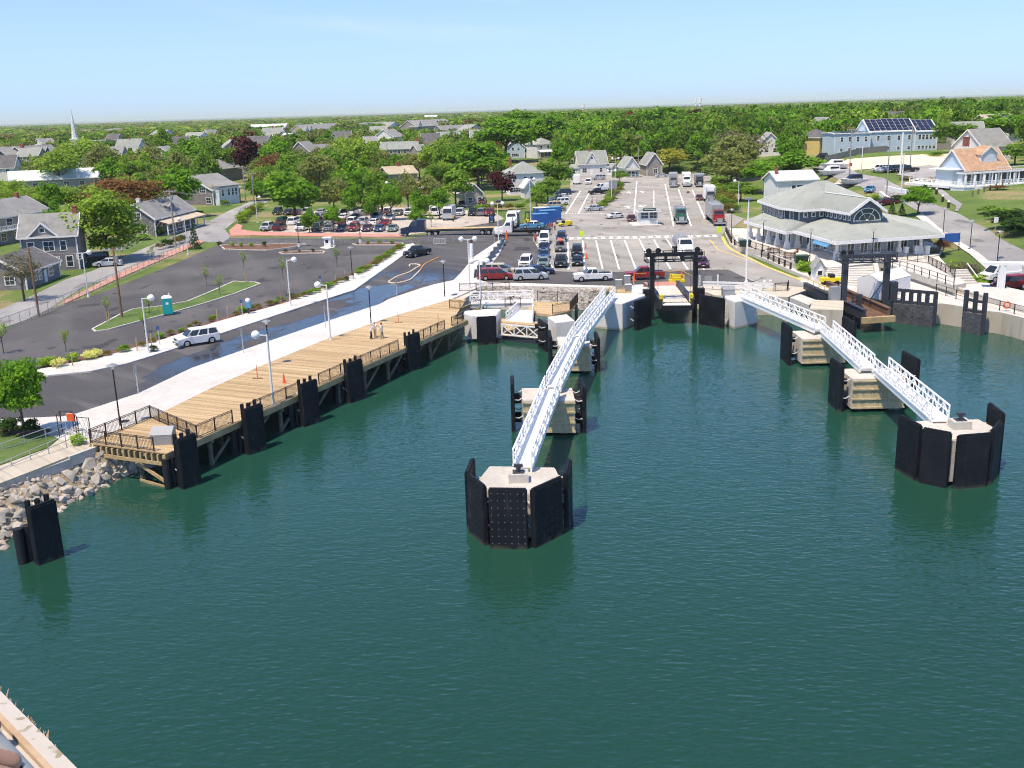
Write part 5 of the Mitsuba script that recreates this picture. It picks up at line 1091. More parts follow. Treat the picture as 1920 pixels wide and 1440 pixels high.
h.gablet(3.5, 9, -1.5, 8.2, 13, 'wall_white', 'roof_grey', 6)
for u in np.arange(10, h.w - 1, 4): h.win('f', u, 5, 1.4, 1.6); h.win('f', u, 1.5, 1.4, 1.6)
h = House('brown inn with two white dormer gables in the far centre left', (-189.44,990.86), (-162.25,1080.57), 15, 6.0, 11.2, 'x', 'wall_tan', 'roof_grey', name='apartment_house', cat='building')
for u in (4, 12): h.gablet(u, 7, -.8, 5.8, 10.6, 'wall_white', 'roof_grey', 6)
FARH = [('white low building right of the maroon tree', (-179.76,843.76), (-167.15,872.98), 12, 4.5, 6, 'wall_white', 'roof_white'), ('white warehouse roof far beyond the town', (-305,1250), (-262,1250), 30, 7, 11, 'wall_white', 'roof_white'), ('grey roofed house beyond the tall pale tree', (-154.97,1168.03), (-134.81,1223.83), 12, 6, 10, 'wall_grey', 'roof_grey'),
        ('white gabled house in front of the russet tree', (-121.16,1098.78), (-112.63,1137.73), 10, 6, 10.5, 'wall_white', 'roof_grey'), ('grey house with a white porch below the condominium', (-81.37,892.85), (-72.25,916.71), 9, 4, 6.5, 'wall_white', 'roof_white'), ('dark roofed house at the edge of the big maples', (-46.63,796.78), (-28.68,820.96), 11, 5, 9, 'wall_grey', 'roof_grey'),
        ('white house with a grey roof at the edge of the big maples', (-27.74,805.42), (-17.39,823.89), 9, 5, 9, 'wall_white', 'roof_sage'), ('sage roofed cottage right of the pale green tree', (-41.43,681.48), (-28.52,690.65), 10, 4, 7, 'wall_white', 'roof_sage'), ('white house left of the church spire', (-578.06,1206.79), (-581.36,1248.52), 10, 5, 9, 'wall_white', 'roof_grey'),
        ('grey roofed house below the church spire', (-548.25,1179.62), (-552.62,1221.50), 10, 5, 9, 'wall_white', 'roof_grey'), ('tan roofed block right of the church spire', (-555.80,1393.12), (-551.31,1441.12), 12, 6, 10, 'wall_tan', 'roof_grey'), ('grey roofed block behind the modern building', (-507.92,1341.53), (-518.46,1431.62), 12, 6, 10, 'wall_tan', 'roof_grey'),
        ('pale blue house left of the maroon tree', (-332.42,1014.41), (-327.34,1043.05), 12, 6, 10, 'wall_skyblue', 'roof_grey'), ('dark house with white windows right of the round green tree', (-340.25,1160.80), (-333.93,1197.95), 10, 6, 9, 'wall_grey', 'roof_dark'), ('white house above the dark hedge of trees', (-283.34,1000.31), (-275.60,1009.50), 9, 5, 9, 'wall_white', 'roof_grey'),
        ('small white house peeking out of trees at the upper left', (-933.26,2171.65), (-953.86,2249.18), 8, 5, 8, 'wall_white', 'roof_grey'), ('white sheds roof on the far horizon left of centre', (-255,1400), (-238,1400), 20, 6, 9, 'wall_white', 'roof_white'), ('white far roof near the horizon, centre', (-190,2500), (-160,2500), 30, 8, 12, 'wall_white', 'roof_white'),
        ('white house with a tall gable above the wood, near the dark red tree', (185.39,1018.88), (196.30,1038.07), 12, 6, 11, 'wall_white', 'roof_grey'), ('tan roofed house among the trees at the right edge', (225.30,483.08), (237.67,489.73), 12, 5, 9, 'wall_tan', 'roof_tan'), ('grey house among the trees at the far right', (202.41,417.73), (211.04,424.34), 10, 5, 9, 'wall_white', 'roof_grey')]
for i, (lab, a, b, dp, e, r, wm, rm) in enumerate(FARH):
    h = House(lab, a, b, dp, e, r, 'x' if i % 3 else 'y', wm, rm)
    if h.w < 28:
        for u in np.arange(1.8, h.w - 1, max(3.2, h.w / 6)): h.win('f', u, e - 2.3, 1.2, 1.4)
# --- small houses scattered through the far town
TOWN = [(-.46, 470), (-.43, 560), (-.35, 610), (-.32, 520), (-.30, 690), (-.255, 560), (-.235, 640), (-.195, 520), (-.155, 700), (-.115, 640), (-.07, 560), (-.02, 620), (-.42, 800), (-.36, 860), (-.29, 900), (-.22, 880), (-.12, 860), (-.47, 700), (.30, 520), (.42, 430), (.45, 560), (.36, 640)]
for i, (a, r) in enumerate(sorted(TOWN)):
    x, y = r * math.sin(a), r * math.cos(a); g_ = np.random.default_rng(500 + i); w_ = g_.uniform(9, 18); th = g_.normal() * .35
    wm, wn = [('wall_white', 'white'), ('wall_white', 'white'), ('wall_grey', 'grey'), ('wall_white', 'white'), ('wall_tan', 'tan')][i % 5]; rm, rn = [('roof_grey', 'grey'), ('roof_dark', 'dark'), ('roof_sage', 'sage')][i % 3]
    h = House(f'{wn} house with a {rn} roof, {ORD[i]} from the left in the far town', (x - w_ / 2 * math.cos(th), y - w_ / 2 * math.sin(th)), (x + w_ / 2 * math.cos(th), y + w_ / 2 * math.sin(th)), 10, g_.uniform(4.5, 6.5), g_.uniform(8.5, 11), 'x' if i % 3 else 'y', wm, rm)
    for u in np.arange(1.8, h.w - 1, 3.4): h.win('f', u, h.e - 2.2, 1.2, 1.4)
    if i % 2: h.chimney(h.w * .5, 5, h.r - 1, h.r + 1.4)
# --- right
h = House('plain white boxy building with a sloped grey roof beside the terminal', (64.34,243.67), (74.06,244.74), 9, 6.2, 8.0, 'x', 'wall_white', 'roof_white', name='workshop', cat='building')
h.win('f', 4.0, 3.4, 1.0, 1.6).win('f', 5.6, 3.4, 1.6, 1.6).win('f', 7.2, 3.4, .8, 1.6).chimney(.7, 3, 7, 9.2, s=.3)
h = House('white lean-to boat shed right of the boxy white building', (75.72,250.76), (83.00,261.53), 12, 3.6, 4.6, 'y', 'wall_white', 'roof_white', name='shed', cat='shed')
BZ = 9.2
bb = thing('blue_building', 'long pale blue building with dark solar panels on its roofs', 'building')
A0, A1 = np.array((112.11,354.81)), np.array((147.84,355.46)); dA = unit(A1 - A0); LA = np.linalg.norm(A1 - A0)
secs = [(0, .34, 6.6, 6.9, 'flat'), (.345, .785, 6.9, 10.8, 'gable'), (.79, 1.0, 6.6, 10.2, 'gable')]
for s0, s1, e, r, kind in secs:
    p0, p1 = A0 + dA * LA * s0, A0 + dA * LA * s1
    off = np.array([dA[1], -dA[0]]) * (1.5 if kind == 'flat' else 0)
    h = House('', p0 + off, p1 + off, 13, e, r, 'x', 'wall_skyblue', 'roof_white', z=BZ, key=bb + '__section', ov=.3)
    n = 4 if s0 == 0 else (4 if s1 < .9 else 5)
    for u in np.linspace(h.w * .2, h.w * .88, n): h.win('f', u, 4.0, .9, 1.5); h.win('f', u, .8, .9, 1.0)
    sp_ = MB(); sl = (r - e) / 6.5; L = math.hypot(6.5, r - e)
    nu, nv = max(3, int(h.w / 1.75)), 4 if kind == 'gable' else 3
    for i in range(nu):
        for j in range(nv):
            u0, u1 = h.w * (i + .04) / nu, h.w * (i + .96) / nu; v0, v1 = 6.3 * (j + .06) / nv, 6.3 * (j + .95) / nv
            f = lambda u, v: np.array(h.p(u, v, e + sl * v + .36))
            sp_.quad(f(u0, v0), f(u1, v0), f(u1, v1), f(u0, v1)); sp_.quad(f(u0, v0) - [0, 0, .08], f(u0, v0), f(u0, v1), f(u0, v1) - [0, 0, .08])
    stuffpart(put(h.k + '__solar_panel', sp_, 'solar'))
h = House('yellow house with a dark hip roof left of the blue building', (111.36,367.46), (117.45,372.41), 9, 6.2, 9, hip=True, wall='wall_yellow', roof='roof_dark'); h.win('f', 1.5, 3.6, .9, 1.4).win('f', 3.6, 3.6, .9, 1.4).win('f', 2.5, .9, 1.2, 1.4)
h = House('white gabled house behind the pale hillside trees', (95.17,387.79), (102.96,387.00), 11, 4.6, 8.4, 'y', 'wall_white', 'roof_grey'); h.win('f', 2.6, 1.4, 1.2, 1.4).win('f', 5.5, 1.4, 1.2, 1.4)
h = House('grey roofed house behind the restaurant', (134.40,292.25), (144.27,295.48), 11, 4.2, 8.6, 'x', 'wall_white', 'roof_grey'); h.win('r', 4, 4.6, 2.4, 1.0, 2)
# restaurant
RD, RN = np.array([.944, .329]), np.array([-.329, .944]); RC = np.array((98.47,218.71)) + RD * 2.4 + RN * 3.4
rs = House('restaurant with an orange shingled roof and wide white deck on the grassy hill', RC, RC + RD * 11.6, 8.6, 3.7, 8.0, 'x', 'wall_skyblue', 'roof_orange', name='restaurant', cat='restaurant', z=7.6)
rs.gablet(rs.w * .62, 4.4, 1.4, 7.0, 8.6, 'wall_white', 'roof_orange', 4.8, win=False, base=4.4)
put(rs.k + '__dormer_shutter', rs.box(rs.w * .62 - 1.5, rs.w * .62 + 1.5, 1.3, 1.39, 4.8, 6.9), 'pale_blue'); rs.chimney(rs.w * .35, 5.2, 8.6, 10.6, s=.5)
w = rs.w
put(rs.k + '__porch_roof', MB().frame_box(rs.o, rs.d, rs.n, -2.6, w + 14, -2.4, -.01, rs.z + 3.35, rs.z + 3.6), 'roof_dark')
put(rs.k + '__porch_fascia', MB().frame_box(rs.o, rs.d, rs.n, -2.65, w + 14, -2.52, -2.4, rs.z + 3.2, rs.z + 3.55).frame_box(rs.o, rs.d, rs.n, -2.72, -2.6, -2.4, 0, rs.z + 3.2, rs.z + 3.55), 'white_trim')
put(rs.k + '__deck', MB().frame_box(rs.o, rs.d, rs.n, -4.4, w + 14, -4.4, .02, rs.z + .45, rs.z + .75), 'white_trim')
put(rs.k + '__deck_skirt', MB().frame_box(rs.o, rs.d, rs.n, -4.3, w + 14, -4.3, -.3, rs.z - 2.2, rs.z + .45), 'pale_blue')
for u in np.arange(-2.4, w + 13, 2.45): put(rs.k + '__post', rs.box(u - .1, u + .1, -2.4, -2.2, .75, 3.3), 'white_trim')
for u in np.arange(-2.0, w + 12, 2.45): put(rs.k + '__window', rs.box(u + .2, u + 2.1, -1.25, -1.15, 1.2, 3.0), 'window_pane')
put(rs.k + '__porch_wall', rs.box(-2.3, w + 13, -1.2, -.05, .75, 3.3), 'pale_blue')
rl = MB(); q = lambda u, v, z: np.array(rs.p(u, v, z))
for a, b in ((q(-4.3, -4.3, 0), q(w + 14, -4.3, 0)), (q(-4.3, -4.3, 0), q(-3.0, 14, 0))):
    n = int(np.linalg.norm(b - a) / 1.5)
    for z in (1.75, 1.4, 1.05): rl.beam(a + [0, 0, z], b + [0, 0, z], .1, .12)
    for i in range(n + 1): rl.beam(a + (b - a) * i / n + [0, 0, .6], a + (b - a) * i / n + [0, 0, 1.8], .14)
put(rs.k + '__deck_railing', rl, 'white_paint')
for u in (-4, -1.5, 1, 4, 9): put(rs.k + '__tall_post', rs.box(u - .12, u + .12, -4.42, -4.18, .7, 3.1), 'white_paint')
for i in range(7): put(rs.k + '__stair_step', rs.box(-1.6, .3, -4.7 - .3 * i, -4.4 - .3 * i, -2.2, .55 - .24 * (i + 1)), 'white_trim')
put(rs.k + '__side_deck', MB().frame_box(rs.o, rs.d, rs.n, -4.4, -.05, .03, 14, rs.z + .2, rs.z + .75), 'white_trim'); put(rs.k + '__side_annex', rs.box(-2.4, -.02, 1.5, 6.5, .76, 3.9), 'pale_blue'); put(rs.k + '__side_balcony', rs.box(-3.4, .0, .6, 8, 3.91, 4.1), 'white_trim'); put(rs.k + '__roof_terrace_rail', rs.box(w * .55, w + 12, -2.0, -1.9, 4.2, 4.35).frame_box(rs.o, rs.d, rs.n, w * .55, w + 12, -2.0, -1.9, rs.z + 3.6, rs.z + 3.75), 'white_paint')
# fence along the sand lot
fk = thing('board_fence', 'long grey board fence below the blue building', 'fence')
FP = [np.array([*p, 0]) for p in [*[(100.85,326.32)], *[(120.41,347.51)], *[(140.27,361.93)], *[(156.81,361.37)]]]
n = 0
for a, b in zip(FP[:-1], FP[1:]):
    L = np.linalg.norm(b - a); m = int(L / 2.2)
    for i in range(m):
        p, q2 = a + (b - a) * (i + .01) / m, a + (b - a) * (i + .99) / m
        z = gz(*((p + q2) / 2)[:2]); put(fk + '__panel', MB().beam((*p[:2], z + .95), (*q2[:2], z + .95), .08, 2.1), 'wall_grey')
# water towers on the horizon
for (px, Y, hh, r, lab) in [(1102, 4200, 34, 6, 'white water tank on the horizon left of the other two'), (1303, 4300, 42, 3.5, 'slim white water tower on the horizon'), (1311, 4300, 44, 7, 'wide white water tower on the horizon, far right')]:
    x = (px - 960) / 1900 * Y * 1.012; z0 = gz(x, Y); k = thing('water_tower', lab, 'water tower')
    put(k + '__tank', MB().tube((x, Y, z0 + hh * .55), (x, Y, z0 + hh), r, n=14), 'white_paint'); put(k + '__leg', MB().tube((x, Y, z0), (x, Y, z0 + hh * .55), r * .6, n=8), 'white_paint')
# ---------------------------------------------------------------- vehicles
PAINTS = {'white': (0.74, 0.74, 0.73), 'silver': (0.42, 0.45, 0.48), 'grey': (0.17, 0.18, 0.19), 'black': (0.014, 0.015, 0.017), 'red': (0.22, 0.012, 0.014), 'maroon': (0.09, 0.010, 0.014), 'blue': (0.025, 0.07, 0.19), 'dark_blue': (0.012, 0.025, 0.07),
          'green': (0.02, 0.085, 0.055), 'dark_green': (0.012, 0.04, 0.03), 'pale_green': (0.16, 0.23, 0.20), 'beige': (0.46, 0.41, 0.31), 'purple': (0.07, 0.02, 0.05), 'sky_blue': (0.07, 0.24, 0.42), 'teal': (0.0, 0.36, 0.36)}
for nme, c in PAINTS.items(): mat('paint_' + nme, c, 0.28, 0.0, 0.5, clearcoat=0.6, clearcoat_gloss=0.9)
def arch(pts, wheels, r):
    p = Polygon(pts)
    for x in wheels: p = p.difference(Point(x, .34).buffer(r, 8))
    return p if p.geom_type == 'Polygon' else max(p.geoms, key=lambda g: g.area)
def slab(poly, w, edge=.10, shrink=.05):
    """side silhouette poly (x, z) swept over the width w with rounded shoulders"""
    c = np.array(poly.exterior.coords)[:-1]
    if Polygon(c).exterior.is_ccw is False: c = c[::-1]
    m = np.array([(c[:, 0].max() + c[:, 0].min()) / 2, .45])
    ys = [-w / 2, -w / 2 + edge * .35, -w / 2 + edge, w / 2 - edge, w / 2 - edge * .35, w / 2]; sc = [1 - shrink, 1 - shrink * .3, 1, 1, 1 - shrink * .3, 1 - shrink]
    n = len(c); V = []
    for y, s in zip(ys, sc):
        q = m + (c - m) * [1 - (1 - s) * .35, s]; V += [(a, y, b) for a, b in q]
    F = []
    for k in range(5):
        for i in range(n):
            j = (i + 1) % n; F += [[k * n + i, k * n + j, (k + 1) * n + j], [k * n + i, (k + 1) * n + j, (k + 1) * n + i]]
    F = [f[::-1] for f in F]
    pv, pf = trimesh.creation.triangulate_polygon(Polygon(c), engine='earcut')
    idx = [int(np.argmin(((c - v) ** 2).sum(1))) for v in pv]
    for f in pf:
        a, b, d = (idx[i] for i in f); F.append([a, b, d]); F.append([5 * n + a, 5 * n + d, 5 * n + b])
    # make the winding outward
    m_ = trimesh.Trimesh(np.array(V), np.array(F), process=False)
    if m_.volume < 0: F = [f[::-1] for f in F]
    return np.array(V), np.array(F)
KIND = {
    # length, width, wheel x, wheel r, lower silhouette, cabin (base x0, x1, roof x0, x1, belt z, roof z)
    'sedan': (4.7, 1.82, (-1.4, 1.35), .34, [(-2.3, .25), (2.3, .25), (2.35, .55), (2.2, .74), (1.2, .90), (-1.55, .95), (-2.25, .92), (-2.35, .6)], (-1.75, 1.15, -1.0, .35, .90, 1.42)),
    'coupe': (4.5, 1.82, (-1.35, 1.35), .33, [(-2.2, .25), (2.2, .25), (2.25, .5), (2.1, .68), (1.1, .84), (-1.5, .92), (-2.15, .88), (-2.25, .55)], (-1.75, .95, -.85, .15, .86, 1.30)),
    'suv': (4.7, 1.88, (-1.4, 1.4), .38, [(-2.3, .3), (2.3, .3), (2.35, .7), (2.2, .95), (1.3, 1.10), (-2.2, 1.14), (-2.35, .75)], (-2.27, 1.36, -2.02, .62, 1.09, 1.83)),
    'minivan': (5.1, 1.95, (-1.5, 1.55), .35, [(-2.5, .25), (2.45, .25), (2.55, .6), (2.35, .85), (1.6, 1.02), (-2.4, 1.05), (-2.55, .6)], (-2.42, 1.75, -2.1, .55, 1.0, 1.74)),
    'pickup': (5.6, 2.0, (-1.75, 1.75), .40, [(-2.75, .4), (2.75, .4), (2.8, .8), (2.65, 1.08), (1.35, 1.15), (-2.75, 1.12), (-2.8, .7)], (-.75, 1.35, -.55, .6, 1.12, 1.84)),
    'van': (5.4, 2.0, (-1.6, 1.75), .38, [(-2.65, .35), (2.65, .35), (2.7, .8), (2.55, 1.12), (1.95, 1.22), (-2.6, 1.25), (-2.7, .7)], (-2.6, 2.0, -2.5, 1.15, 1.2, 2.15)),
    'jeep': (4.1, 1.8, (-1.2, 1.25), .40, [(-1.95, .4), (2.0, .4), (2.0, .95), (.75, 1.02), (-1.95, 1.05), (-2.0, .6)], (-1.92, .75, -1.85, .5, 1.03, 1.82)),
}
def car_parts(kind):
    L, w, wx, wr, sil, (b0, b1, r0, r1, zb, zr) = KIND[kind]
    P = {}
    P['body'] = ('PAINT', slab(arch(sil, wx, wr + .06), w), 35)
    wb, wt = w / 2 - .07, w / 2 - .24
    V = [(b0, -wb, zb - .12), (b1, -wb, zb - .12), (b1, wb, zb - .12), (b0, wb, zb - .12), (r0, -wt, zr - .05), (r1, -wt, zr - .05), (r1, wt, zr - .05), (r0, wt, zr - .05), (r0 + .1, -wt + .1, zr), (r1 - .1, -wt + .1, zr), (r1 - .1, wt - .1, zr), (r0 + .1, wt - .1, zr)]
    P['cabin'] = ('PAINT', MB().hull(V).get(), 25)
    def pane(a, b, c, d, push):
        q = np.array([a, b, c, d], float); m = q.mean(0); n = np.cross(q[1] - q[0], q[3] - q[0]); n /= np.linalg.norm(n)
        q = m + (q - m) * .90 + n * push
        return q, np.array([[0, 1, 2, 3]])
    z0, z1 = zb + .02, zr - .09
    f = lambda x0, x1, z: x0 + (x1 - x0) * (z - zb) / (zr - .05 - zb)
    yy = lambda z: wb + (wt - wb) * (z - zb + .12) / (zr - .05 - zb + .12)
    X0, X1 = lambda z: f(b0, r0, z), lambda z: f(b1, r1, z)
    P['windshield'] = ('glass_dark', pane((X1(z0), -yy(z0), z0), (X1(z0), yy(z0), z0), (X1(z1), yy(z1), z1), (X1(z1), -yy(z1), z1), .035), False)
    P['rear_window'] = ('glass_dark', pane((X0(z0), yy(z0), z0), (X0(z0), -yy(z0), z0), (X0(z1), -yy(z1), z1), (X0(z1), yy(z1), z1), .035), False)
    n = {'coupe': 1, 'sedan': 2, 'jeep': 2, 'pickup': 2, 'suv': 3, 'minivan': 3, 'van': 1}[kind]
    for s in (-1, 1):
        for i in range(n):
            g0, g1 = (i + .03) / n, (i + .97) / n
            lo, hi = (z0, z1)
            if kind == 'van': g0, g1 = .74, .93
            A = lambda g, z: (X0(z) + (X1(z) - X0(z)) * g, s * yy(z), z)
            q = [A(g0, lo), A(g1, lo), A(g1, hi), A(g0, hi)]
            if s > 0: q = [q[1], q[0], q[3], q[2]]
            P['side_window' + '+' * (i + (n if s > 0 else 0))] = ('glass_dark', pane(*q, .022), False)
    k = 0
    for x in wx:
        for s in (-1, 1):
            y = s * (w / 2 - .02)
            P['wheel' + '+' * k] = ('rubber', MB().tube((x, y, wr), (x, y - s * .22, wr), wr, n=14).get(), 30)
            P['wheel' + '+' * k + '__rim'] = ('chrome', MB().tube((x, y + s * .012, wr), (x, y - s * .03, wr), wr * .62, n=10).get(), 30); k += 1
    hx = max(p[0] for p in sil) - .05; hz = .68 if kind in ('sedan', 'coupe', 'minivan') else .84
    for i, s in enumerate((-1, 1)):
        P['headlight' + '+' * i] = ('chrome', MB().box(hx - .12, hx + .06, s * (w / 2 - .36) - .17, s * (w / 2 - .36) + .17, hz - .08, hz + .08).get(), False)
        P['tail_lamp' + '+' * i] = ('red_lamp', MB().box(-hx - .06, -hx + .1, s * (w / 2 - .26) - .11, s * (w / 2 - .26) + .11, hz - .02, hz + .2).get(), False)
    P['bumper'] = ('dark_steel' if kind in ('jeep', 'pickup', 'suv') else 'PAINT', MB().box(hx - .1, hx + .12, -w / 2 + .12, w / 2 - .12, .38, .56).get(), False)
    P['grille'] = ('black_metal', MB().box(hx - .1, hx + .075, -.42, .42, hz - .1, hz + .06).get(), False)
    P['licence_plate'] = ('white_paint', MB().box(hx, hx + .14, -.16, .16, .41, .53).get(), False)
    if kind == 'pickup':
        P['bed'] = ('black_metal', MB().box(-2.62, -.85, -.8, .8, 1.0, 1.135).get(), False)
    for i, s in enumerate((-1, 1)):
        P['mirror' + '+' * i] = ('PAINT', MB().box(b1 - .45, b1 - .25, s * (w / 2 + .02), s * (w / 2 + .2), zb + .02, zb + .17).get(), False)
    return P
PARTS = {}
def fix(n): 
    base, _, child = n.partition('__'); k = base.count('+'); base = base.rstrip('+')
    return (base if k == 0 else f'{base}_{k:03d}') + ('__' + child if child else '')
def at_xform(x, y, z, head, s=1.0): return T().translate([float(x), float(y), float(z)]).rotate([0, 0, 1], float(head)).scale(s)
def car(kind, paint, pos, head, label, group=None, name=None, z=None, roof=None, s=1.0):
    if kind not in PARTS: PARTS[kind] = {fix(n): (m, ply(g, None, smooth=sm)) for n, (m, g, sm) in car_parts(kind).items()}
    nm = name or {'sedan': 'parked_car', 'coupe': 'parked_car', 'suv': 'parked_suv', 'minivan': 'minivan', 'pickup': 'pickup_truck', 'van': 'van', 'jeep': 'parked_suv'}[kind]
    k = thing(nm, label, {'sedan': 'car', 'coupe': 'car', 'suv': 'car', 'minivan': 'minivan', 'pickup': 'pickup truck', 'van': 'van', 'jeep': 'car'}[kind], group)
    x, y = pos; zz = (max(gz(x, y), 2.72) + .085) if z is None else z
    M = at_xform(x, y, zz, head, s)
    for n, (m, d) in PARTS[kind].items():
        mm = 'paint_' + paint if m == 'PAINT' else m
        if n == 'cabin' and roof: mm = 'paint_' + roof
        scene[f'{k}__{n}'] = {**d, 'bsdf': {'type': 'ref', 'id': 'mat_' + mm}, 'to_world': M}
    return k
LANE = 265.0          # cars in the lanes look down the lane to the ferry
for kind, paint, p, hd, lab in [
    ('suv', 'white', (2.76,160.00), 262, 'white suv waiting alone on the dark asphalt, front towards the water'),
    ('van', 'white', (6.82,188.48), LANE, 'white van at the back of the first lane by the crosswalk'),
    ('sedan', 'dark_blue', (6.33,178.20), LANE, 'dark blue car behind the blue car in the first lane'),
    ('sedan', 'blue', (5.98,168.93), LANE, 'blue sedan second in the first lane, behind the pale green one'),
    ('sedan', 'pale_green', (5.55,160.00), LANE, 'pale green sedan at the head of the first lane'),
    ('suv', 'dark_blue', (10.13,190.87), LANE, 'dark blue suv at the back of the second lane'),
    ('suv', 'grey', (9.21,177.55), LANE, 'grey suv behind the orange kayak in the second lane'),
    ('pickup', 'black', (8.34,160.01), LANE, 'black pickup at the head of the second lane'),
    ('suv', 'black', (11.64,170.93), LANE, 'black suv second in the third lane'),
    ('sedan', 'black', (11.01,160.62), LANE, 'black car at the head of the third lane'),
    ('minivan', 'silver', (3.12,147.32), 4, 'silver blue minivan parked broadside above the grey riprap'),
    ('sedan', 'dark_blue', (4.52,152.06), 4, 'dark car half hidden behind the silver minivan'),
    ('minivan', 'red', (-1.90,148.25), 0, 'dark red minivan parked broadside beside the promenade'),
    ('minivan', 'beige', (-1.28,152.66), -6, 'beige minivan behind the dark red minivan'),
    ('pickup', 'white', (12.04,144.70), 184, 'white pickup standing broadside above the riprap, facing left'),
    ('pickup', 'red', (19.50,144.74), 182, 'red crew cab pickup behind the middle ramp, facing left'),
    ('sedan', 'purple', (29.76,155.10), LANE, 'dark maroon car in the last lane behind the gantry'),
    ('suv', 'white', (-34.74,109.91), 215, 'white suv driving along the access road near the lamp'),
    ('pickup', 'black', (-15.76,176.21), 236, 'black pickup crossing the dark asphalt by the fire hose'),
    ('coupe', 'white', (24.18,228.81), 205, 'white coupe driving left before the toll booth'),
    ('sedan', 'maroon', (26.96,221.23), 268, 'maroon sedan just left of the toll booth'),
    ('sedan', 'silver', (21.11,247.32), 190, 'silver sedan below the two tall signs'),
    ('pickup', 'black', (26.34,295.54), 205, 'big black pickup left of the planted median'),
    ('van', 'white', (29.10,308.57), 205, 'white van behind the big black pickup'),
    ('minivan', 'white', (26.91,336.95), 262, 'white minivan beside the white box trailer'),
    ('suv', 'silver', (32.10,355.76), 184, 'silver suv parked at the far end of the lot, left'),
    ('suv', 'white', (13.83,265.55), 190, 'white suv second in the slanted row under the trees'),
    ('pickup', 'white', (14.05,275.03), 190, 'white pickup third in the slanted row under the trees'),
    ('suv', 'dark_blue', (16.35,295.45), 190, 'dark blue suv at the far end of the slanted row'),
    ('sedan', 'white', (15.50,283.00), 190, 'white sedan fourth in the slanted row under the trees'),
    ('suv', 'beige', (11.31,255.99), 190, 'beige suv nearest in the slanted row, by the blue container'),
    ('sedan', 'grey', (12.02,248.82), 190, 'grey sedan below the beige suv'),
    ('sedan', 'maroon', (50.25,267.32), 262, 'maroon car squeezed behind the white box truck'),
    ('sedan', 'silver', (-69.21,175.13), 190, 'silver car in the shade under the big pale tree on the left'),
    ('suv', 'black', (-73.62,180.51), 200, 'black suv in the shade beside the grey shingled house'),
    ('sedan', 'grey', (6.75,433.46), 100, 'grey car on the drive between the two far white houses'),
    ('sedan', 'white', (43.92,366.78), 184, 'white car on the cross street before the narrow white cottage'),
    ('sedan', 'silver', (54.09,358.72), 184, 'silver car on the cross street before the dark barn'),
    ('sedan', 'white', (68.91,360.59), 184, 'white car on the cross street right of the yellow tree'),
    ('suv', 'white', (99.62,274.34), 200, 'white suv leftmost in the row on the hill by the sand lot'),
    ('sedan', 'silver', (100.09,271.73), 200, 'silver car second in the row on the hill'),
    ('suv', 'blue', (101.51,271.01), 200, 'blue suv in the middle of the row on the hill'),
    ('suv', 'dark_green', (102.93,270.30), 200, 'dark green suv fourth in the row on the hill'),
    ('pickup', 'black', (104.18,267.36), 185, 'black pickup at the right end of the row on the hill'),
    ('sedan', 'sky_blue', (83.99,237.12), 240, 'pale blue car coming down the hill road behind the terminal'),
    ('sedan', 'maroon', (78.76,212.48), 185, 'dark maroon car half hidden behind the terminal roof'),
    ('suv', 'black', (104.93,343.06), 220, 'black suv parked by the yellow house'),
    ('van', 'white', (66.15,134.89), 196, 'white panel van by the planted bank at the right edge'),
    ('suv', 'red', (64.22,128.36), 200, 'red suv beside the white van at the right edge'),
    ('sedan', 'dark_blue', (6.31,205.66), 190, 'dark blue sedan half hidden behind the tow truck bed')]:
    car(kind, paint, p, hd, lab)
ky = thing('kayak', 'orange and white kayak lying on the grey suv in the second lane', 'kayak'); x, y = (9.21,177.55)
kz = 4.62; put(ky + '__hull', MB().hull([(x - .3 + .6 * math.cos(t) * .6 + .3, y + 1.75 * math.sin(t), kz + dz) for t in np.linspace(0, 2 * math.pi, 14) for dz in (0, .22)]), 'orange_plastic')
# the crowded car park: front to back
ROWS = [(432.5, 264, 'front row', [(501,'suv','silver'),(525,'suv','maroon'),(567,'suv','white'),(596,'suv','dark_green'),(617,'sedan','grey'),(642,'sedan','dark_blue'),(664,'suv','red'),(689,'sedan','purple'),(712,'sedan','blue'),(737,'sedan','pale_green')]),
        (421, 84, 'second row', [(531,'suv','dark_green'),(551,'minivan','white'),(573,'sedan','grey'),(597,'suv','maroon'),(620,'suv','grey'),(644,'sedan','maroon'),(662,'suv','white'),(682,'suv','silver'),(702,'sedan','white'),(724,'coupe','red')]),
        (411.5, 264, 'third row', [(645,'sedan','white'),(667,'sedan','dark_blue'),(706,'suv','sky_blue'),(731,'coupe','white'),(600,'sedan','silver')]),
        (402.5, 264, 'back row', [(521,'jeep','dark_green'),(541,'sedan','black'),(558,'sedan','purple'),(578,'suv','silver'),(602,'sedan','silver'),(624,'sedan','beige'),(646,'sedan','black'),(663,'suv','white'),(685,'sedan','grey'),(704,'pickup','red'),(726,'jeep','maroon'),(747,'sedan','grey'),(767,'suv','white'),(802,'van','beige'),(818,'van','white'),(862,'minivan','silver'),(886,'jeep','black'),(903,'suv','grey'),(919,'pickup','red')])]
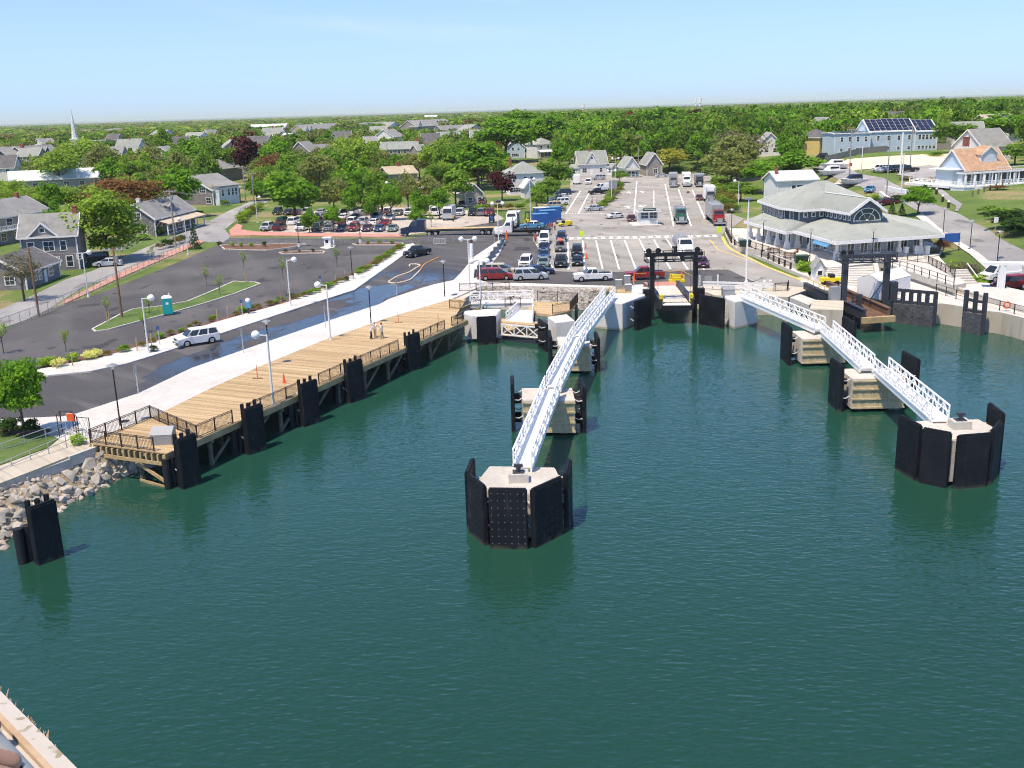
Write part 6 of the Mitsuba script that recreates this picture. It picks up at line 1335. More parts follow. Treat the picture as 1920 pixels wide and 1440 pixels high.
ROWPOS = [[(-53.0,225.4),(-50.0,224.4),(-44.8,222.8),(-41.2,221.7),(-38.6,220.9),(-35.6,219.9),(-32.9,219.1),(-29.9,218.2),(-27.2,217.3),(-24.3,216.4)],[(-52.0,237.4),(-49.4,236.5),(-46.5,235.6),(-43.3,234.5),(-40.4,233.6),(-37.3,232.5),(-35.0,231.8),(-32.4,231.0),(-29.9,230.1),(-27.2,229.2)],[(-38.9,244.1),(-36.0,243.1),(-30.8,241.3),(-27.5,240.2),(-45.0,246.2)],[(-58.7,262.7),(-55.8,261.6),(-53.3,260.7),(-50.4,259.7),(-46.9,258.4),(-43.7,257.3),(-40.6,256.2),(-38.2,255.3),(-35.2,254.2),(-32.5,253.3),(-29.5,252.2),(-26.6,251.2),(-23.9,250.2),(-19.2,248.5),(-17.1,247.7),(-11.3,245.7),(-8.2,244.5),(-6.0,243.8),(-4.0,243.0)]]
for (py, hd, rn, lst), pos in zip(ROWS, ROWPOS):
    for i, ((px, kind, paint), p) in enumerate(sorted(zip(lst, pos))):
        car(kind, paint, p, hd + (180 if (px * 7) % 5 < 2 else 0) + (px % 3) - 1, f"{paint.replace('_', ' ')} {'van' if kind == 'van' else 'minivan' if kind == 'minivan' else 'pickup' if kind == 'pickup' else 'suv' if kind in ('suv', 'jeep') else kind}, {ORD[i]} from the left in the {rn} of the crowded car park", 'cars in the crowded car park', roof='white' if paint == 'maroon' and kind == 'jeep' else None)
for kind, paint, p, lab in [('sedan','black',(-11.77,269.41),'black car on the grass behind the chain fence by the shed house'), ('suv','white',(-9.08,273.20),'white suv beside the pale gabled shed house'), ('suv','maroon',(-6.36,272.29),'brown red suv right of the pale shed house'), ('sedan','grey',(-2.09,269.30),'grey car at the drive under the dark red tree'),
                            ('sedan','white',(-29.00,413.55),'white car at the drive beside the long grey house'), ('sedan','white',(-26.38,419.62),'second white car at the drive beside the long grey house')]:
    car(kind, paint, p, 264, lab)
# ---- trucks
def wheels(k, M, xs, w, r=.52, dual=False):
    for x in xs:
        for s in (-1, 1):
            y = s * (w / 2); wk = put(k + '__wheel', MB().tube((x, y, r), (x, y - s * (.55 if dual else .3), r), r, n=14), 'rubber', 30, M)
            put(wk + '__rim', MB().tube((x, y + s * .015, r), (x, y - s * .02, r), r * .58, n=10), 'chrome', False, M)
def semi_cab(k, M, paint, x0=0.0, sleeper=True, w=2.4):
    """tractor with its front at x0 and its back towards -x"""
    g = lambda mb, n, m, sm=False: put(k + '__' + n, mb, m, sm, M)
    g(MB().hull([(x0 - 1.9, s * w * .42, z) for s in (-1, 1) for z in (.75, 1.95)] + [(x0 - .1, s * w * .34, z) for s in (-1, 1) for z in (.8, 1.55)] + [(x0, s * w * .30, 1.2) for s in (-1, 1)]), 'hood', 'paint_' + paint)
    g(MB().hull([(x0 - 3.6, s * w * .48, z) for s in (-1, 1) for z in (.8, 2.2)] + [(x0 - 1.85, s * w * .48, z) for s in (-1, 1) for z in (.8, 2.1)] + [(x0 - 3.6, s * w * .42, 3.0) for s in (-1, 1)] + [(x0 - 2.4, s * w * .42, 2.95) for s in (-1, 1)]), 'cab', 'paint_' + paint)
    if sleeper: g(MB().box(x0 - 5.1, x0 - 3.62, -w / 2, w / 2, .9, 3.3), 'sleeper', 'paint_' + paint)
    q = [(x0 - 1.93, -w * .42, 2.15), (x0 - 1.93, w * .42, 2.15), (x0 - 2.36, w * .36, 2.85), (x0 - 2.36, -w * .36, 2.85)]
    g(MB().raw(np.array(q) + [.05, 0, .03], [[0, 1, 2, 3]]), 'windshield', 'glass_dark')
    for s in (-1, 1):
        q = [(x0 - 3.3, s * (w * .48 + .012), 2.1), (x0 - 2.2, s * (w * .48 + .012), 2.1), (x0 - 2.6, s * (w * .44 + .02), 2.75), (x0 - 3.3, s * (w * .44 + .02), 2.75)]
        g(MB().raw(q if s < 0 else q[::-1], [[0, 1, 2, 3]]), 'side_window', 'glass_dark')
        g(MB().hull([(x0 - a, s * b, z) for a in (.2, 1.75) for b in (w * .30, w * .5) for z in (.55, 1.0)] + [(x0 - 1.0, s * b, 1.25) for b in (w * .32, w * .5)]), 'fender', 'paint_' + paint)
        g(MB().box(x0 - .22, x0 - .08, s * w * .42 - .17, s * w * .42 + .17, 1.0, 1.2), 'headlight', 'chrome')
        g(MB().tube((x0 - 3.75, s * w * .40, 1), (x0 - 3.75, s * w * .40, 3.7), .08, n=8), 'exhaust', 'chrome')
    g(MB().box(x0 - .06, x0 + .03, -.52, .52, .85, 1.6), 'grille', 'chrome'); g(MB().box(x0 - .02, x0 + .22, -w * .48, w * .48, .45, .8), 'bumper', 'chrome')
    wheels(k, M, (x0 - 1.0,), w - .1)
def mk(name, label, cat, pos, head, z=None):
    k = thing(name, label, cat); x, y = pos; return k, at_xform(x, y, (max(gz(x, y), 2.72) + .085) if z is None else z, head)
# flatbed semi on the street
k, M = mk('flatbed_truck', 'dark blue truck tractor with a long empty flatbed trailer on the cross street', 'truck', (-21.58,206.34), 176.5)
semi_cab(k, M, 'dark_blue', 0.0)
put(k + '__frame', MB().box(-8.0, -5.0, -.45, .45, .75, 1.0), 'dark_steel', tw=M); wheels(k, M, (-5.9, -7.2), 2.4, .52, True)
put(k + '__trailer_deck', MB().box(-19.6, -5.4, -1.28, 1.28, 1.25, 1.42), 'timber', tw=M); put(k + '__trailer_frame', MB().box(-19.6, -6.0, -.6, .6, .9, 1.25).box(-19.7, -5.35, -1.3, -1.22, 1.1, 1.4).box(-19.7, -5.35, 1.22, 1.3, 1.1, 1.4), 'dark_steel', tw=M); wheels(k, M, (-16.6, -17.9), 2.4, .52, True)
# tow truck with a car on it
k, M = mk('tow_truck', 'white rollback tow truck carrying a blue and white car', 'tow truck', (-2.71,201.62), 178)
semi_cab(k, M, 'white', 0.0, False); put(k + '__bed', MB().box(-11.2, -3.9, -1.25, 1.25, 1.15, 1.32), 'dark_steel', tw=M); put(k + '__frame', MB().box(-10.4, -3.6, -.45, .45, .7, 1.15), 'black_metal', tw=M); put(k + '__headboard', MB().box(-4.0, -3.85, -1.2, 1.2, 1.3, 2.9), 'black_metal', tw=M); wheels(k, M, (-8.6,), 2.4, .5, True)
x, y = (-2.71,201.62); car('sedan', 'sky_blue', (x + 7.6, y - .3), 178, 'blue and white car riding on the bed of the tow truck', roof='white', z=4.22)
# dump trucks and semis in the lanes
def box_truck(label, paint, pos, head, L=7.0, boxm='white_paint', h=3.7, tractor=True, name='box_truck', openbox=False):
    k, M = mk(name, label, 'truck', pos, head); semi_cab(k, M, paint, 0.0, False)
    put(k + '__frame', MB().box(-4.0 - L, -3.5, -.45, .45, .75, 1.0), 'dark_steel', tw=M)
    if openbox:
        mb = MB(); x0, x1 = -4.0 - L, -4.0
        for a in ((x0, x1, -1.25, -1.15), (x0, x1, 1.15, 1.25), (x0, x0 + .1, -1.15, 1.15), (x1 - .1, x1, -1.15, 1.15)): mb.box(*a, 1.0, h)
        put(k + '__dump_body', mb.box(x0, x1, -1.15, 1.15, 1.0, 1.15), boxm, tw=M); put(k + '__tarp', MB().box(x0 + .1, x1 - .1, -1.15, 1.15, h - .5, h - .35), 'grey_steel', tw=M)
    else: put(k + '__cargo_box', MB().box(-4.0 - L, -4.0, -1.27, 1.27, 1.0, h), boxm, tw=M); put(k + '__cargo_box__roof', MB().box(-4.0 - L - .02, -3.98, -1.29, 1.29, h, h + .06), boxm, tw=M)
    wheels(k, M, (-4.0 - L + 1.2, -4.0 - L + 2.5), 2.4, .52, True); return k
mat('aluminium', (0.48, 0.49, 0.49), 0.35, 0.5)
box_truck('green dump truck waiting right of the toll booth', 'green', (36.32,212.25), 264, 5.5, 'aluminium', 3.0, name='dump_truck', openbox=True)
box_truck('red truck tractor with a long grey dump trailer at the right of the lanes', 'red', (43.31,207.32), 266, 11, 'aluminium', 3.9, name='dump_truck', openbox=True)
box_truck('white box truck in front of the wood at the right, behind the red tractor', 'grey', (50.94,254.63), 264, 6.5, 'white_paint', 4.0)
box_truck('grey semi truck, left one of the three far trucks', 'grey', (50.59,310.69), 262, 8, 'aluminium', 3.9)
box_truck('white semi truck between the two grey far trucks', 'white', (54.71,311.20), 262, 8, 'white_paint', 3.8)
box_truck('dark grey semi truck, right one of the three far trucks', 'black', (58.31,309.72), 262, 8, 'aluminium', 3.4)
box_truck('white cab over truck beyond the tow truck', 'white', (0.65,214.86), 262, 3.5, 'white_paint', 2.9)
# truck with a tank behind the gantry
k, M = mk('tanker_truck', 'pale truck with a round grey tank and hoses behind the gantry', 'truck', (28.98,162.81), 270); semi_cab(k, M, 'white', 0, False)
put(k + '__tank', MB().tube((-9, .0, 2.1), (-4.2, 0, 2.1), 1.15, n=18), 'grey_steel', 30, M); put(k + '__frame', MB().box(-9.2, -3.5, -.5, .5, .75, 1.05), 'dark_steel', tw=M); put(k + '__pump', MB().box(-4.2, -3.75, -1, 1, 1, 2.9), 'white_paint', tw=M); wheels(k, M, (-7.2, -8.4), 2.4, .52, True)
# camper, box trailer, forklifts, tugs, containers
k, M = mk('camper', 'tall silver camper van in the crowded car park behind the flatbed', 'camper', (-13.59,235.08), 264)
put(k + '__body', MB().hull([(x, s * y, z) for x, y, z in ((.9, 1.1, .5), (-5.4, 1.1, .5), (.9, 1.05, 1.9), (.2, 1.0, 3.1), (-5.4, 1.1, 3.1))  for s in (-1, 1)]), 'paint_silver', 25, M); put(k + '__windshield', MB().raw(np.array([(.93, -.95, 1.75), (.93, .95, 1.75), (.45, .9, 2.65), (.45, -.9, 2.65)]) + [.06, 0, .03], [[0, 1, 2, 3]]), 'glass_dark', tw=M); wheels(k, M, (0, -4), 2.2, .4)
k, M = mk('box_trailer', 'small white box trailer at the far left end of the lanes', 'trailer', (23.18,338.55), 264)
put(k + '__box', MB().box(-2.4, 2.4, -1.15, 1.15, .55, 3.0), 'white_paint', tw=M); put(k + '__tongue', MB().beam((2.4, 0, .5), (3.6, 0, .45), .12), 'dark_steel', tw=M); wheels(k, M, (-.5, .5), 2.3, .36)
for px, paint, lab in [((2.04,218.56), 'yellow_paint', 'yellow fork lift, left of two beside the white truck'), ((4.39,221.07), 'yellow_paint', 'yellow fork lift, right of two beside the blue containers'), ((-3.44,227.61), 'paint_blue', 'grey and blue fork lift at the end of the crowded car park')]:
    k, M = mk('fork_lift', lab, 'fork lift', px, 268)
    put(k + '__body', MB().hull([(a, b * s, c) for a, b, c in ((.7, .6, .35), (-1.3, .6, .35), (.6, .58, 1.0), (-1.25, .55, 1.35)) for s in (-1, 1)]), paint, tw=M)
    mb = MB()
    for s in (-1, 1): mb.beam((-.9, s * .5, 1.3), (-.8, s * .48, 2.5), .08).beam((.55, s * .5, 1.0), (.2, s * .48, 2.5), .08)
    put(k + '__roll_cage', mb.box(-.9, .3, -.55, .55, 2.5, 2.58), 'black_metal', tw=M)
    mb = MB()
    for s in (-1, 1): mb.box(.78, .92, s * .35 - .06, s * .35 + .06, .1, 3.0)
    put(k + '__mast', mb.box(.78, .9, -.4, .4, 2.9, 3.0), 'dark_steel', tw=M)
    for s in (-1, 1): put(k + '__fork', MB().box(.92, 2.0, s * .25 - .06, s * .25 + .06, .12, .18), 'dark_steel', tw=M)
    wheels(k, M, (.4, -.9), 1.25, .3)
k, M = mk('baggage_tug', 'small yellow baggage tug parked alone right of the blue containers', 'tug', (12.29,215.77), 20)
put(k + '__body', MB().box(-.2, 1.4, -.65, .65, .3, 1.1).box(-1.4, -.2, -.65, .65, .3, .65), 'yellow_paint', tw=M); put(k + '__seat', MB().box(-.7, -.2, -.35, .35, .65, 1.2), 'black_metal', tw=M); wheels(k, M, (-1, 1), 1.4, .3)
mat('tarp_blue', (0.02, 0.10, 0.34), 0.6)
for i, (p, sx, sy, hh, lab) in enumerate([((7.03,217.20), 3.2, 2.4, 2.6, 'blue luggage container nearest the tow truck'), ((8.78,220.92), 3.4, 2.4, 2.9, 'blue luggage container in the middle of the blue stack row'), ((10.21,229.39), 3.4, 2.4, 2.8, 'blue luggage container at the right of the row'), ((7.80,228.94), 3.4, 2.4, 2.8, 'blue luggage container behind, white sheet on top')]):
    k, M = mk('luggage_container', lab, 'container', p, 12)
    put(k + '__body', MB().box(-sx / 2, sx / 2, -sy / 2, sy / 2, .25, hh), 'tarp_blue', tw=M); put(k + '__lid', MB().box(-sx / 2 - .06, sx / 2 + .06, -sy / 2 - .06, sy / 2 + .06, hh, hh + .1), 'white_paint' if i == 3 else 'paint_sky_blue', tw=M)
    for a in (-sx / 4, sx / 4): put(k + '__door', MB().box(a - sx / 4 + .06, a + sx / 4 - .06, -sy / 2 - .04, -sy / 2, .4, hh - .15), 'tarp_blue', tw=M)
    wheels(k, M, (-1, 1), sy, .25)
# boats on trailers behind the terminal
for p, hd, L, cv, lab in [((88.26,280.39), 200, 8.5, 'white_paint', 'white cabin boat on a trailer behind the terminal, left'), ((84.34,258.27), 210, 8, 'paint_beige', 'cream cabin boat with a canvas on a trailer behind the terminal'), ((86.66,257.25), 200, 8, 'paint_dark_blue', 'boat with a dark blue cover behind the terminal, nearest the road'), ((91.78,288.94), 195, 9, 'white_paint', 'white boat with a long cabin farthest up the boat yard')]:
    k, M = mk('boat', lab, 'boat', p, hd)
    put(k + '__hull', MB().hull([(L / 2, 0, 2.1)] + [(a, s * b, z) for a, b, z in ((L * .2, 1.2, 1.9), (-L / 2, 1.15, 1.75), (-L / 2, .5, .6), (L * .25, .25, .7)) for s in (-1, 1)]), 'white_paint', 20, M)
    put(k + '__cabin', MB().hull([(a, s * b, z) for a, b, z in ((L * .22, .7, 1.9), (-L * .3, .95, 1.8), (L * .05, .7, 3.0), (-L * .28, .8, 3.0)) for s in (-1, 1)]), cv, tw=M)
    for s in (-1, 1): put(k + '__cabin_window', MB().box(-L * .25, L * .06, s * .86 - .03, s * .86 + .03, 2.3, 2.75), 'glass_dark', tw=M)
    put(k + '__trailer', MB().box(-L * .4, L * .5, -.8, .8, .4, .55), 'dark_steel', tw=M); wheels(k, M, (-1.2, -.2), 2.2, .33)
# ---------------------------------------------------------------- lamps, poles, fences, signs
def globe_lamp(p, h, label, arms=(1,), head=0.0, z=None, name='street_lamp'):
    k = thing(name, label, 'street lamp'); x, y = p; z = gz(x, y) + .05 if z is None else z
    put(k + '__pole', MB().tube((x, y, z), (x, y, z + h), .10, .07, 10), 'zinc_white', True); put(k + '__base', MB().tube((x, y, z), (x, y, z + .35), .2, .16, 10), 'zinc_white')
    for s in arms:
        dx, dy = s * math.cos(head), s * math.sin(head)
        put(k + '__arm', MB().tube((x, y, z + h - .1), (x + dx * .8, y + dy * .8, z + h - .02), .05, n=6), 'zinc_white')
        put(k + '__globe', MB().sphere((x + dx * .95, y + dy * .95, z + h), .36, 2), 'globe', True)
    return k
def black_lamp(p, h, label, z=None, foot=False):
    k = thing('promenade_lamp', label, 'street lamp'); x, y = p; z = gz(x, y) + .05 if z is None else z
    z1 = z
    if foot: put(k + '__footing', MB().tube((x, y, z - .1), (x, y, z + .8), .32, .3, 12), 'concrete_white'); z1 = z + .8
    put(k + '__base', MB().tube((x, y, z1), (x, y, z1 + .12), .32, .26, 12), 'black_metal'); put(k + '__pole', MB().tube((x, y, z1), (x, y, z + h), .07, .055, 8), 'black_metal')
    put(k + '__lantern', MB().tube((x, y, z + h), (x, y, z + h + .3), .09, .17, 10), 'globe'); put(k + '__hood', MB().tube((x, y, z + h + .3), (x, y, z + h + .36), .46, .42, 16).tube((x, y, z + h + .36), (x, y, z + h + .5), .36, .05, 14), 'grey_steel')
for p, h, a, hd, lab in [((-38.66,105.58), 6.1, (1,), 0, 'globe lamp on a white pole by the planting strip, nearest the round maple'), ((-28.69,131.10), 6.2, (1,), 0, 'globe lamp on a white pole beside the shrubs above the access road'), ((-19.79,108.95), 6.4, (-1,), 0, 'globe lamp on a white pole standing on the promenade by the boardwalk, middle'), ((-20.53,83.69), 6.4, (-1,), 0, 'globe lamp on a white pole at the water edge of the boardwalk'),
                         ((-60.10,143.48), 6.4, (1,), 0, 'globe lamp on a tall white pole by the street fence, left'), ((-58.93,186.97), 6.6, (-1,), 0, 'globe lamp on a white pole by the street fence, near the fir'), ((-5.52,141.01), 7.0, (-1, 1), 0, 'twin globe lamp at the end of the promenade'), ((-1.71,190.50), 7.4, (-1, 1), 0, 'twin globe lamp in front of the tow truck'), ((-3.62,125.99), 6.0, (-1, 1), 0, 'twin armed pole by the white gangway'),
                         ((-21.36,252.40), 6.5, (1,), 0, 'globe lamp behind the lollipop tree of the car park'), ((-59.07,242.08), 6.0, (1,), 0, 'globe lamp at the corner of the car park'), ((-27.99,250.44), 8, (-1,), 0, 'globe lamp among the trees behind the car park'), ((5.33,230.80), 9, (1,), 0, 'pale lamp pole behind the blue containers'), ((27.73,270.30), 8, (-1, 1), 0, 'twin globe lamp on the planted median, nearer one'), ((34.68,326.37), 8.5, (-1, 1), 0, 'twin globe lamp at the far end of the planted median'), ((53.12,234.69), 7.0, (-1,), 0, 'globe lamp at the right edge of the lanes before the wood')]:
    globe_lamp(p, h, lab, a, hd)
for p, h, f, lab in [((-31.99,79.06), 4.9, 0, 'black lamp with a disc hood at the near railed bay of the boardwalk'), ((-23.98,97.96), 4.4, 0, 'black lamp behind the globe lamp on the boardwalk edge'), ((-16.39,117.34), 4.3, 0, 'black lamp behind the three people on the boardwalk'), ((-8.67,134.39), 4.6, 0, 'black lamp at the far end of the promenade'), ((-23.56,151.79), 4.6, 1, 'black lamp on a concrete footing by the planting strip'), ((-28.63,197.71), 4.2, 1, 'black lamp on a concrete footing on the island near the black pickup'), ((-39.82,193.91), 4.6, 1, 'black lamp on a concrete footing at the tip of the corner island'),
                     ((39.53,179.47), 4.6, 0, 'black lamp at the bend of the plaza railing'), ((40.66,161.51), 4.4, 0, 'black lamp before the left porch of the terminal'), ((44.17,147.83), 4.4, 0, 'black lamp at the blue awning'), ((53.42,148.08), 4.2, 0, 'black lamp before the right porch of the terminal'), ((72.58,169.08), 4.0, 0, 'dark lamp by the hill road sidewalk, upper'), ((70.55,154.32), 4.0, 0, 'dark lamp by the hill road sidewalk, middle'), ((69.83,143.84), 4.0, 0, 'dark lamp by the hill road sidewalk, lower')]:
    black_lamp(p, h, lab, None if p[0] < 35 else (4.0 if 'terminal' in lab or 'plaza' in lab or 'awning' in lab else None), f)
def mast(p, h, label, m='white_paint', r=.14, name='flag_mast'):
    k = thing(name, label, 'pole'); x, y = p; z = gz(x, y) + .05
    put(k + '__pole', MB().tube((x, y, z), (x, y, z + h), r, r * .6, 10), m, True); put(k + '__base', MB().tube((x, y, z), (x, y, z + .5), r * 2.2, r * 1.3, 10), m); put(k + '__light', MB().box(x - .5, x + .5, y - .2, y + .2, z + h - .1, z + h + .12), 'grey_steel')
mast((32.66,138.16), 11.6, 'tall white light mast on the dock right of the ramp')
def utility(p, h, label, m='wood_pole', arm=True, z=None, r=.16):
    k = thing('utility_pole', label, 'utility pole'); x, y = p; z = gz(x, y) - .1 if z is None else z
    put(k + '__pole', MB().tube((x, y, z), (x, y, z + h), r, r * .75, 9), m, True)
    if arm:
        put(k + '__crossarm', MB().box(x - 1.2, x + 1.2, y - .08, y + .08, z + h - .5, z + h - .35), 'grey_pole')
        for i in (-1.1, -.5, .5, 1.1): put(k + '__insulator', MB().tube((x + i, y, z + h - .35), (x + i, y, z + h - .15), .06, n=6), 'zinc_white')
        put(k + '__transformer', MB().tube((x + .35, y - .2, z + h - 2.0), (x + .35, y - .2, z + h - 1.1), .22, n=10), 'grey_steel')
    return (x, y, z + h - .3)
U = [utility((-61.05,129.63), 9.0, 'brown utility pole by the fence at the far left, leaning a little', arm=False), utility((-49.22,126.78), 9.2, 'brown utility pole at the tip of the grass island'), utility((-64.91,198.90), 11.4, 'grey utility pole with a cross arm beside the porch house', 'grey_pole'), utility((-77.27,304.77), 10.5, 'pale utility pole at the bend of the street, left one', 'grey_pole'), utility((-66.80,271.99), 10.5, 'pale utility pole at the bend of the street, right one', 'grey_pole'),
     utility((-86.04,371.15), 9.5, 'utility pole behind the big car park maple', 'grey_pole'), utility((-69.28,405.57), 12, 'utility pole before the tall pale tree', 'grey_pole'), utility((-166.60,411.15), 9.0, 'utility pole beside the white roofed lodge', 'grey_pole'), utility((46.95,365.29), 10.5, 'pale utility pole before the narrow white cottage', 'grey_pole', False), utility((-49.81,439.80), 9.5, 'dark utility pole before the long grey house', 'grey_pole', False)]
R_ = [utility((88.76,266.27), 13.5, 'dark utility pole at the top of the hill road', 'grey_pole'), utility((83.52,225.25), 13.0, 'dark utility pole beside the hill road', 'grey_pole', False), utility((82.55,214.27), 10, 'pale thin pole beside the hill road', 'zinc_white', False), utility((101.40,264.79), 10.5, 'thick white pole behind the cars on the hill', 'white_paint', False, r=.26), utility((110.38,281.66), 11, 'pole at the edge of the sand lot', 'grey_pole'), utility((96.28,279.17), 7, 'short pole at the sand lot corner', 'zinc_white', False)]
for i, (a, b) in enumerate([(U[0], U[1]), (U[1], U[2]), (U[2], U[4]), (U[3], U[5]), (U[7], U[2]), (R_[0], R_[4]), (R_[0], R_[1])]):
    mb = MB(); a, b = np.array(a), np.array(b)
    for o in (-.8, 0, .8)[: 1 if i in (0, 5) else 3]:
        P = [a + (b - a) * t + [o, 0, -4 * t * (1 - t) * .035 * np.linalg.norm(b - a)] for t in np.linspace(0, 1, 9)]; mb.path(P, .022, 4)
    tag(put('overhead_wire', mb, 'grey_pole'), ['overhead wires between the two brown utility poles at the left', 'overhead wires from the island pole to the grey pole by the porch house', 'overhead wires along the street from the porch house', 'overhead wires behind the bend of the street', 'overhead wires over the lodge', 'overhead wires at the top of the hill road', 'overhead wires beside the hill road'][i], 'wire', None, 'stuff')
# sign posts on the promenade
def sign(p, h, w, hh, label, m='grey_steel', pm='galvanised', face=0.0, z=None, cat='sign'):
    k = thing('sign_post', label, cat); x, y = p; z = gz(x, y) + .1 if z is None else z
    put(k + '__post', MB().box(x - .035, x + .035, y - .035, y + .035, z, z + h), pm); dx, dy = math.cos(face) * w / 2, math.sin(face) * w / 2
    put(k + '__plate', MB().beam((x - dx, y - dy - .05, z + h - hh / 2), (x + dx, y + dy - .05, z + h - hh / 2), .03, hh), m)
for p, lab in [((-33.94,88.89), 'nearest the black lamp'), ((-28.19,104.22), 'opposite the white suv'), ((-21.51,115.96), 'left of the promenade globe lamp'), ((-14.95,133.45), 'by the hose loop')]: sign(p, 2.8, .4, .75, f'grey sign seen edge on at the promenade kerb, {lab}', face=1.15)
for p, lab in [((-38.81,109.66), 'in the strip right of the nearest globe lamp'), ((-33.49,125.07), 'in the strip before the phone booth'), ((-26.70,142.52), 'in the strip right of the second globe lamp')]: sign(p, 2.2, .35, .45, f'small blue parking sign {lab}', 'paint_blue')
k = thing('pay_phone', 'blue and white pay station post in the planting strip', 'pay station'); x, y = (-33.00,126.37); put(k + '__post', MB().box(x - .1, x + .1, y - .1, y + .1, 2.8, 3.8), 'dark_steel'); put(k + '__head', MB().box(x - .32, x + .32, y - .25, y + .25, 3.7, 4.6), 'paint_sky_blue'); put(k + '__dome', MB().sphere((x, y, 4.62), .33, 2), 'white_paint', True)
for p, h, lab in [((28.25,276.75), 5.0, 'left one of two tall grey signs on the planted median'), ((29.40,278.05), 5.0, 'right one of two tall grey signs on the planted median')]: sign(p, h, 1.2, 2.2, lab, 'grey_steel')
sign((39.42,189.40), 2.0, .9, 1.2, 'bright lime pedestrian sign at the right end of the crosswalk', 'lime_sign'); sign((14.05,192.36), 1.6, .8, 1.0, 'bright lime pedestrian sign at the left end of the crosswalk', 'lime_sign')
sign((92.99,278.39), 2.6, .8, .8, 'red stop sign at the top of the hill road', 'red_paint'); sign((78.12,162.59), 2.8, .7, .9, 'white sign on a post on the grass slope', 'white_paint')
k = thing('banner', 'plain blue banner between posts beside the terminal end', 'banner'); x, y = (67.70,155.16); z = gz(x, y); put(k + '__cloth', MB().box(x - 1.5, x + 1.5, y - .03, y + .03, z + 1.6, z + 3.0), 'tarp_blue'); put(k + '__post', MB().box(x - 1.55, x - 1.45, y - .05, y + .05, z, z + 3.1).box(x + 1.45, x + 1.55, y - .05, y + .05, z, z + 3.1), 'dark_steel')
# small path lights
for i, p in enumerate([*[(96.31,241.20),(95.98,237.86),(92.98,227.61),(90.11,218.22)], *[(90.98,216.87),(87.46,205.20),(85.02,196.67)]]):
    k = thing('path_light', f'dark bollard with a white cap along the slope path, {ORD[i]} from the top', 'bollard'); x, y = p; z = gz(x, y); put(k + '__post', MB().box(x - .2, x + .2, y - .2, y + .2, z - .1, z + 1.1), 'bronze_metal'); put(k + '__cap', MB().tube((x, y, z + 1.1), (x, y, z + 1.4), .28, .12, 8), 'white_paint')
for i, p in enumerate([(93.99,206.65),(96.50,209.58),(98.56,211.45),(101.19,214.52),(103.34,216.48),(106.20,219.65),(108.54,221.67)]):
    k = thing('timber_post', f'weathered timber post on the slope below the restaurant, {ORD[i]} from the left', 'post'); x, y = p; z = gz(x, y); put(k + '__post', MB().tube((x, y, z - .2), (x, y, z + 1.1), .18, n=7), 'pile')
for a, b, lab in [((87.63,237.30), (87.36,223.63), 'long white timber barrier beside the hill road, upper'), ((83.21,228.31), (80.40,214.77), 'short white timber barrier beside the hill road, lower')]:
    k = thing('road_barrier', lab, 'barrier'); a, b = np.array([*a, gz(*a) + .5]), np.array([*b, gz(*b) + .5]); put(k + '__beam', MB().beam(a, b, .5, .9), 'white_paint'); put(k + '__post', MB().beam(a + [.3, 0, -.8], a + [.3, 0, .5], .2).beam(b - [.3, 0, .8], b + [-.3, 0, .5], .2), 'white_paint')
# chain link fences
def chain_fence(label, pts, h=1.5, sp=2.6, m='galvanised', z=None):
    k = thing('chain_link_fence', label, 'fence'); rl, ms = MB(), MB()
    for i, (a, b) in enumerate(zip(pts[:-1], pts[1:])):
        a, b = v2(a), v2(b); L = np.linalg.norm(b - a); n = max(1, round(L / sp))
        A, Bq = np.array([*a, gz(*a) + .05]), np.array([*b, gz(*b) + .05])
        for j in range(n + (i == len(pts) - 2)): p = A + (Bq - A) * j / n; put(k + '__post', MB().tube(p, p + [0, 0, h], .035, n=6), m)
        rl.beam(A + [0, 0, h - .03], Bq + [0, 0, h - .03], .045)
        for s in np.arange(0, L, .45):
            p = A + (Bq - A) * s / L; d = (Bq - A) / L * min(.9, L - s)
            ms.beam(p + [0, 0, .05], p + d + [0, 0, h - .05], .012).beam(p + [0, 0, h - .05], p + d + [0, 0, .05], .012)
    put(k + '__rail', rl, m); stuffpart(put(k + '__wire_mesh', ms, m))
chain_fence('long chain link fence between the street and the parking lot', [(-61.73,120.51),(-60.90,129.61),(-60.86,142.33),(-61.00,158.23),(-60.95,177.23),(-61.20,191.86)], 1.5, 2.6, 'grey_steel')
chain_fence('chain link fence along the cross street before the crowded car park', [(-56.70,199.41),(-45.13,199.15),(-32.24,196.93),(-19.71,195.59),(-10.44,195.00),(-2.42,191.47)], 1.3, 4.2)
chain_fence('chain link fence round the corner of the car park by the street', [(-63.97,243.45),(-67.73,261.01),(-68.02,272.37),(-67.62,286.13)], 1.9, 2.6, 'grey_steel')
chain_fence('chain link fence behind the crowded car park', [(-13.30,254.63),(-6.01,255.12),(-1.36,257.90),(4.77,261.77)], 1.6, 3.0, 'grey_steel')
k = thing('mesh_fence', 'sagging grey mesh fence leaning between promenade and dark asphalt', 'fence'); P = [np.array([*p, 2.85]) for p in [(-5.23,149.36),(-4.00,159.10),(-2.54,173.35),(-0.71,191.06)]]
for i, (a, b) in enumerate(zip(P[:-1], P[1:])):
    for t in (0, .5): p = a + (b - a) * t; put(k + '__post', MB().tube(p, p + [.25 - .4 * t, 0, 1.7], .04, n=6), 'galvanised')
mat('shade_cloth', (0.20, 0.24, 0.25), 0.9)
V, F = [], []
ls = LineString([p[:2] for p in P]); g = np.random.default_rng(4)
for i, t in enumerate(np.linspace(0, 1, 40)):
    c = ls.interpolate(t, normalized=True).coords[0]; sag = .35 * abs(math.sin(i * .8)) + .2 * g.random()
    V += [(c[0], c[1], 2.86), (c[0] + .25 + .3 * math.sin(i * 1.3), c[1], 4.4 - sag)]
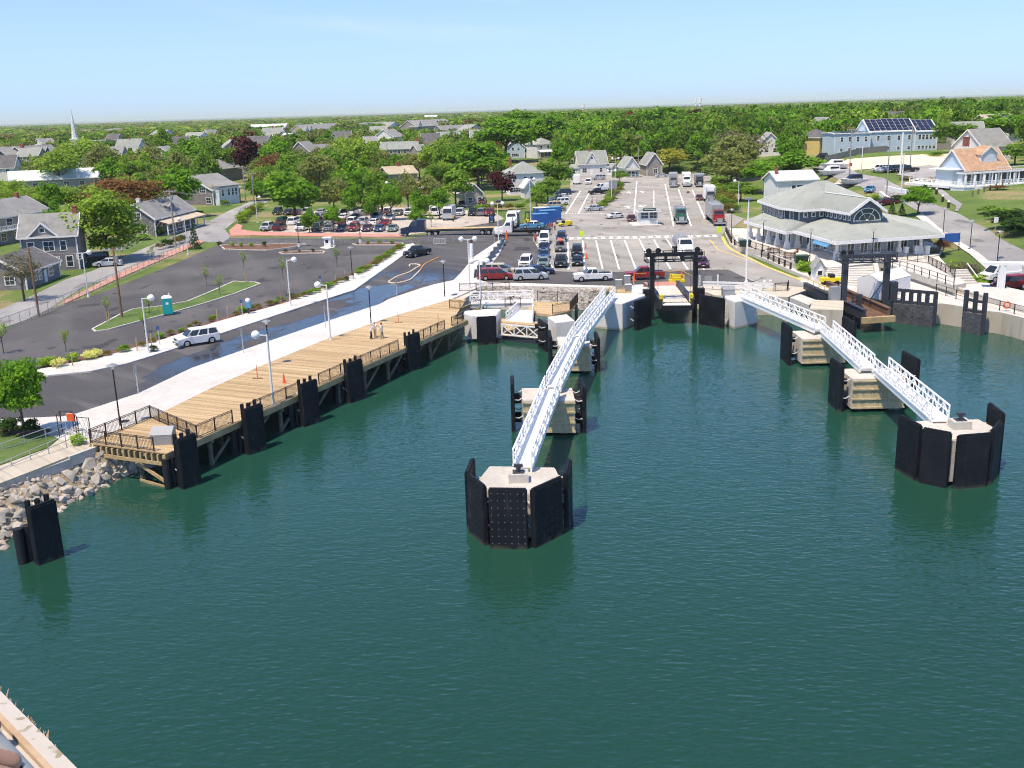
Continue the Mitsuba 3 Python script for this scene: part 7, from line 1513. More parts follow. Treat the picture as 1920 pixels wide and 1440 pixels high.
put(k + '__cloth', (np.array(V), np.array([[2 * i, 2 * i + 2, 2 * i + 3, 2 * i + 1] for i in range(39)])), 'shade_cloth', True)
# guard railing of promenade end
k = thing('barricade', 'white crowd barrier on the dark street before the tow truck', 'barricade'); a, b = np.array([*(-13.96,191.03), 2.85]), np.array([*(-11.66,191.27), 2.85]); mb = MB()
for z in (.15, 1.1): mb.beam(a + [0, 0, z], b + [0, 0, z], .07)
for t in np.linspace(0, 1, 9): mb.beam(a + (b - a) * t + [0, 0, .05], a + (b - a) * t + [0, 0, 1.1], .05)
put(k + '__frame', mb, 'zinc_white')
# portable toilet
k = thing('portable_toilet', 'turquoise portable toilet with a white roof at the tip of the grass island', 'portable toilet'); x, y = (-43.73,128.02); M = at_xform(x, y, 2.85, 18)
put(k + '__cabin', MB().box(-.58, .58, -.6, .6, .08, 2.12), 'paint_teal', tw=M); put(k + '__roof', MB().hull([(a, b, c) for a, b, c in ((.62, .64, 2.12), (.62, .64, 2.2), (.3, .5, 2.42)) for a, b in ((a, b), (-a, b), (a, -b), (-a, -b))]), 'white_paint', tw=M); put(k + '__door', MB().box(-.42, .42, -.64, -.6, .15, 2.0), 'paint_teal', tw=M); put(k + '__vent', MB().tube((.35, .4, 2.1), (.35, .4, 2.7), .05, n=8), 'white_paint', tw=M); put(k + '__base', MB().box(-.62, .62, -.66, .64, 0, .09), 'dark_steel', tw=M)
put(k + '__door_sign', MB().box(-.16, .16, -.66, -.64, 1.35, 1.65), 'white_paint', tw=M)
k = thing('ticket_machine', 'white parking ticket booth on its own concrete island', 'ticket machine'); x, y = (-33.86,191.76); put(k + '__body', MB().box(x - .7, x + .5, y - .5, y + .5, 2.9, 4.6), 'white_paint'); put(k + '__body__screen', MB().box(x - .45, x + .1, y - .53, y - .5, 3.7, 4.3), 'glass_dark'); put(k + '__canopy', MB().box(x - 1.0, x + .7, y - .7, y + .7, 4.6, 4.75), 'white_paint'); put(k + '__barrier_post', MB().box(x + .9, x + 1.15, y - .15, y + .15, 2.9, 4.2), 'white_paint')
# toll booth
tb = House('white toll booth with a grey green hip roof among the lanes', (27.69,212.58), (31.37,212.59), 3.4, 2.9, 4.0, hip=True, wall='white_trim', roof='roof_sage', z=2.88, name='toll_booth', cat='toll booth', ov=.6)
HS.pop()
tb.win('f', .95, 1.4, 1.5, 1.2, 2).win('f', 2.75, 1.4, 1.5, 1.2, 2).win('r', 1.6, 1.4, 1.8, 1.2, 2)
sg = put(tb.k + '__sign', MB().frame_box(tb.o, tb.d, tb.n, .55, 3.2, -.62, -.55, tb.z + 3.0, tb.z + 3.5), 'paint_dark_green'); put(sg + '__lettering', MB().frame_box(tb.o, tb.d, tb.n, .8, 2.95, -.64, -.621, tb.z + 3.2, tb.z + 3.3), 'white_paint')
put(tb.k + '__counter', MB().frame_box(tb.o, tb.d, tb.n, 2.0, 3.3, -.35, 0, tb.z + 1.0, tb.z + 1.12), 'grey_steel'); 
k = thing('toll_island', 'low concrete island under the toll booth', 'kerb'); c = tb.o + tb.d * tb.w / 2 + tb.n * 1.7; put(k + '__kerb', MB().frame_box(tb.o, tb.d, tb.n, -1.6, tb.w + .8, -.9, 7, 2.7, 2.93), 'concrete')
labels[k]['kind'] = 'structure'
# metal cabinet inside the boardwalk bay, hatches, fire hose, cones, red stand
k = thing('storage_box', 'grey metal storage box with a sloped lid in the railed bay of the boardwalk', 'storage box'); x, y = B(-2.0, -1.6); put(k + '__case', MB().hull([(x + a, y + b, z) for a, b, z in ((-.8, -.45, 3.0), (.8, -.45, 3.0), (-.8, .75, 3.0), (.8, .75, 3.0), (-.8, -.45, 3.75), (.8, -.45, 3.75), (-.8, .3, 4.25), (.8, .3, 4.25), (-.8, .75, 4.15), (.8, .75, 4.15))]), 'grey_steel'); put(k + '__lid', MB().beam((x - .84, y - .05, 4.03), (x + .84, y - .05, 4.03), .95, .05, up=(0, -.5, .85)), 'aluminium')
mat('hose', (0.72, 0.62, 0.48), 0.7); mat('hose_orange', (0.62, 0.30, 0.10), 0.7)
k = thing('fire_hose', 'long pale and orange fire hose lying in a loop on the wet asphalt', 'hose')
from scipy.interpolate import splprep, splev
HP = np.array([(-16.03,163.79),(-15.27,165.99),(-14.59,165.26),(-14.70,162.36),(-15.67,157.01),(-16.99,153.59),(-17.60,150.19),(-17.71,148.27),(-16.96,147.18),(-15.51,148.35),(-14.46,152.60),(-13.99,158.86),(-13.66,165.66),(-12.67,170.36),(-11.87,173.39)]); tck, _ = splprep(HP.T, s=0); 
for nm, t0, t1, m in (('__line', 0, .70, 'hose'), ('__end', .70, 1, 'hose_orange')):
    C_ = np.array(splev(np.linspace(t0, t1, 50), tck)).T; put(k + nm, MB().path([(a, b, 2.88) for a, b in C_], .10, 6), m)
for p, lab in [((-21.12,90.96), 'small orange cone on the boardwalk by the third fender'), ((-6.69,169.10), 'orange cone beside the banner pole'), ((13.75,179.36), 'orange cone on the first line right of the third lane'), ((12.94,166.82), 'orange cone lower on the line right of the third lane'), ((-0.19,196.67), 'orange barrel like cone at the tip of the promenade spur')]:
    k = thing('traffic_cone', lab, 'traffic cone'); x, y = p; z = 3.0 if 'boardwalk' in lab else 2.85; s = 1.3 if 'barrel' in lab else .75; put(k + '__base', MB().box(x - .25 * s, x + .25 * s, y - .25 * s, y + .25 * s, z, z + .06), 'orange_plastic'); put(k + '__cone', MB().tube((x, y, z + .06), (x, y, z + 1.2 * s), .2 * s, .06 * s, 12), 'orange_plastic')
for p, lab in [((-13.18,117.45), 'far'), ((-8.32,115.20), 'farthest'), ((-24.04,92.85), 'near')]:
    k = thing('survey_stake', f'thin red stake on a board foot on the boardwalk, {lab} one', 'stake'); x, y = p; put(k + '__rod', MB().tube((x, y, 3.0), (x, y, 4.3), .03, n=6), 'red_paint'); put(k + '__foot', MB().box(x - .45, x + .45, y - .12, y + .12, 3.01, 3.07), 'wood_pole')
for p, z, lab in [((-32.08,80.20), 2.95, 'near the railed bay'), ((-22.88,99.81), 2.95, 'beside the boardwalk middle'), ((-18.33,110.92), 2.95, 'behind the people'), ((-7.50,135.41), 2.95, 'at the far end')]:
    k = thing('manhole_cover', f'dark round cover in the promenade, {lab}', 'manhole cover'); put(k + '__lid', MB().tube((p[0], p[1], z - .02), (p[0], p[1], z + .012), .45, n=16), 'black_metal'); put(k + '__rim', MB().tube((p[0], p[1], z - .02), (p[0], p[1], z + .006), .52, n=16), 'concrete'); labels[k]['kind'] = 'structure'
k = thing('banner_roll', 'white shroud with dark lettering like marks tied to the twin globe lamp', 'banner'); x, y = (-6.08,166.51); put(k + '__cloth', MB().tube((x, y, 3.2), (x + .1, y, 6.0), .35, .3, 10), 'white_paint', True); put(k + '__cap', MB().tube((x + .1, y, 6.0), (x + .1, y, 6.8), .26, .1, 8), 'maroon_cloth'); mat('maroon_cloth', (0.10, 0.03, 0.025), 0.9)
# chain link gate at the ramp
chain_fence('tall dark mesh gate with a small orange notice at the top of the ramp', [(-35.99,76.79),(-36.21,77.92),(-35.23,77.82),(-34.09,76.07),(-33.02,75.70)], 1.9, 1.2, 'bronze_metal')
k = thing('notice', 'small orange notice on the mesh gate', 'notice'); x, y = (-35.26,77.68); put(k + '__board', MB().box(x - .3, x + .3, y - .12, y - .09, 3.9, 4.5), 'orange_plastic'); put(k + '__frame', MB().box(x - .33, x + .33, y - .088, y - .07, 3.87, 4.53), 'white_paint')
# terminal furniture
for i, p in enumerate([(41.82,158.74),(42.66,153.18)]):
    k = thing('picnic_table', ['dark picnic table on the plaza, left of two', 'dark picnic table on the plaza, right of two'][i], 'picnic table'); x, y = p; put(k + '__table_top', MB().box(x - 1, x + 1, y - .4, y + .4, 4.7, 4.77), 'wood_pole')
    for s in (-1, 1): put(k + '__bench', MB().box(x - 1, x + 1, y + s * .75 - .14, y + s * .75 + .14, 4.4, 4.46), 'wood_pole')
    for a in (-.7, .7): put(k + '__leg', MB().beam((x + a, y - .7, 4.0), (x + a, y + .3, 4.72), .08).beam((x + a, y + .7, 4.0), (x + a, y - .3, 4.72), .08), 'black_metal')
for p, lab in [((39.06,167.14), 'green dumpster box at the left end of the plaza railing'), ((42.99,148.07), 'green dumpster box at the right end of the plaza railing')]:
    k = thing('dumpster', lab, 'dumpster'); x, y = p; put(k + '__bin', MB().hull([(x + a * s, y + b * t, z) for s in (-1, 1) for t in (-1, 1) for a, b, z in ((.85, .5, 4.0), (.95, .6, 5.0))]), 'paint_dark_green'); put(k + '__lid', MB().box(x - 1, x + 1, y - .65, y + .65, 5.0, 5.1), 'paint_green')
# covered walkway at the right edge
k = thing('pergola', 'white flat canopy on square pillars at the right edge above the sea wall', 'canopy'); p0 = np.array((62.00,126.15))
for dx, dy in ((0, 0), (9, -3)): put(k + '__pillar', MB().box(p0[0] + dx - .35, p0[0] + dx + .35, p0[1] + dy - .35, p0[1] + dy + .35, 3.2, 6.3), 'white_trim')
put(k + '__roof', MB().beam((p0[0] - 2.2, p0[1] + 1.2, 6.45), (p0[0] + 14, p0[1] - 4.4, 6.45), 1.6, .3), 'zinc_white')
# ---------------------------------------------------------------- people
import manifold3d as m3
for n_, c in {'skin': (0.42, 0.25, 0.18), 'cloth_white': (0.66, 0.66, 0.66), 'cloth_khaki': (0.30, 0.25, 0.17), 'cloth_dark': (0.03, 0.035, 0.05), 'cloth_red': (0.38, 0.03, 0.03), 'cloth_yellow': (0.55, 0.42, 0.05), 'hair': (0.05, 0.035, 0.025), 'cloth_blue': (0.05, 0.10, 0.25)}.items(): mat(n_, c, 0.85)
def bones(segs, fine=0.05):
    tot = m3.Manifold()
    for p, r, q, s in segs:
        a = m3.Manifold.sphere(r, 14).translate(list(map(float, p))); b = m3.Manifold.sphere(s, 14).translate(list(map(float, q))); tot = tot + m3.Manifold.batch_hull([a, b])
    if fine: tot = tot.refine_to_length(fine)
    m = tot.to_mesh(); t = trimesh.Trimesh(np.array(m.vert_properties)[:, :3], np.array(m.tri_verts)); trimesh.smoothing.filter_taubin(t, iterations=6); return t
def person(pos, head, label, shirt, legs, step=.22, arms=(.25, -.1), bend=0.0, hat=None, z=None, s=1.0, sit=False):
    k = thing('person', label, 'person'); x, y = pos; M = at_xform(x, y, gz(x, y) + .06 if z is None else z, head, s)
    hip = .92 if not sit else .5
    lean = np.array([bend * .5, 0, 0]); sh = np.array([0, 0, hip + .50]) + lean; nk = sh + [.01, 0, .10]; hd = nk + [.03, 0, .14]
    B_, Sh, Lg = [], [], []
    B_ += [((0, 0, hip), .13, tuple(sh), .14), (tuple(sh), .075, tuple(nk), .06), (tuple(nk + [0, 0, .06]), .085, tuple(hd), .098), (tuple(hd + [.075, 0, -.015]), .028, tuple(hd + [.098, 0, -.03]), .018)]
    Sh += [((0, -.05, hip - .02), .135, tuple(sh + [0, -.08, -.02]), .125), ((0, .05, hip - .02), .135, tuple(sh + [0, .08, -.02]), .125)]
    for i, sg in enumerate((-1, 1)):
        hp = (0, sg * .09, hip)
        if sit: kn, an = (.42, sg * .12, hip), (.44, sg * .12, .1)
        else: kn, an = (sg * step * .55 + .04, sg * .10, .50), (sg * step - .02, sg * .10, .09)
        toe = (an[0] + .17, an[1], .05)
        B_ += [(hp, .085, kn, .06), (kn, .058, an, .042), (an, .05, toe, .035)]; Lg += [(hp, .098, kn, .078), (kn, .076, (an[0], an[1], .14), .066)]
        sj = sh + [0, sg * .19, 0]; a = arms[i]; el = sj + [math.sin(a) * .28, sg * .05, -math.cos(a) * .28]; b = a + .5; wr = el + [math.sin(b) * .25, -sg * .02, -math.cos(b) * .25]; hn = wr + [math.sin(b) * .1, 0, -math.cos(b) * .1]
        B_ += [(tuple(sh + [0, sg * .1, 0]), .07, tuple(sj), .06), (tuple(sj), .052, tuple(el), .042), (tuple(el), .04, tuple(wr), .028), (tuple(wr), .03, tuple(hn), .036)]
        for f in range(4): B_.append((tuple(hn + [0, (f - 1.5) * .018, 0]), .011, tuple(hn + [math.sin(b) * .07 + .01, (f - 1.5) * .02, -math.cos(b) * .075]), .008))
        Sh += [(tuple(sh + [0, sg * .12, -.01]), .08, tuple(sj), .075), (tuple(sj), .068, tuple(sj + (el - sj) * .75), .06)]
    put(k + '__body', bones(B_), 'skin', True, M); put(k + '__shirt', bones(Sh), shirt, True, M); put(k + '__trousers', bones(Lg), legs, True, M)
    put(k + '__hair', bones([(tuple(hd + [-.02, 0, .035]), .098, tuple(hd + [.0, 0, .05]), .092)]), hat or 'hair', True, M)
person((-15.30,108.78), 20, 'person in a white shirt and dark trousers on the boardwalk, left of three', 'cloth_white', 'cloth_dark', .10, (.6, .4), .25, 'cloth_white', 3.0)
person((-14.96,109.82), 250, 'person in a white shirt and khaki trousers, middle of three on the boardwalk', 'cloth_white', 'cloth_khaki', .12, (.5, .9), .1, 'cloth_white', 3.0)
person((-14.08,108.88), 170, 'person in a white shirt and grey trousers pointing, right of three on the boardwalk', 'cloth_white', 'cloth_khaki', .10, (1.3, .2), .05, None, 3.0)
person((5.15,188.87), 270, 'person in a red shirt beside the white van in the first lane', 'cloth_red', 'cloth_dark')
person((8.75,209.75), 200, 'person in a dark red shirt by the blue containers, left of three', 'cloth_red', 'cloth_dark'); person((9.14,208.69), 90, 'person in a red top by the blue containers, middle of three', 'cloth_red', 'cloth_khaki', .05); person((9.73,209.49), 260, 'person in a white shirt by the blue containers, right of three', 'cloth_white', 'cloth_dark', .05)
person((22.15,265.85), 280, 'person in a white shirt walking between the left lanes, left of two', 'cloth_white', 'cloth_dark', .25); person((23.36,265.44), 280, 'person in a white shirt walking between the left lanes, right of two', 'cloth_white', 'cloth_khaki', .25)
person((97.79,236.81), 300, 'person in a yellow shirt on the slope path by the restaurant', 'cloth_yellow', 'cloth_dark', .2); person((98.52,236.50), 300, 'person in a white shirt on the slope path by the restaurant', 'cloth_white', 'cloth_dark', .2)
person((44.58,155.70), 200, 'person in dark clothes sitting on the plaza near the dumpster', 'cloth_dark', 'cloth_dark', 0, (.5, .5), .1, None, 4.0, sit=True)
person((61.42,155.00), 220, 'person in dark clothes standing under the right porch of the terminal', 'cloth_dark', 'cloth_dark', .05, z=4.0)
person((-12.18,231.20), 250, 'person in a pale shirt beside the camper van', 'cloth_yellow', 'cloth_dark', .1)
# ---------------------------------------------------------------- the ship under the camera
def rust_paint(p, n, uv):
    a = noise(p.x * 160, p.y * 160, p.z * 160); b = noise(p.x * 40, p.y * 40, 3)
    return mix((0.52, 0.49, 0.44), (0.30, 0.26, 0.17), smoothstep(.70, .86, a * .6 + b * .45))
mat('ship_paint', proc(rust_paint), 0.6); mat('old_caulk', grainy((0.42, 0.29, 0.18), (0.54, 0.41, 0.28), 40, 160, .6), 0.9)
ZR = 26.3
e0, e1 = np.array((-0.47,0.82)), np.array((-0.36,0.71)); dr_ = unit(e1 - e0); nr_ = np.array([dr_[1], -dr_[0]])
if nr_[0] > 0: nr_ = -nr_
sr_ = thing('ship_rail', 'white painted ship rail with a worn tan seam in the bottom left corner', 'rail')
F_ = lambda x0, x1, y0, y1, z0, z1: MB().frame_box(e0, dr_, nr_, x0, x1, y0, y1, z0, z1)
put(sr_ + '__cap', F_(-1.2, 1.2, 0, .0135, ZR - .02, ZR), 'ship_paint'); put(sr_ + '__seam', F_(-1.2, 1.2, .0136, .0185, ZR - .02, ZR + .0012), 'old_caulk'); put(sr_ + '__ledge', F_(-1.2, 1.2, .0186, .20, ZR - .03, ZR - .004), 'ship_paint'); put(sr_ + '__bulwark', F_(-1.2, 1.2, .02, .05, ZR - 1.3, ZR - .031), 'ship_paint'); put(sr_ + '__hull', F_(-1.4, 1.4, .015, 1.5, ZR - 3.2, ZR - 1.3), 'ship_paint')
g = np.random.default_rng(6); mb = MB()
for _ in range(26): t = g.uniform(-.02, .12); h = g.uniform(.001, .0045); p = e0 + dr_ * t; q = p - nr_ * h * g.uniform(.2, 1) + dr_ * h * g.uniform(-1, 1); mb.tube((*p, ZR - .004), (*q, ZR + h * g.uniform(.2, 1)), .0011, .0003, 5)
stuffpart(put(sr_ + '__paint_flakes', mb, 'old_caulk'))
hb = thing('handrail_bar', 'thin grey steel bar along the inside of the ship rail', 'handrail'); put(hb + '__bar', MB().tube((*(e0 + dr_ * -1.2 + nr_ * .036), ZR + .006), (*(e0 + dr_ * 1.2 + nr_ * .036), ZR + .006), .009, n=12), 'grey_steel', True)
pk_ = thing('person', 'person at the ship rail in the bottom left corner, only fingertips in view', 'person')
tip, tip2 = np.array((-0.40,0.69)), np.array((-0.44,0.74)); fs = unit(tip - tip2); SP = float(np.linalg.norm(tip - tip2))
fd = np.array([fs[1], -fs[0]]); fd = fd if fd[0] > 0 else -fd                  # the fingers point to the right, side by side along fs
L3 = lambda a, b, c: (*(tip - fd * a + fs * b), ZR + .018 + c)              # a back along the finger, b across, c up
S_ = []
FING = ((-SP, .0), (0.0, .0), (.022, .006), (.042, .02))
for off, back in FING:
    k0, k1, k2, k3 = L3(back + .085, off * .9, .020), L3(back + .045, off, .024), L3(back + .020, off, .017), L3(back, off, .002)
    S_ += [(k0, .0105, k1, .0098), (k1, .0098, k2, .0092), (k2, .0092, k3, .0080)]
S_ += [(L3(.115, -SP * .9, .02), .012, L3(.10, .037, .02), .0115), (L3(.115, -SP * .9, .018), .013, L3(.175, 0, .02), .021), (L3(.10, .037, .018), .012, L3(.175, .02, .02), .02), (L3(.14, -.025, .0), .014, L3(.10, -.055, -.006), .0115), (L3(.10, -.055, -.006), .0115, L3(.072, -.062, -.008), .0095), (L3(.175, .01, .02), .025, L3(.42, .03, .04), .036)]
put(pk_ + '__hand', bones(S_, .006), 'skin', True)
mat('nail', (0.50, 0.33, 0.27), 0.35)
for off, back in FING: put(pk_ + '__hand__nail', MB().sphere(L3(back + .001, off, .0075), .0052, 2, (1, 1, .7)), 'nail', True)
put(pk_ + '__sleeve', bones([(L3(.30, .02, .032), .042, L3(.60, .05, .06), .055)], .02), 'cloth_blue', True)
# ---------------------------------------------------------------- air
scene['haze_air'] = {'type': 'homogeneous', 'albedo': {'type': 'rgb', 'value': [0.96, 0.96, 0.96]}, 'sigma_t': HAZE}
scene['haze'] = {'type': 'cube', 'to_world': T().translate([0, 0, 29]).scale([9800, 9800, 38]), 'bsdf': {'type': 'null'}, 'interior': {'type': 'ref', 'id': 'haze_air'}}
tag('haze', 'thin pale haze over the harbour and the town', 'haze', None, 'stuff')
scene['camera']['medium'] = {'type': 'ref', 'id': 'haze_air'}
# ---------------------------------------------------------------- trees and plants
scene['mat_leaf'] = {'type': 'principledthin', 'base_color': {'type': 'mesh_attribute', 'name': 'vertex_color'}, 'roughness': 0.6, 'diff_trans': 0.75, 'spec_trans': 0.0}
mat('bark', grainy((0.075, 0.06, 0.045), (0.13, 0.105, 0.08), 3, 9, .7), 0.95)
TINT = {'maple': ((0.096, 0.227, 0.022), (0.239, 0.468, 0.042)), 'green': ((0.104, 0.215, 0.029), (0.254, 0.423, 0.055)), 'pale': ((0.203, 0.338, 0.039), (0.392, 0.546, 0.083)), 'olive': ((0.200, 0.240, 0.062), (0.330, 0.380, 0.115)), 'russet': ((0.189, 0.094, 0.041), (0.312, 0.181, 0.072)),
        'maroon': ((0.058, 0.017, 0.023), (0.123, 0.038, 0.043)), 'yellow': ((0.330, 0.340, 0.040), (0.480, 0.500, 0.075)), 'bare': ((0.175, 0.165, 0.100), (0.270, 0.250, 0.155)), 'dark': ((0.032, 0.080, 0.023), (0.072, 0.138, 0.035)), 'lime': ((0.210, 0.377, 0.032), (0.378, 0.585, 0.064)), 'cream': ((0.631, 0.679, 0.223), (0.967, 0.943, 0.351)), 'olive_dark': ((0.148, 0.142, 0.032), (0.252, 0.226, 0.056))}
def leaves(P, N, size, tint, g, tone):
    """small leaf clumps (two crossed-over triangles each) at P facing N"""
    n = len(P); N = N + g.normal(size=(n, 3)) * .75; N /= np.linalg.norm(N, axis=1)[:, None] + 1e-9
    a = np.cross(N, g.normal(size=(n, 3))); a /= np.linalg.norm(a, axis=1)[:, None] + 1e-9; b = np.cross(N, a)
    s = size * g.uniform(.55, 1.25, (n, 1)); k = g.uniform(.5, 1.0, (n, 1))
    V = np.stack([P - a * s * .5, P + b * s * k * .55, P + a * s * .5, P - b * s * k * .5], 1).reshape(-1, 3)
    i = np.arange(n) * 4; F = np.vstack([np.stack([i, i + 1, i + 2], 1), np.stack([i, i + 2, i + 3], 1)])
    t = np.clip(tone + g.normal(size=n) * .16, 0, 1)[:, None]
    C_ = np.array(tint[0]) * (1 - t) + np.array(tint[1]) * t
    return V, F, np.repeat(C_, 4, 0)
def crown_mesh(seed, tint, n, blobs=22, size=.075, env=(.5, .5, .40), zc=.60, fill=.35, blob=(.13, .22), sparse=False):
    """crown of a tree of height 1 and width about 1"""
    g = np.random.default_rng(seed)
    B_ = []
    while len(B_) < blobs:
        p = g.uniform(-1, 1, 3)
        r = np.linalg.norm(p)
        if r > 1 or r < .35: continue
        if p[2] < -.55 and g.random() < .6: continue
        B_.append((p * np.array(env) * .78 + [0, 0, zc], g.uniform(*blob)))
    B_.append((np.array([0, 0, zc]), max(env) * .55))
    P, N, tn = [], [], []
    per = n // len(B_)
    for c, r in B_:
        d = g.normal(size=(per, 3)); d /= np.linalg.norm(d, axis=1)[:, None]
        d[:, 2] = np.where(d[:, 2] < -.35, -d[:, 2] * .6, d[:, 2])
        rr = r * np.where(g.random((per, 1)) < fill, g.uniform(.2, 1, (per, 1)), g.uniform(.86, 1.12, (per, 1)))
        P.append(c + d * rr * [1, 1, .85]); N.append(d * .8 + [0, 0, .75]); tn.append(np.full(per, .5 + g.normal() * .24))
    return leaves(np.vstack(P), np.vstack(N), size, TINT[tint], g, np.concatenate(tn))
def trunk_mesh(seed, h=.62, r=.022, limbs=7, spread=.30):
    g = np.random.default_rng(seed + 99); mb = MB(); mb.tube((0, 0, -.03), (0, 0, h * .45), r * 1.25, r * .95, 7); mb.tube((0, 0, h * .45), (g.normal() * .02, g.normal() * .02, h), r * .95, r * .35, 6)
    for i in range(limbs):
        a = i * 2.4 + g.random(); z0 = h * g.uniform(.38, .8); L = spread * g.uniform(.6, 1.15)
        p, q = np.array([0, 0, z0]), np.array([math.cos(a) * L, math.sin(a) * L, z0 + L * g.uniform(.5, 1.0)])
        m = p + (q - p) * .5 + [0, 0, .02]; mb.tube(p, m, r * .5, r * .32, 5); mb.tube(m, q, r * .32, r * .08, 4)
        for s in (-1, 1):
            e = q + np.array([math.cos(a + s), math.sin(a + s), .8]) * L * .35; mb.tube(m, e, r * .2, r * .05, 4)
    return mb.get()
PROTO = {}
def proto(name, tint, seeds, n, trunk=True, **kw):
    PROTO[name] = []
    for s in seeds:
        k = f'grove_{name}_{s}'; V, F, C_ = crown_mesh(s, tint, n, **kw)
        d = {'type': 'shapegroup', 'crown': ply((V, F), 'mat_leaf', smooth=False, color=C_)}
        if trunk: d['trunk'] = ply(trunk_mesh(s), 'mat_bark', smooth=True)
        scene[k] = d; PROTO[name].append(k)
proto('maple', 'maple', (1, 2, 3), 3600); proto('green', 'green', (4, 5, 6), 3200, size=.07)
proto('pale', 'pale', (7, 8), 3000, size=.06, blobs=30, fill=.55); proto('olive', 'olive', (9, 10), 3000, size=.062, blobs=30, fill=.6)
proto('russet', 'russet', (11,), 2600, size=.05, blobs=30, fill=.6, env=(.5, .5, .34)); proto('maroon', 'maroon', (12,), 2800)
proto('yellow', 'yellow', (13,), 2600, size=.06, blobs=26, env=(.5, .5, .32)); proto('bare', 'bare', (14, 15), 1900, size=.04, blobs=26, fill=.8)
proto('hero', 'maple', (21,), 9000, size=.05, blobs=48, blob=(.10, .17)); proto('heropale', 'pale', (22,), 10000, size=.040, blobs=64, fill=.5, blob=(.09, .16), env=(.5, .5, .48), zc=.54)
proto('young', 'pale', (23, 24), 420, size=.055, blobs=14, fill=.8, env=(.42, .42, .36), zc=.62, blob=(.10, .17))
proto('bush', 'green', (31, 32), 700, False, size=.13, blobs=10, env=(.5, .5, .42), zc=.42, blob=(.2, .3)); proto('darkbush', 'dark', (33,), 900, False, size=.11, blobs=12, env=(.5, .5, .42), zc=.42, blob=(.2, .3))
proto('creambush', 'cream', (34,), 800, False, size=.12, blobs=12, env=(.5, .5, .42), zc=.42, blob=(.2, .3)); proto('limebush', 'lime', (35,), 700, False, size=.12, blobs=10, env=(.5, .5, .42), zc=.42, blob=(.2, .3)); proto('olivebush', 'olive_dark', (36,), 700, False, size=.1, blobs=10, env=(.5, .5, .42), zc=.42, blob=(.2, .3)); proto('brownbush', 'bare', (37,), 1500, False, size=.07, blobs=12, env=(.5, .5, .42), zc=.42, blob=(.2, .3))
# a fir: tiers of drooping sprays
g = np.random.default_rng(5); P, N = [], []
for z in np.linspace(.08, .97, 22):
    R = .5 * (1 - z) ** .9 + .02; m = int(90 * R + 12); a = g.uniform(0, 6.28, m); r = R * np.sqrt(g.uniform(.1, 1, m))
    P.append(np.stack([np.cos(a) * r, np.sin(a) * r, z - r * .25 + g.normal(size=m) * .01], 1)); N.append(np.stack([np.cos(a) * .6, np.sin(a) * .6, a * 0 + .8], 1))
V, F, C_ = leaves(np.vstack(P), np.vstack(N), .08, TINT['dark'], g, np.full(sum(map(len, P)), .5))
scene['grove_fir'] = {'type': 'shapegroup', 'crown': ply((V, F), 'mat_leaf', color=C_), 'trunk': ply(MB().tube((0, 0, -.03), (0, 0, .9), .03, .005).get(), 'mat_bark', smooth=True)}; PROTO['fir'] = ['grove_fir']
TREES = []
tr_i = [0]
def tree(kind, x, y, h, w, label, group=None, name='tree', cat='tree', z=None, rot=None):
    k = num(name); tr_i[0] += 1; i = tr_i[0]
    gname = PROTO[kind][i % len(PROTO[kind])]
    z = gz(x, y) if z is None else z
    r = (i * 77.7) % 360 if rot is None else rot
    scene[k] = {'type': 'instance', 'shapegroup': {'type': 'ref', 'id': gname}, 'to_world': T().translate([float(x), float(y), float(z)]).rotate([0, 0, 1], r).scale([float(w), float(w), float(h)])}
    tag(k, label, cat, group)
    if h > 4: TREES.append((x, y, w / 2))
    return k
def spot(kind, at, wpx, label, **kw):
    """at: where the top of the crown is; the tree stands on the ground below"""
    x, y, zt = at; g0 = gz(x, y); w = wpx * math.hypot(x, y) / 1880
    return tree(kind, x, y, max(zt - g0, w * .55), w, label, **kw)
x, y = (77.56,192.55); tree('maple', x, y, 5.4, 6.6, 'small round maple beside the hill road')
x, y = (-39.00,77.36); tree('hero', x, y, 6.4, 4.6, 'round bright green maple at the left edge over the mulch bed', z=2.8)
spot('heropale', (-71.54,181.00,15.99), 152, 'big pale green tree beside the grey shingled house on the left')
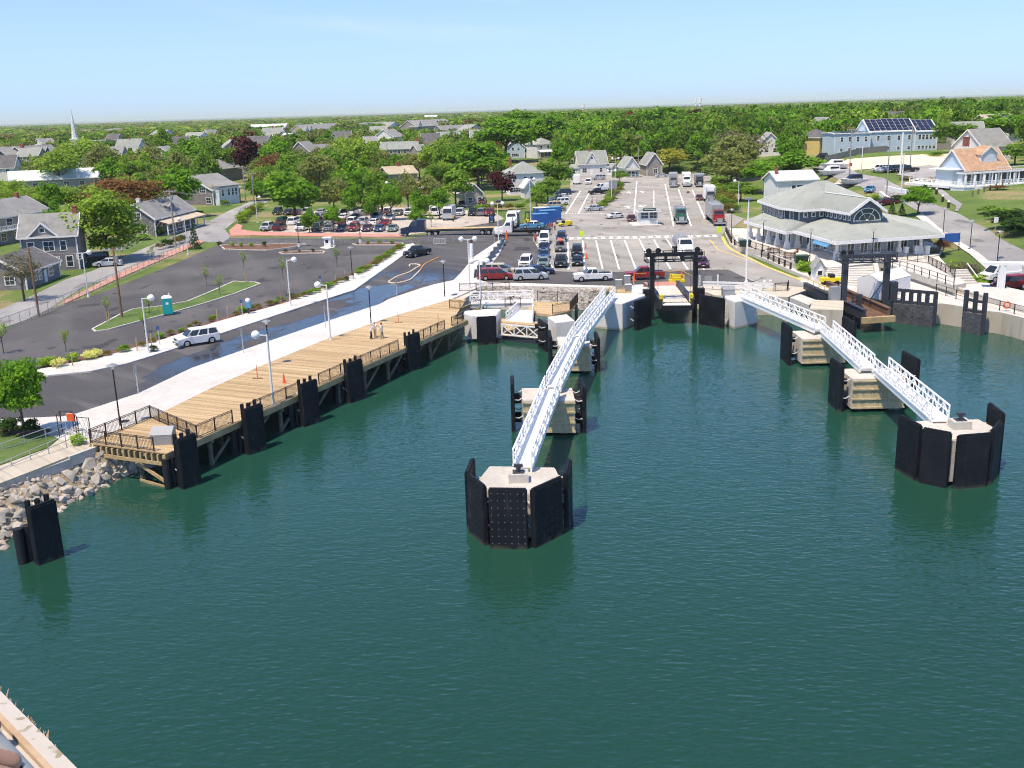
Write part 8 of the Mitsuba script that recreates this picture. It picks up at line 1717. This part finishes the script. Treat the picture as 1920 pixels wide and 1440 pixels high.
for kind, at, w, lab in [
    ('russet', (-85.46,232.00,15.81), 150, 'broad russet tree behind the porch house'), ('maple', (-84.26,262.00,15.35), 92, 'dense bright green maple left of the dark gable house'), ('maple', (-91.42,205.00,12.35), 44, 'small green tree in front of the motel'), ('bare', (-68.58,142.00,10.48), 78, 'nearly bare tree before the low cottage at the left edge'),
    ('fir', (-60.37,196.00,7.74), 27, 'small dark fir by the parking lot fence'), ('pale', (-139.50,290.00,12.27), 70, 'pale green tree at the left end of the white roofed lodge'), ('pale', (-122.50,268.00,11.96), 52, 'pale green tree in front of the lodge, second from the left'), ('pale', (-116.63,266.00,12.19), 54, 'pale green tree in front of the middle of the lodge'), ('pale', (-113.14,268.00,11.68), 48, 'pale green tree in front of the lodge, right of the middle'),
    ('maroon', (-95.64,385.00,20.70), 64, 'big dark maroon tree above the hip roofed house'), ('maple', (-82.50,372.00,19.14), 78, 'green maple just right of the big maroon tree'), ('dark' if False else 'green', (-182.81,560.00,23.07), 30, 'tall narrow dark green tree beside the pale blue far house'), ('pale', (-174.43,430.00,21.53), 92, 'wide pale tree below the church spire'), ('pale', (-163.63,380.00,18.26), 72, 'pale tree right of the blue grey condominiums'),
    ('maple', (-132.49,352.00,16.22), 66, 'dark green tree behind the white roofed lodge'), ('green', (-117.63,330.00,15.37), 56, 'green tree behind the russet tree'), ('olive', (-155.47,400.00,19.31), 60, 'olive tree below the modern building'), ('maple', (-124.22,410.00,20.55), 84, 'wide green tree crown below the pale blue far house'), ('green', (-111.14,400.00,19.21), 70, 'green tree left of the maroon tree'), ('olive', (-109.54,350.00,17.38), 56, 'olive tree above the dense bright green maple'),
    ('green', (-94.93,330.00,17.02), 50, 'green tree behind the dark gable house'), ('olive', (-145.12,420.00,17.99), 60, 'pale olive tree left of the wide green crown'), ('pale', (-51.37,352.00,20.52), 86, 'tall pale green poplar like tree before the long grey house'), ('maple', (-51.28,248.00,14.88), 108, 'big dense maple at the left corner of the crowded car park'), ('olive', (-54.58,300.00,16.68), 78, 'tall olive tree behind the big car park maple'), ('olive', (-42.90,255.00,12.45), 62, 'thin olive tree right of the big car park maple'),
    ('maple', (-40.81,272.00,16.01), 74, 'green maple below the tall pale tree'), ('green', (-31.35,258.00,13.49), 76, 'grey green tree in front of the tan roofed building'), ('maple', (-35.82,240.00,11.21), 44, 'small dense tree behind the car park back row, left'), ('maple', (-31.52,239.00,10.42), 42, 'small dense tree behind the car park back row, second'), ('maple', (-27.03,239.00,11.02), 46, 'small dense tree behind the car park back row, third'), ('olive', (-24.16,252.00,13.10), 58, 'olive tree with bare stems behind the car park'),
    ('maple', (-20.15,239.00,10.08), 40, 'small dense tree behind the car park back row, fourth'), ('maple', (-15.65,238.00,9.78), 44, 'small dense tree behind the car park back row, fifth'), ('olive', (-19.24,255.00,12.01), 56, 'thin olive tree left of the shed house'), ('green', (-13.27,268.00,11.86), 78, 'green tree leaning over the pale shed house'), ('maple', (-8.80,328.00,17.20), 122, 'huge dark maple left of the white hip roofed house'), ('pale', (-23.69,362.00,18.77), 72, 'tall pale green tree right of the long grey house'),
    ('green', (-19.10,350.00,16.14), 60, 'dark tree between the pale tree and the huge maple'), ('maple', (0.22,440.00,24.03), 118, 'tall maple crown above the huge dark maple'), ('maroon', (-1.17,284.00,10.88), 52, 'dark red tree left of the white hip roofed house'), ('maroon', (25.80,418.00,12.23), 30, 'small crimson tree beside the gothic cottage'), ('green', (14.22,305.00,12.63), 72, 'green tree right of the white hip roofed house'), ('green', (10.90,272.00,9.27), 58, 'green tree by the slanted row of cars'), ('green', (7.37,250.00,7.96), 48, 'small tree above the blue containers'),
    ('green', (37.33,338.00,7.05), 32, 'tree at the far end of the planted median'), ('green', (33.43,310.00,5.57), 26, 'small tree in the middle of the planted median'), ('maple', (-42.06,217.00,8.32), 36, 'round lollipop tree in the car park front row, left one'), ('maple', (-36.99,217.00,8.17), 36, 'round lollipop tree in the car park front row, right one'), ('maple', (-19.10,216.00,7.73), 38, 'round tree behind the cab of the flatbed truck'), ('young', (-16.55,222.00,6.43), 18, 'young thin tree on the green strip beside the camper'),
    ('yellow', (60.02,378.00,11.03), 80, 'bright yellow blossoming tree at the end of the lanes'), ('maroon', (115.66,640.00,24.78), 34, 'dark red tree standing above the wood near the white gable'), ('bare', (78.67,345.00,19.96), 120, 'large bare brownish tree above the truck lanes'), ('olive', (74.15,330.00,17.67), 92, 'olive crown in front of the bare brownish tree'), ('olive', (63.77,292.00,14.70), 108, 'big olive tree beside the truck lanes at the right'), ('maple', (82.83,300.00,13.56), 108, 'bright green maple above the boxy white building'), ('maple', (70.99,282.00,11.72), 92, 'green maple left of the boxy white building'),
    ('green', (59.90,262.00,7.66), 60, 'low green tree behind the lamp by the lanes'), ('russet', (182.17,620.00,22.81), 58, 'orange brown tree in the distant wood at the right'), ('green', (144.26,330.00,17.93), 96, 'tall tree with a bare trunk left of the restaurant roof'), ('maple', (189.09,400.00,17.22), 90, 'green tree behind the grey house at the right'), ('green', (133.19,270.00,13.17), 60, 'green tree at the right edge behind the restaurant'),
    ('maple', (8.02,520.00,26.37), 92, 'maple at the left end of the central wood'), ('maple', (21.76,480.00,24.10), 84, 'maple behind the white porch house'), ('maple', (32.41,455.00,21.21), 86, 'maple left of the gothic cottage roof'), ('maple', (42.35,470.00,21.69), 92, 'maple right above the gothic cottage'), ('maple', (54.74,500.00,21.58), 92, 'maple above the narrow white cottage'), ('maple', (71.50,540.00,22.93), 92, 'maple above the dark barn, far back'), ('maple', (85.81,560.00,25.20), 104, 'tallest maple of the central wood'), ('maple', (86.61,490.00,22.18), 92, 'maple below the dark red tree of the wood'),
    ('maple', (62.02,430.00,16.77), 86, 'maple behind the dark barn'), ('maple', (51.30,425.00,15.49), 72, 'maple behind the narrow white cottage'), ('maple', (68.39,415.00,14.39), 84, 'maple behind the yellow tree'), ('maple', (80.94,430.00,17.07), 84, 'maple right of the yellow tree'), ('green', (100.67,500.00,19.26), 84, 'green tree behind the bare brownish tree'), ('maple', (131.14,520.00,21.78), 84, 'green tree behind the white gabled house on the hill'), ('green', (130.64,470.00,19.13), 84, 'green tree left of the yellow house'), ('green', (150.63,480.00,17.99), 70, 'green tree above the blue building, left'),
    ('green', (67.58,330.00,9.61), 56, 'green tree behind the three far trucks')]:
    spot(kind, at, w, lab)
# shrubs, hedges and young plants
def shrub(kind, px, h, w, label, group=None, z=None, name='shrub'): return tree(kind, px[0], px[1], h, w, label, group, name, 'shrub', z)
for i, p in enumerate([(-47.84,100.66),(-47.18,101.03),(-46.00,100.44),(-45.37,102.62),(-44.12,103.40),(-43.81,104.30)]): shrub(('limebush', 'limebush', 'creambush', 'limebush', 'creambush', 'creambush')[i], p, 1.1, 1.5, ['small green shrub at the left end of the mulch bed', 'yellow green shrub next to the left end of the mulch bed', 'cream flowering shrub, third in the mulch bed', 'yellow green shrub in the middle of the mulch bed', 'cream flowering shrub, second from the right in the mulch bed', 'cream flowering shrub at the right end of the mulch bed'][i], z=2.9)
g = np.random.default_rng(8)
def row(poly, step, kinds, h, w, label, group, z=2.9, jit=.25):
    ls = LineString(poly); n = int(ls.length / step)
    for i in range(n + 1):
        c = ls.interpolate(i * step).coords[0]; s = g.uniform(.75, 1.2)
        shrub(kinds[int(g.integers(len(kinds)))], (c[0] + g.normal() * jit, c[1] + g.normal() * jit), h * s, w * s, label, group, z)
row([(-42.53,105.10),(-40.92,108.13),(-39.73,112.49),(-38.21,117.46),(-36.34,124.49)], 2.0, ['olivebush', 'bush'], .8, 1.2, 'low shrub in the planting strip between the lot and the white suv', 'shrubs of the strip near the white suv')
row([(-34.71,125.94),(-32.96,129.93),(-30.53,134.85)], 1.6, ['olivebush', 'bush'], .85, 1.3, 'low shrub in the planting strip left of the second globe lamp', 'shrubs of the strip left of the second globe lamp')
row([(-28.93,136.18),(-26.70,141.65),(-24.99,150.08)], 1.5, ['olivebush', 'bush'], .95, 1.5, 'hedge shrub in the planting strip below the black lamp', 'shrubs of the strip below the black lamp')
row([(-23.39,156.90),(-22.07,165.00),(-20.80,177.30),(-19.84,188.53)], 1.5, ['bush', 'olivebush'], 1.0, 1.5, 'hedge shrub in the planting strip near the black pickup', 'shrubs of the strip near the black pickup')
for p, lab in zip([(-38.38,106.28),(-29.92,137.15),(-24.25,150.44)], ('dark small shrub at the foot of the nearest globe lamp', 'dark small shrub at the foot of the second globe lamp', 'dark small shrub by the black lamp base')): shrub('darkbush', p, .8, 1.1, lab, z=2.9)
row([(-55.57,197.54),(-52.93,196.93),(-48.35,195.09),(-45.08,195.12)], 2.2, ['darkbush', 'limebush'], 1.0, 1.0, 'small shrub on the mulched island at the street corner', 'shrubs on the corner island')
row([(-40.75,186.57),(-38.80,186.14),(-35.33,185.37)], 2.4, ['darkbush'], .6, .7, 'small round shrub on the mulch before the ticket machine', 'shrubs before the ticket machine')
row([(-28.59,194.46),(-25.75,194.59),(-21.04,193.48)], 2.2, ['brownbush', 'bush'], .8, .9, 'small shrub on the island by the black pickup', 'shrubs on the island by the black pickup')
row([(-63.29,243.26),(-65.50,256.35),(-66.88,270.56),(-66.85,279.54)], 2.4, ['limebush', 'olivebush'], 2.0, 2.6, 'bush inside the fence at the car park corner', 'bushes at the car park corner')
row([(-67.18,196.26),(-66.57,204.20),(-65.71,209.16)], 2.2, ['olivebush', 'darkbush'], 1.7, 2.0, 'tall grassy bush beside the street fence', 'bushes beside the street fence')
for p, h, lab in [((-40.70,77.80), 1.2, 'dark shrub in the mulch at the left edge'), ((-40.44,78.33), 1.5, 'dark shrub left of the round maple trunk'), ((-38.68,77.88), 1.4, 'dark shrub right of the round maple trunk')]: shrub('darkbush', p, h, 1.6, lab, z=2.85)
for i, (p, h, w, lab) in enumerate([((-48.50,108.00,5.61), 2.9, 1.7, 'thin young tree near the left end of the lot, by the mulch bed'), ((-51.53,128.00,6.77), 3.0, 1.6, 'bare young tree at the tip of the grass island'), ((-46.09,128.00,6.33), 2.9, 1.7, 'young leafy tree on the grass island behind the portable toilet'), ((-45.02,150.00,5.73), 3.6, 1.6, 'thin young tree on the grass island, middle'), ((-43.18,165.00,5.36), 3.6, 1.6, 'thin young tree at the far end of the grass island'),
                                   ((-42.98,117.00,4.70), 3.2, 1.9, 'young leafy tree behind the nearest globe lamp'), ((-40.59,141.00,3.64), 3.6, 1.8, 'young leafy tree in the strip above the white suv'), ((-34.49,154.00,3.67), 4.0, 1.6, 'slender young tree left of the second globe lamp'), ((-28.15,166.00,4.06), 4.0, 1.7, 'slender young tree left of the black lamp'), ((-55.30,108.00,3.57), 4.2, 2.2, 'sparse young tree at the left edge above the round maple'), ((-63.24,180.00,4.65), 3.2, 2.0, 'young tree by the street fence')]):
    tree('young', p[0], p[1], h, w, lab, z=2.8)
k_ = [0]
for px in [(258,662),(284,652),(418,600),(440,590),(532,565),(544,562),(640,528),(108,690),(137,686),(390,575),(195,606),(289,590),(462,534)]: pass
for a, b, lab in [((-40.28,106.78), (-39.46,108.97), 'behind the nearest globe lamp'), ((-35.82,122.10), (-35.09,124.30), 'above the white suv'), ((-30.58,134.07), (-29.97,135.95), 'left of the second globe lamp'), ((-25.41,147.77), (-24.49,150.97), 'left of the black lamp'), ((-45.89,99.55), (-44.76,100.73), 'near the mulch bed'), ((-49.57,122.84), (-49.55,123.49), 'at the tip of the grass island'), ((-39.66,151.79), (-39.53,152.26), 'at the far end of the grass island')]:
    for q, s in ((a, 'left'), (b, 'right')): k = thing('tree_stake', f'short wooden stake, {s} one of the pair {lab}', 'stake'); put(k + '__post', MB().tube((*q, 2.8), (*q, 4.35), .06, n=6), 'timber')
# right side: hedges, bank, hill bushes
row([(77.27,214.61),(79.77,213.79),(82.66,214.06)], 2.0, ['olivebush', 'darkbush'], 1.9, 2.8, 'hedge bush behind the terminal roof', 'hedge behind the terminal', None)
row([(78.58,223.45),(80.57,224.13)], 2.0, ['limebush'], 1.4, 2.4, 'green shrub beside the pale blue car on the hill', 'shrubs beside the hill road', None)
row([(64.92,145.66),(62.56,136.03),(61.98,131.56)], 1.8, ['limebush', 'bush'], 1.2, 1.9, 'low green shrub on the bank right of the terminal', 'shrubs on the bank right of the terminal', None)
for p, kind, h, w, lab in [((62.85,138.57), 'brownbush', 3.0, 4.2, 'large brown bush at the end of the terraces'), ((64.01,153.55), 'brownbush', 2.6, 3.0, 'brown bush under the right end of the terminal porch'), ((66.41,154.23), 'russet', 2.6, 3.0, 'reddish bush beside the blue banner'), ((43.05,146.60), 'limebush', 1.9, 2.6, 'light green bush at the end of the plaza railing'), ((43.49,145.46), 'bush', 1.1, 2.8, 'low green plant above the white hut'),
                           ((74.87,198.38), 'fir', 2.6, 2.2, 'small fir left of the maple by the hill road'), ((75.51,195.14), 'fir', 2.4, 2.2, 'small fir next to the maple by the hill road'), ((81.67,164.27), 'darkbush', 3.6, 7.5, 'large dark bush on the grass slope at the right edge'), ((80.96,159.62), 'darkbush', 3.4, 6.5, 'dark bush right of the large dark bush'), ((84.97,174.57), 'bush', 2.6, 5.0, 'green bush above the large dark bush'), ((85.93,181.63), 'bush', 1.6, 3.4, 'low green bush on the slope below the restaurant'),
                           ((97.31,228.13), 'bush', 1.2, 2.4, 'small bush by the restaurant deck corner'), ((98.28,252.24), 'brownbush', 1.1, 4.0, 'reddish brown ground bush above the slope path'), ((102.49,213.91), 'russet', 1.0, 5.0, 'pinkish flowering bush below the restaurant deck'), ((132.56,317.89), 'bush', 1.6, 6.0, 'low bush against the board fence'),
                           ((50.87,287.51), 'olivebush', 1.0, 1.2, 'tiny bush at the end of the lanes'), ((-75.01,220.94), 'darkbush', 2.2, 2.4, 'clipped dark bush at the porch house corner'), ((-76.57,214.68), 'limebush', 1.4, 4.0, 'bright green hedge before the porch house'), ((-80.78,294.34), 'bush', 2.0, 2.8, 'round green bush below the blue bay'), ((-78.95,261.34), 'darkbush', 2.2, 3.0, 'dark bush beside the drive of the dark gable house'), ((-33.69,74.74), 'limebush', 1.0, 1.2, 'green weed at the corner of the ramp wall')]:
    shrub(kind, p, h, w, lab)
row([(-6.55,249.81),(-2.67,254.07),(4.74,260.30)], 3.4, ['bush', 'olivebush'], 2.4, 3.8, 'bush along the chain fence behind the crowded car park', 'bushes behind the crowded car park', None, .6)
row([(23.81,254.07),(28.21,277.79),(34.40,314.53)], 3.2, ['olivebush', 'bush'], 1.6, 2.6, 'bush on the planted median of the lanes', 'bushes on the planted median', None, .4)
row([(65.79,320.53),(57.31,271.92),(50.08,229.75)], 3.0, ['olivebush', 'bush'], 3.2, 4.5, 'tall bush along the right edge of the truck lanes', 'bushes along the truck lanes', None, .6)
# the woods and gardens of the town: single trees near, one mass beyond
HOUSES = np.array(HS)
ROADS = unary_union([FLAT.buffer(1), Polygon([*HR_L, *HR_R[::-1]]).buffer(6), Polygon([*[(83.62,273.17),(113.80,258.04)], *[(146.65,333.67),(101.72,333.05)]]).buffer(2), Polygon([(60, 130), (60, 230), (90, 300), (140, 290), (140, 120)])])
cand = []
g = np.random.default_rng(42)
for _ in range(60000):
    a = math.radians(g.uniform(-31, 31)); r = math.sqrt(g.uniform(225 ** 2, 1150 ** 2)); x, y = r * math.sin(a), r * math.cos(a)
    cand.append((r, x, y))
taken = list(TREES); grid = {}; HOUSES = np.column_stack([HOUSES, terrain(HOUSES[:, 0], HOUSES[:, 1])])
def near(x, y, rad):
    cx, cy = int(x // 15), int(y // 15)
    for i in (-1, 0, 1):
        for j in (-1, 0, 1):
            for (u, v, q) in grid.get((cx + i, cy + j), ()):
                if (u - x) ** 2 + (v - y) ** 2 < (rad + q) ** 2 * .55: return True
    return False
for t in taken: grid.setdefault((int(t[0] // 15), int(t[1] // 15)), []).append(t)
C_in = shapely.contains_xy(ROADS, np.array([c[1] for c in cand]), np.array([c[2] for c in cand]))
picked = []
for (r, x, y), bad in zip(cand, C_in):
    if bad: continue
    d = HOUSES[:, :2] - (x, y); back = -(d[:, 0] * x + d[:, 1] * y) / r; side = np.abs(d[:, 0] * y - d[:, 1] * x) / r
    rad = g.uniform(3.0, 5.4)
    # leave the houses, and the view over the gardens to them, open
    front = (back < HOUSES[:, 3] / 2 + 3) & (side < HOUSES[:, 2] / 2 + rad * .8)
    rh = np.hypot(HOUSES[:, 0], HOUSES[:, 1]); top = HOUSES[:, 4] + rad * 2.1
    los = 26.8 - (26.8 - top) * rh / r
    if (front & (((los > HOUSES[:, 4] + np.where(rh < 480, 1.4, 1.8 if g.random() < .6 else 5.5)) & (rh > r)) | (np.hypot(d[:, 0], d[:, 1]) < 9))).any(): continue
    if near(x, y, rad): continue
    grid.setdefault((int(x // 15), int(y // 15)), []).append((x, y, rad)); picked.append((r, x, y, rad))
picked.sort()
KW_ = [('maple', 'dense green'), ('green', 'mid green'), ('pale', 'pale green'), ('olive', 'olive'), ('pale', 'pale green'), ('green', 'mid green'), ('maple', 'dense green'), ('olive', 'olive'), ('russet', 'russet')]
far_V, far_F, far_C, nn_ = [], [], [], 0
FARC = [[crown_mesh(200 + 10 * i + j, t, 420, blobs=11, size=.115, fill=.2, blob=(.17, .25)) for j in range(3)] for i, t in enumerate(('maple', 'green', 'pale', 'olive', 'russet'))]
nind = 0
def thin(m, k):
    """a crown of k larger leaf clumps, for trees farther off"""
    V, F, C_ = m; n = len(V) // 4; sel = g.permutation(n)[:k]
    V = V.reshape(-1, 4, 3)[sel]; c0 = V.mean(1, keepdims=True); V = (c0 + (V - c0) * (n / k) ** .5).reshape(-1, 3)
    i = np.arange(k) * 4
    return V, np.vstack([np.stack([i, i + 1, i + 2], 1), np.stack([i, i + 2, i + 3], 1)]), C_.reshape(-1, 4, 3)[sel].reshape(-1, 3)
for r, x, y, rad in picked:
    right = x / r
    w_ = [.18 + .5 * (right > -.02), .26, .26 - .15 * (right > 0), .26 - .2 * (right > 0), .04 - .034 * (right > 0)]; w_ = np.array(w_) / sum(w_); c = int(g.choice(5, p=w_))
    h = rad * 2 * g.uniform(.85, 1.2) + 1.0 + 3 * (right > .0)
    if nind < 190:
        kind, word = [('maple', 'dense green'), ('green', 'mid green'), ('pale', 'pale green'), ('olive', 'olive'), ('russet', 'russet')][c]
        side_ = 'left' if right < -.18 else 'centre left' if right < 0 else 'centre right' if right < .22 else 'right'
        tree(kind, x, y, h, rad * 2.1, f'{word} tree among the houses and woods behind the harbour, {side_} of the picture', f'{word} background trees, {side_}'); nind += 1
    else:
        V, F, C_ = thin(FARC[c][int(g.integers(3))], 300 if r < 550 else 130 if r < 800 else 70); a = g.uniform(0, 6.28)
        far_V.append((V @ rotz(a).T) * [rad * 2.15, rad * 2.15, h] + [x, y, gz(x, y)]); far_F.append(F + nn_); far_C.append(C_ * g.uniform(.62, 1.12)); nn_ += len(V)
for _ in range(3600):
    a = math.radians(g.uniform(-32, 32)); r = 1100 * (8.0 ** g.random()) ; x, y = r * math.sin(a), r * math.cos(a)
    far_V_ = FARC[int(g.choice(5, p=[.25, .3, .2, .23, .02]))][int(g.integers(3))]
    V, F, C_ = thin(far_V_, 70)
    R = 7 + r * .006; h = 8 + r * .0004
    far_V.append((V @ rotz(g.uniform(0, 6.28)).T) * [R * 2, R * 2, h * 1.25] + [x, y, gz(x, y) - h * .1]); far_F.append(F + nn_); far_C.append(C_ * g.uniform(.7, 1.05)); nn_ += len(V)
scene['distant_woods'] = ply((np.vstack(far_V), np.vstack(far_F)), 'mat_leaf', color=np.vstack(far_C)); tag('distant_woods', 'distant mixed woods covering the land to the horizon', 'woods', None, 'stuff')
print('trees', len(TREES), 'picked', len(picked), 'far tris', 2 * nn_ // 4)
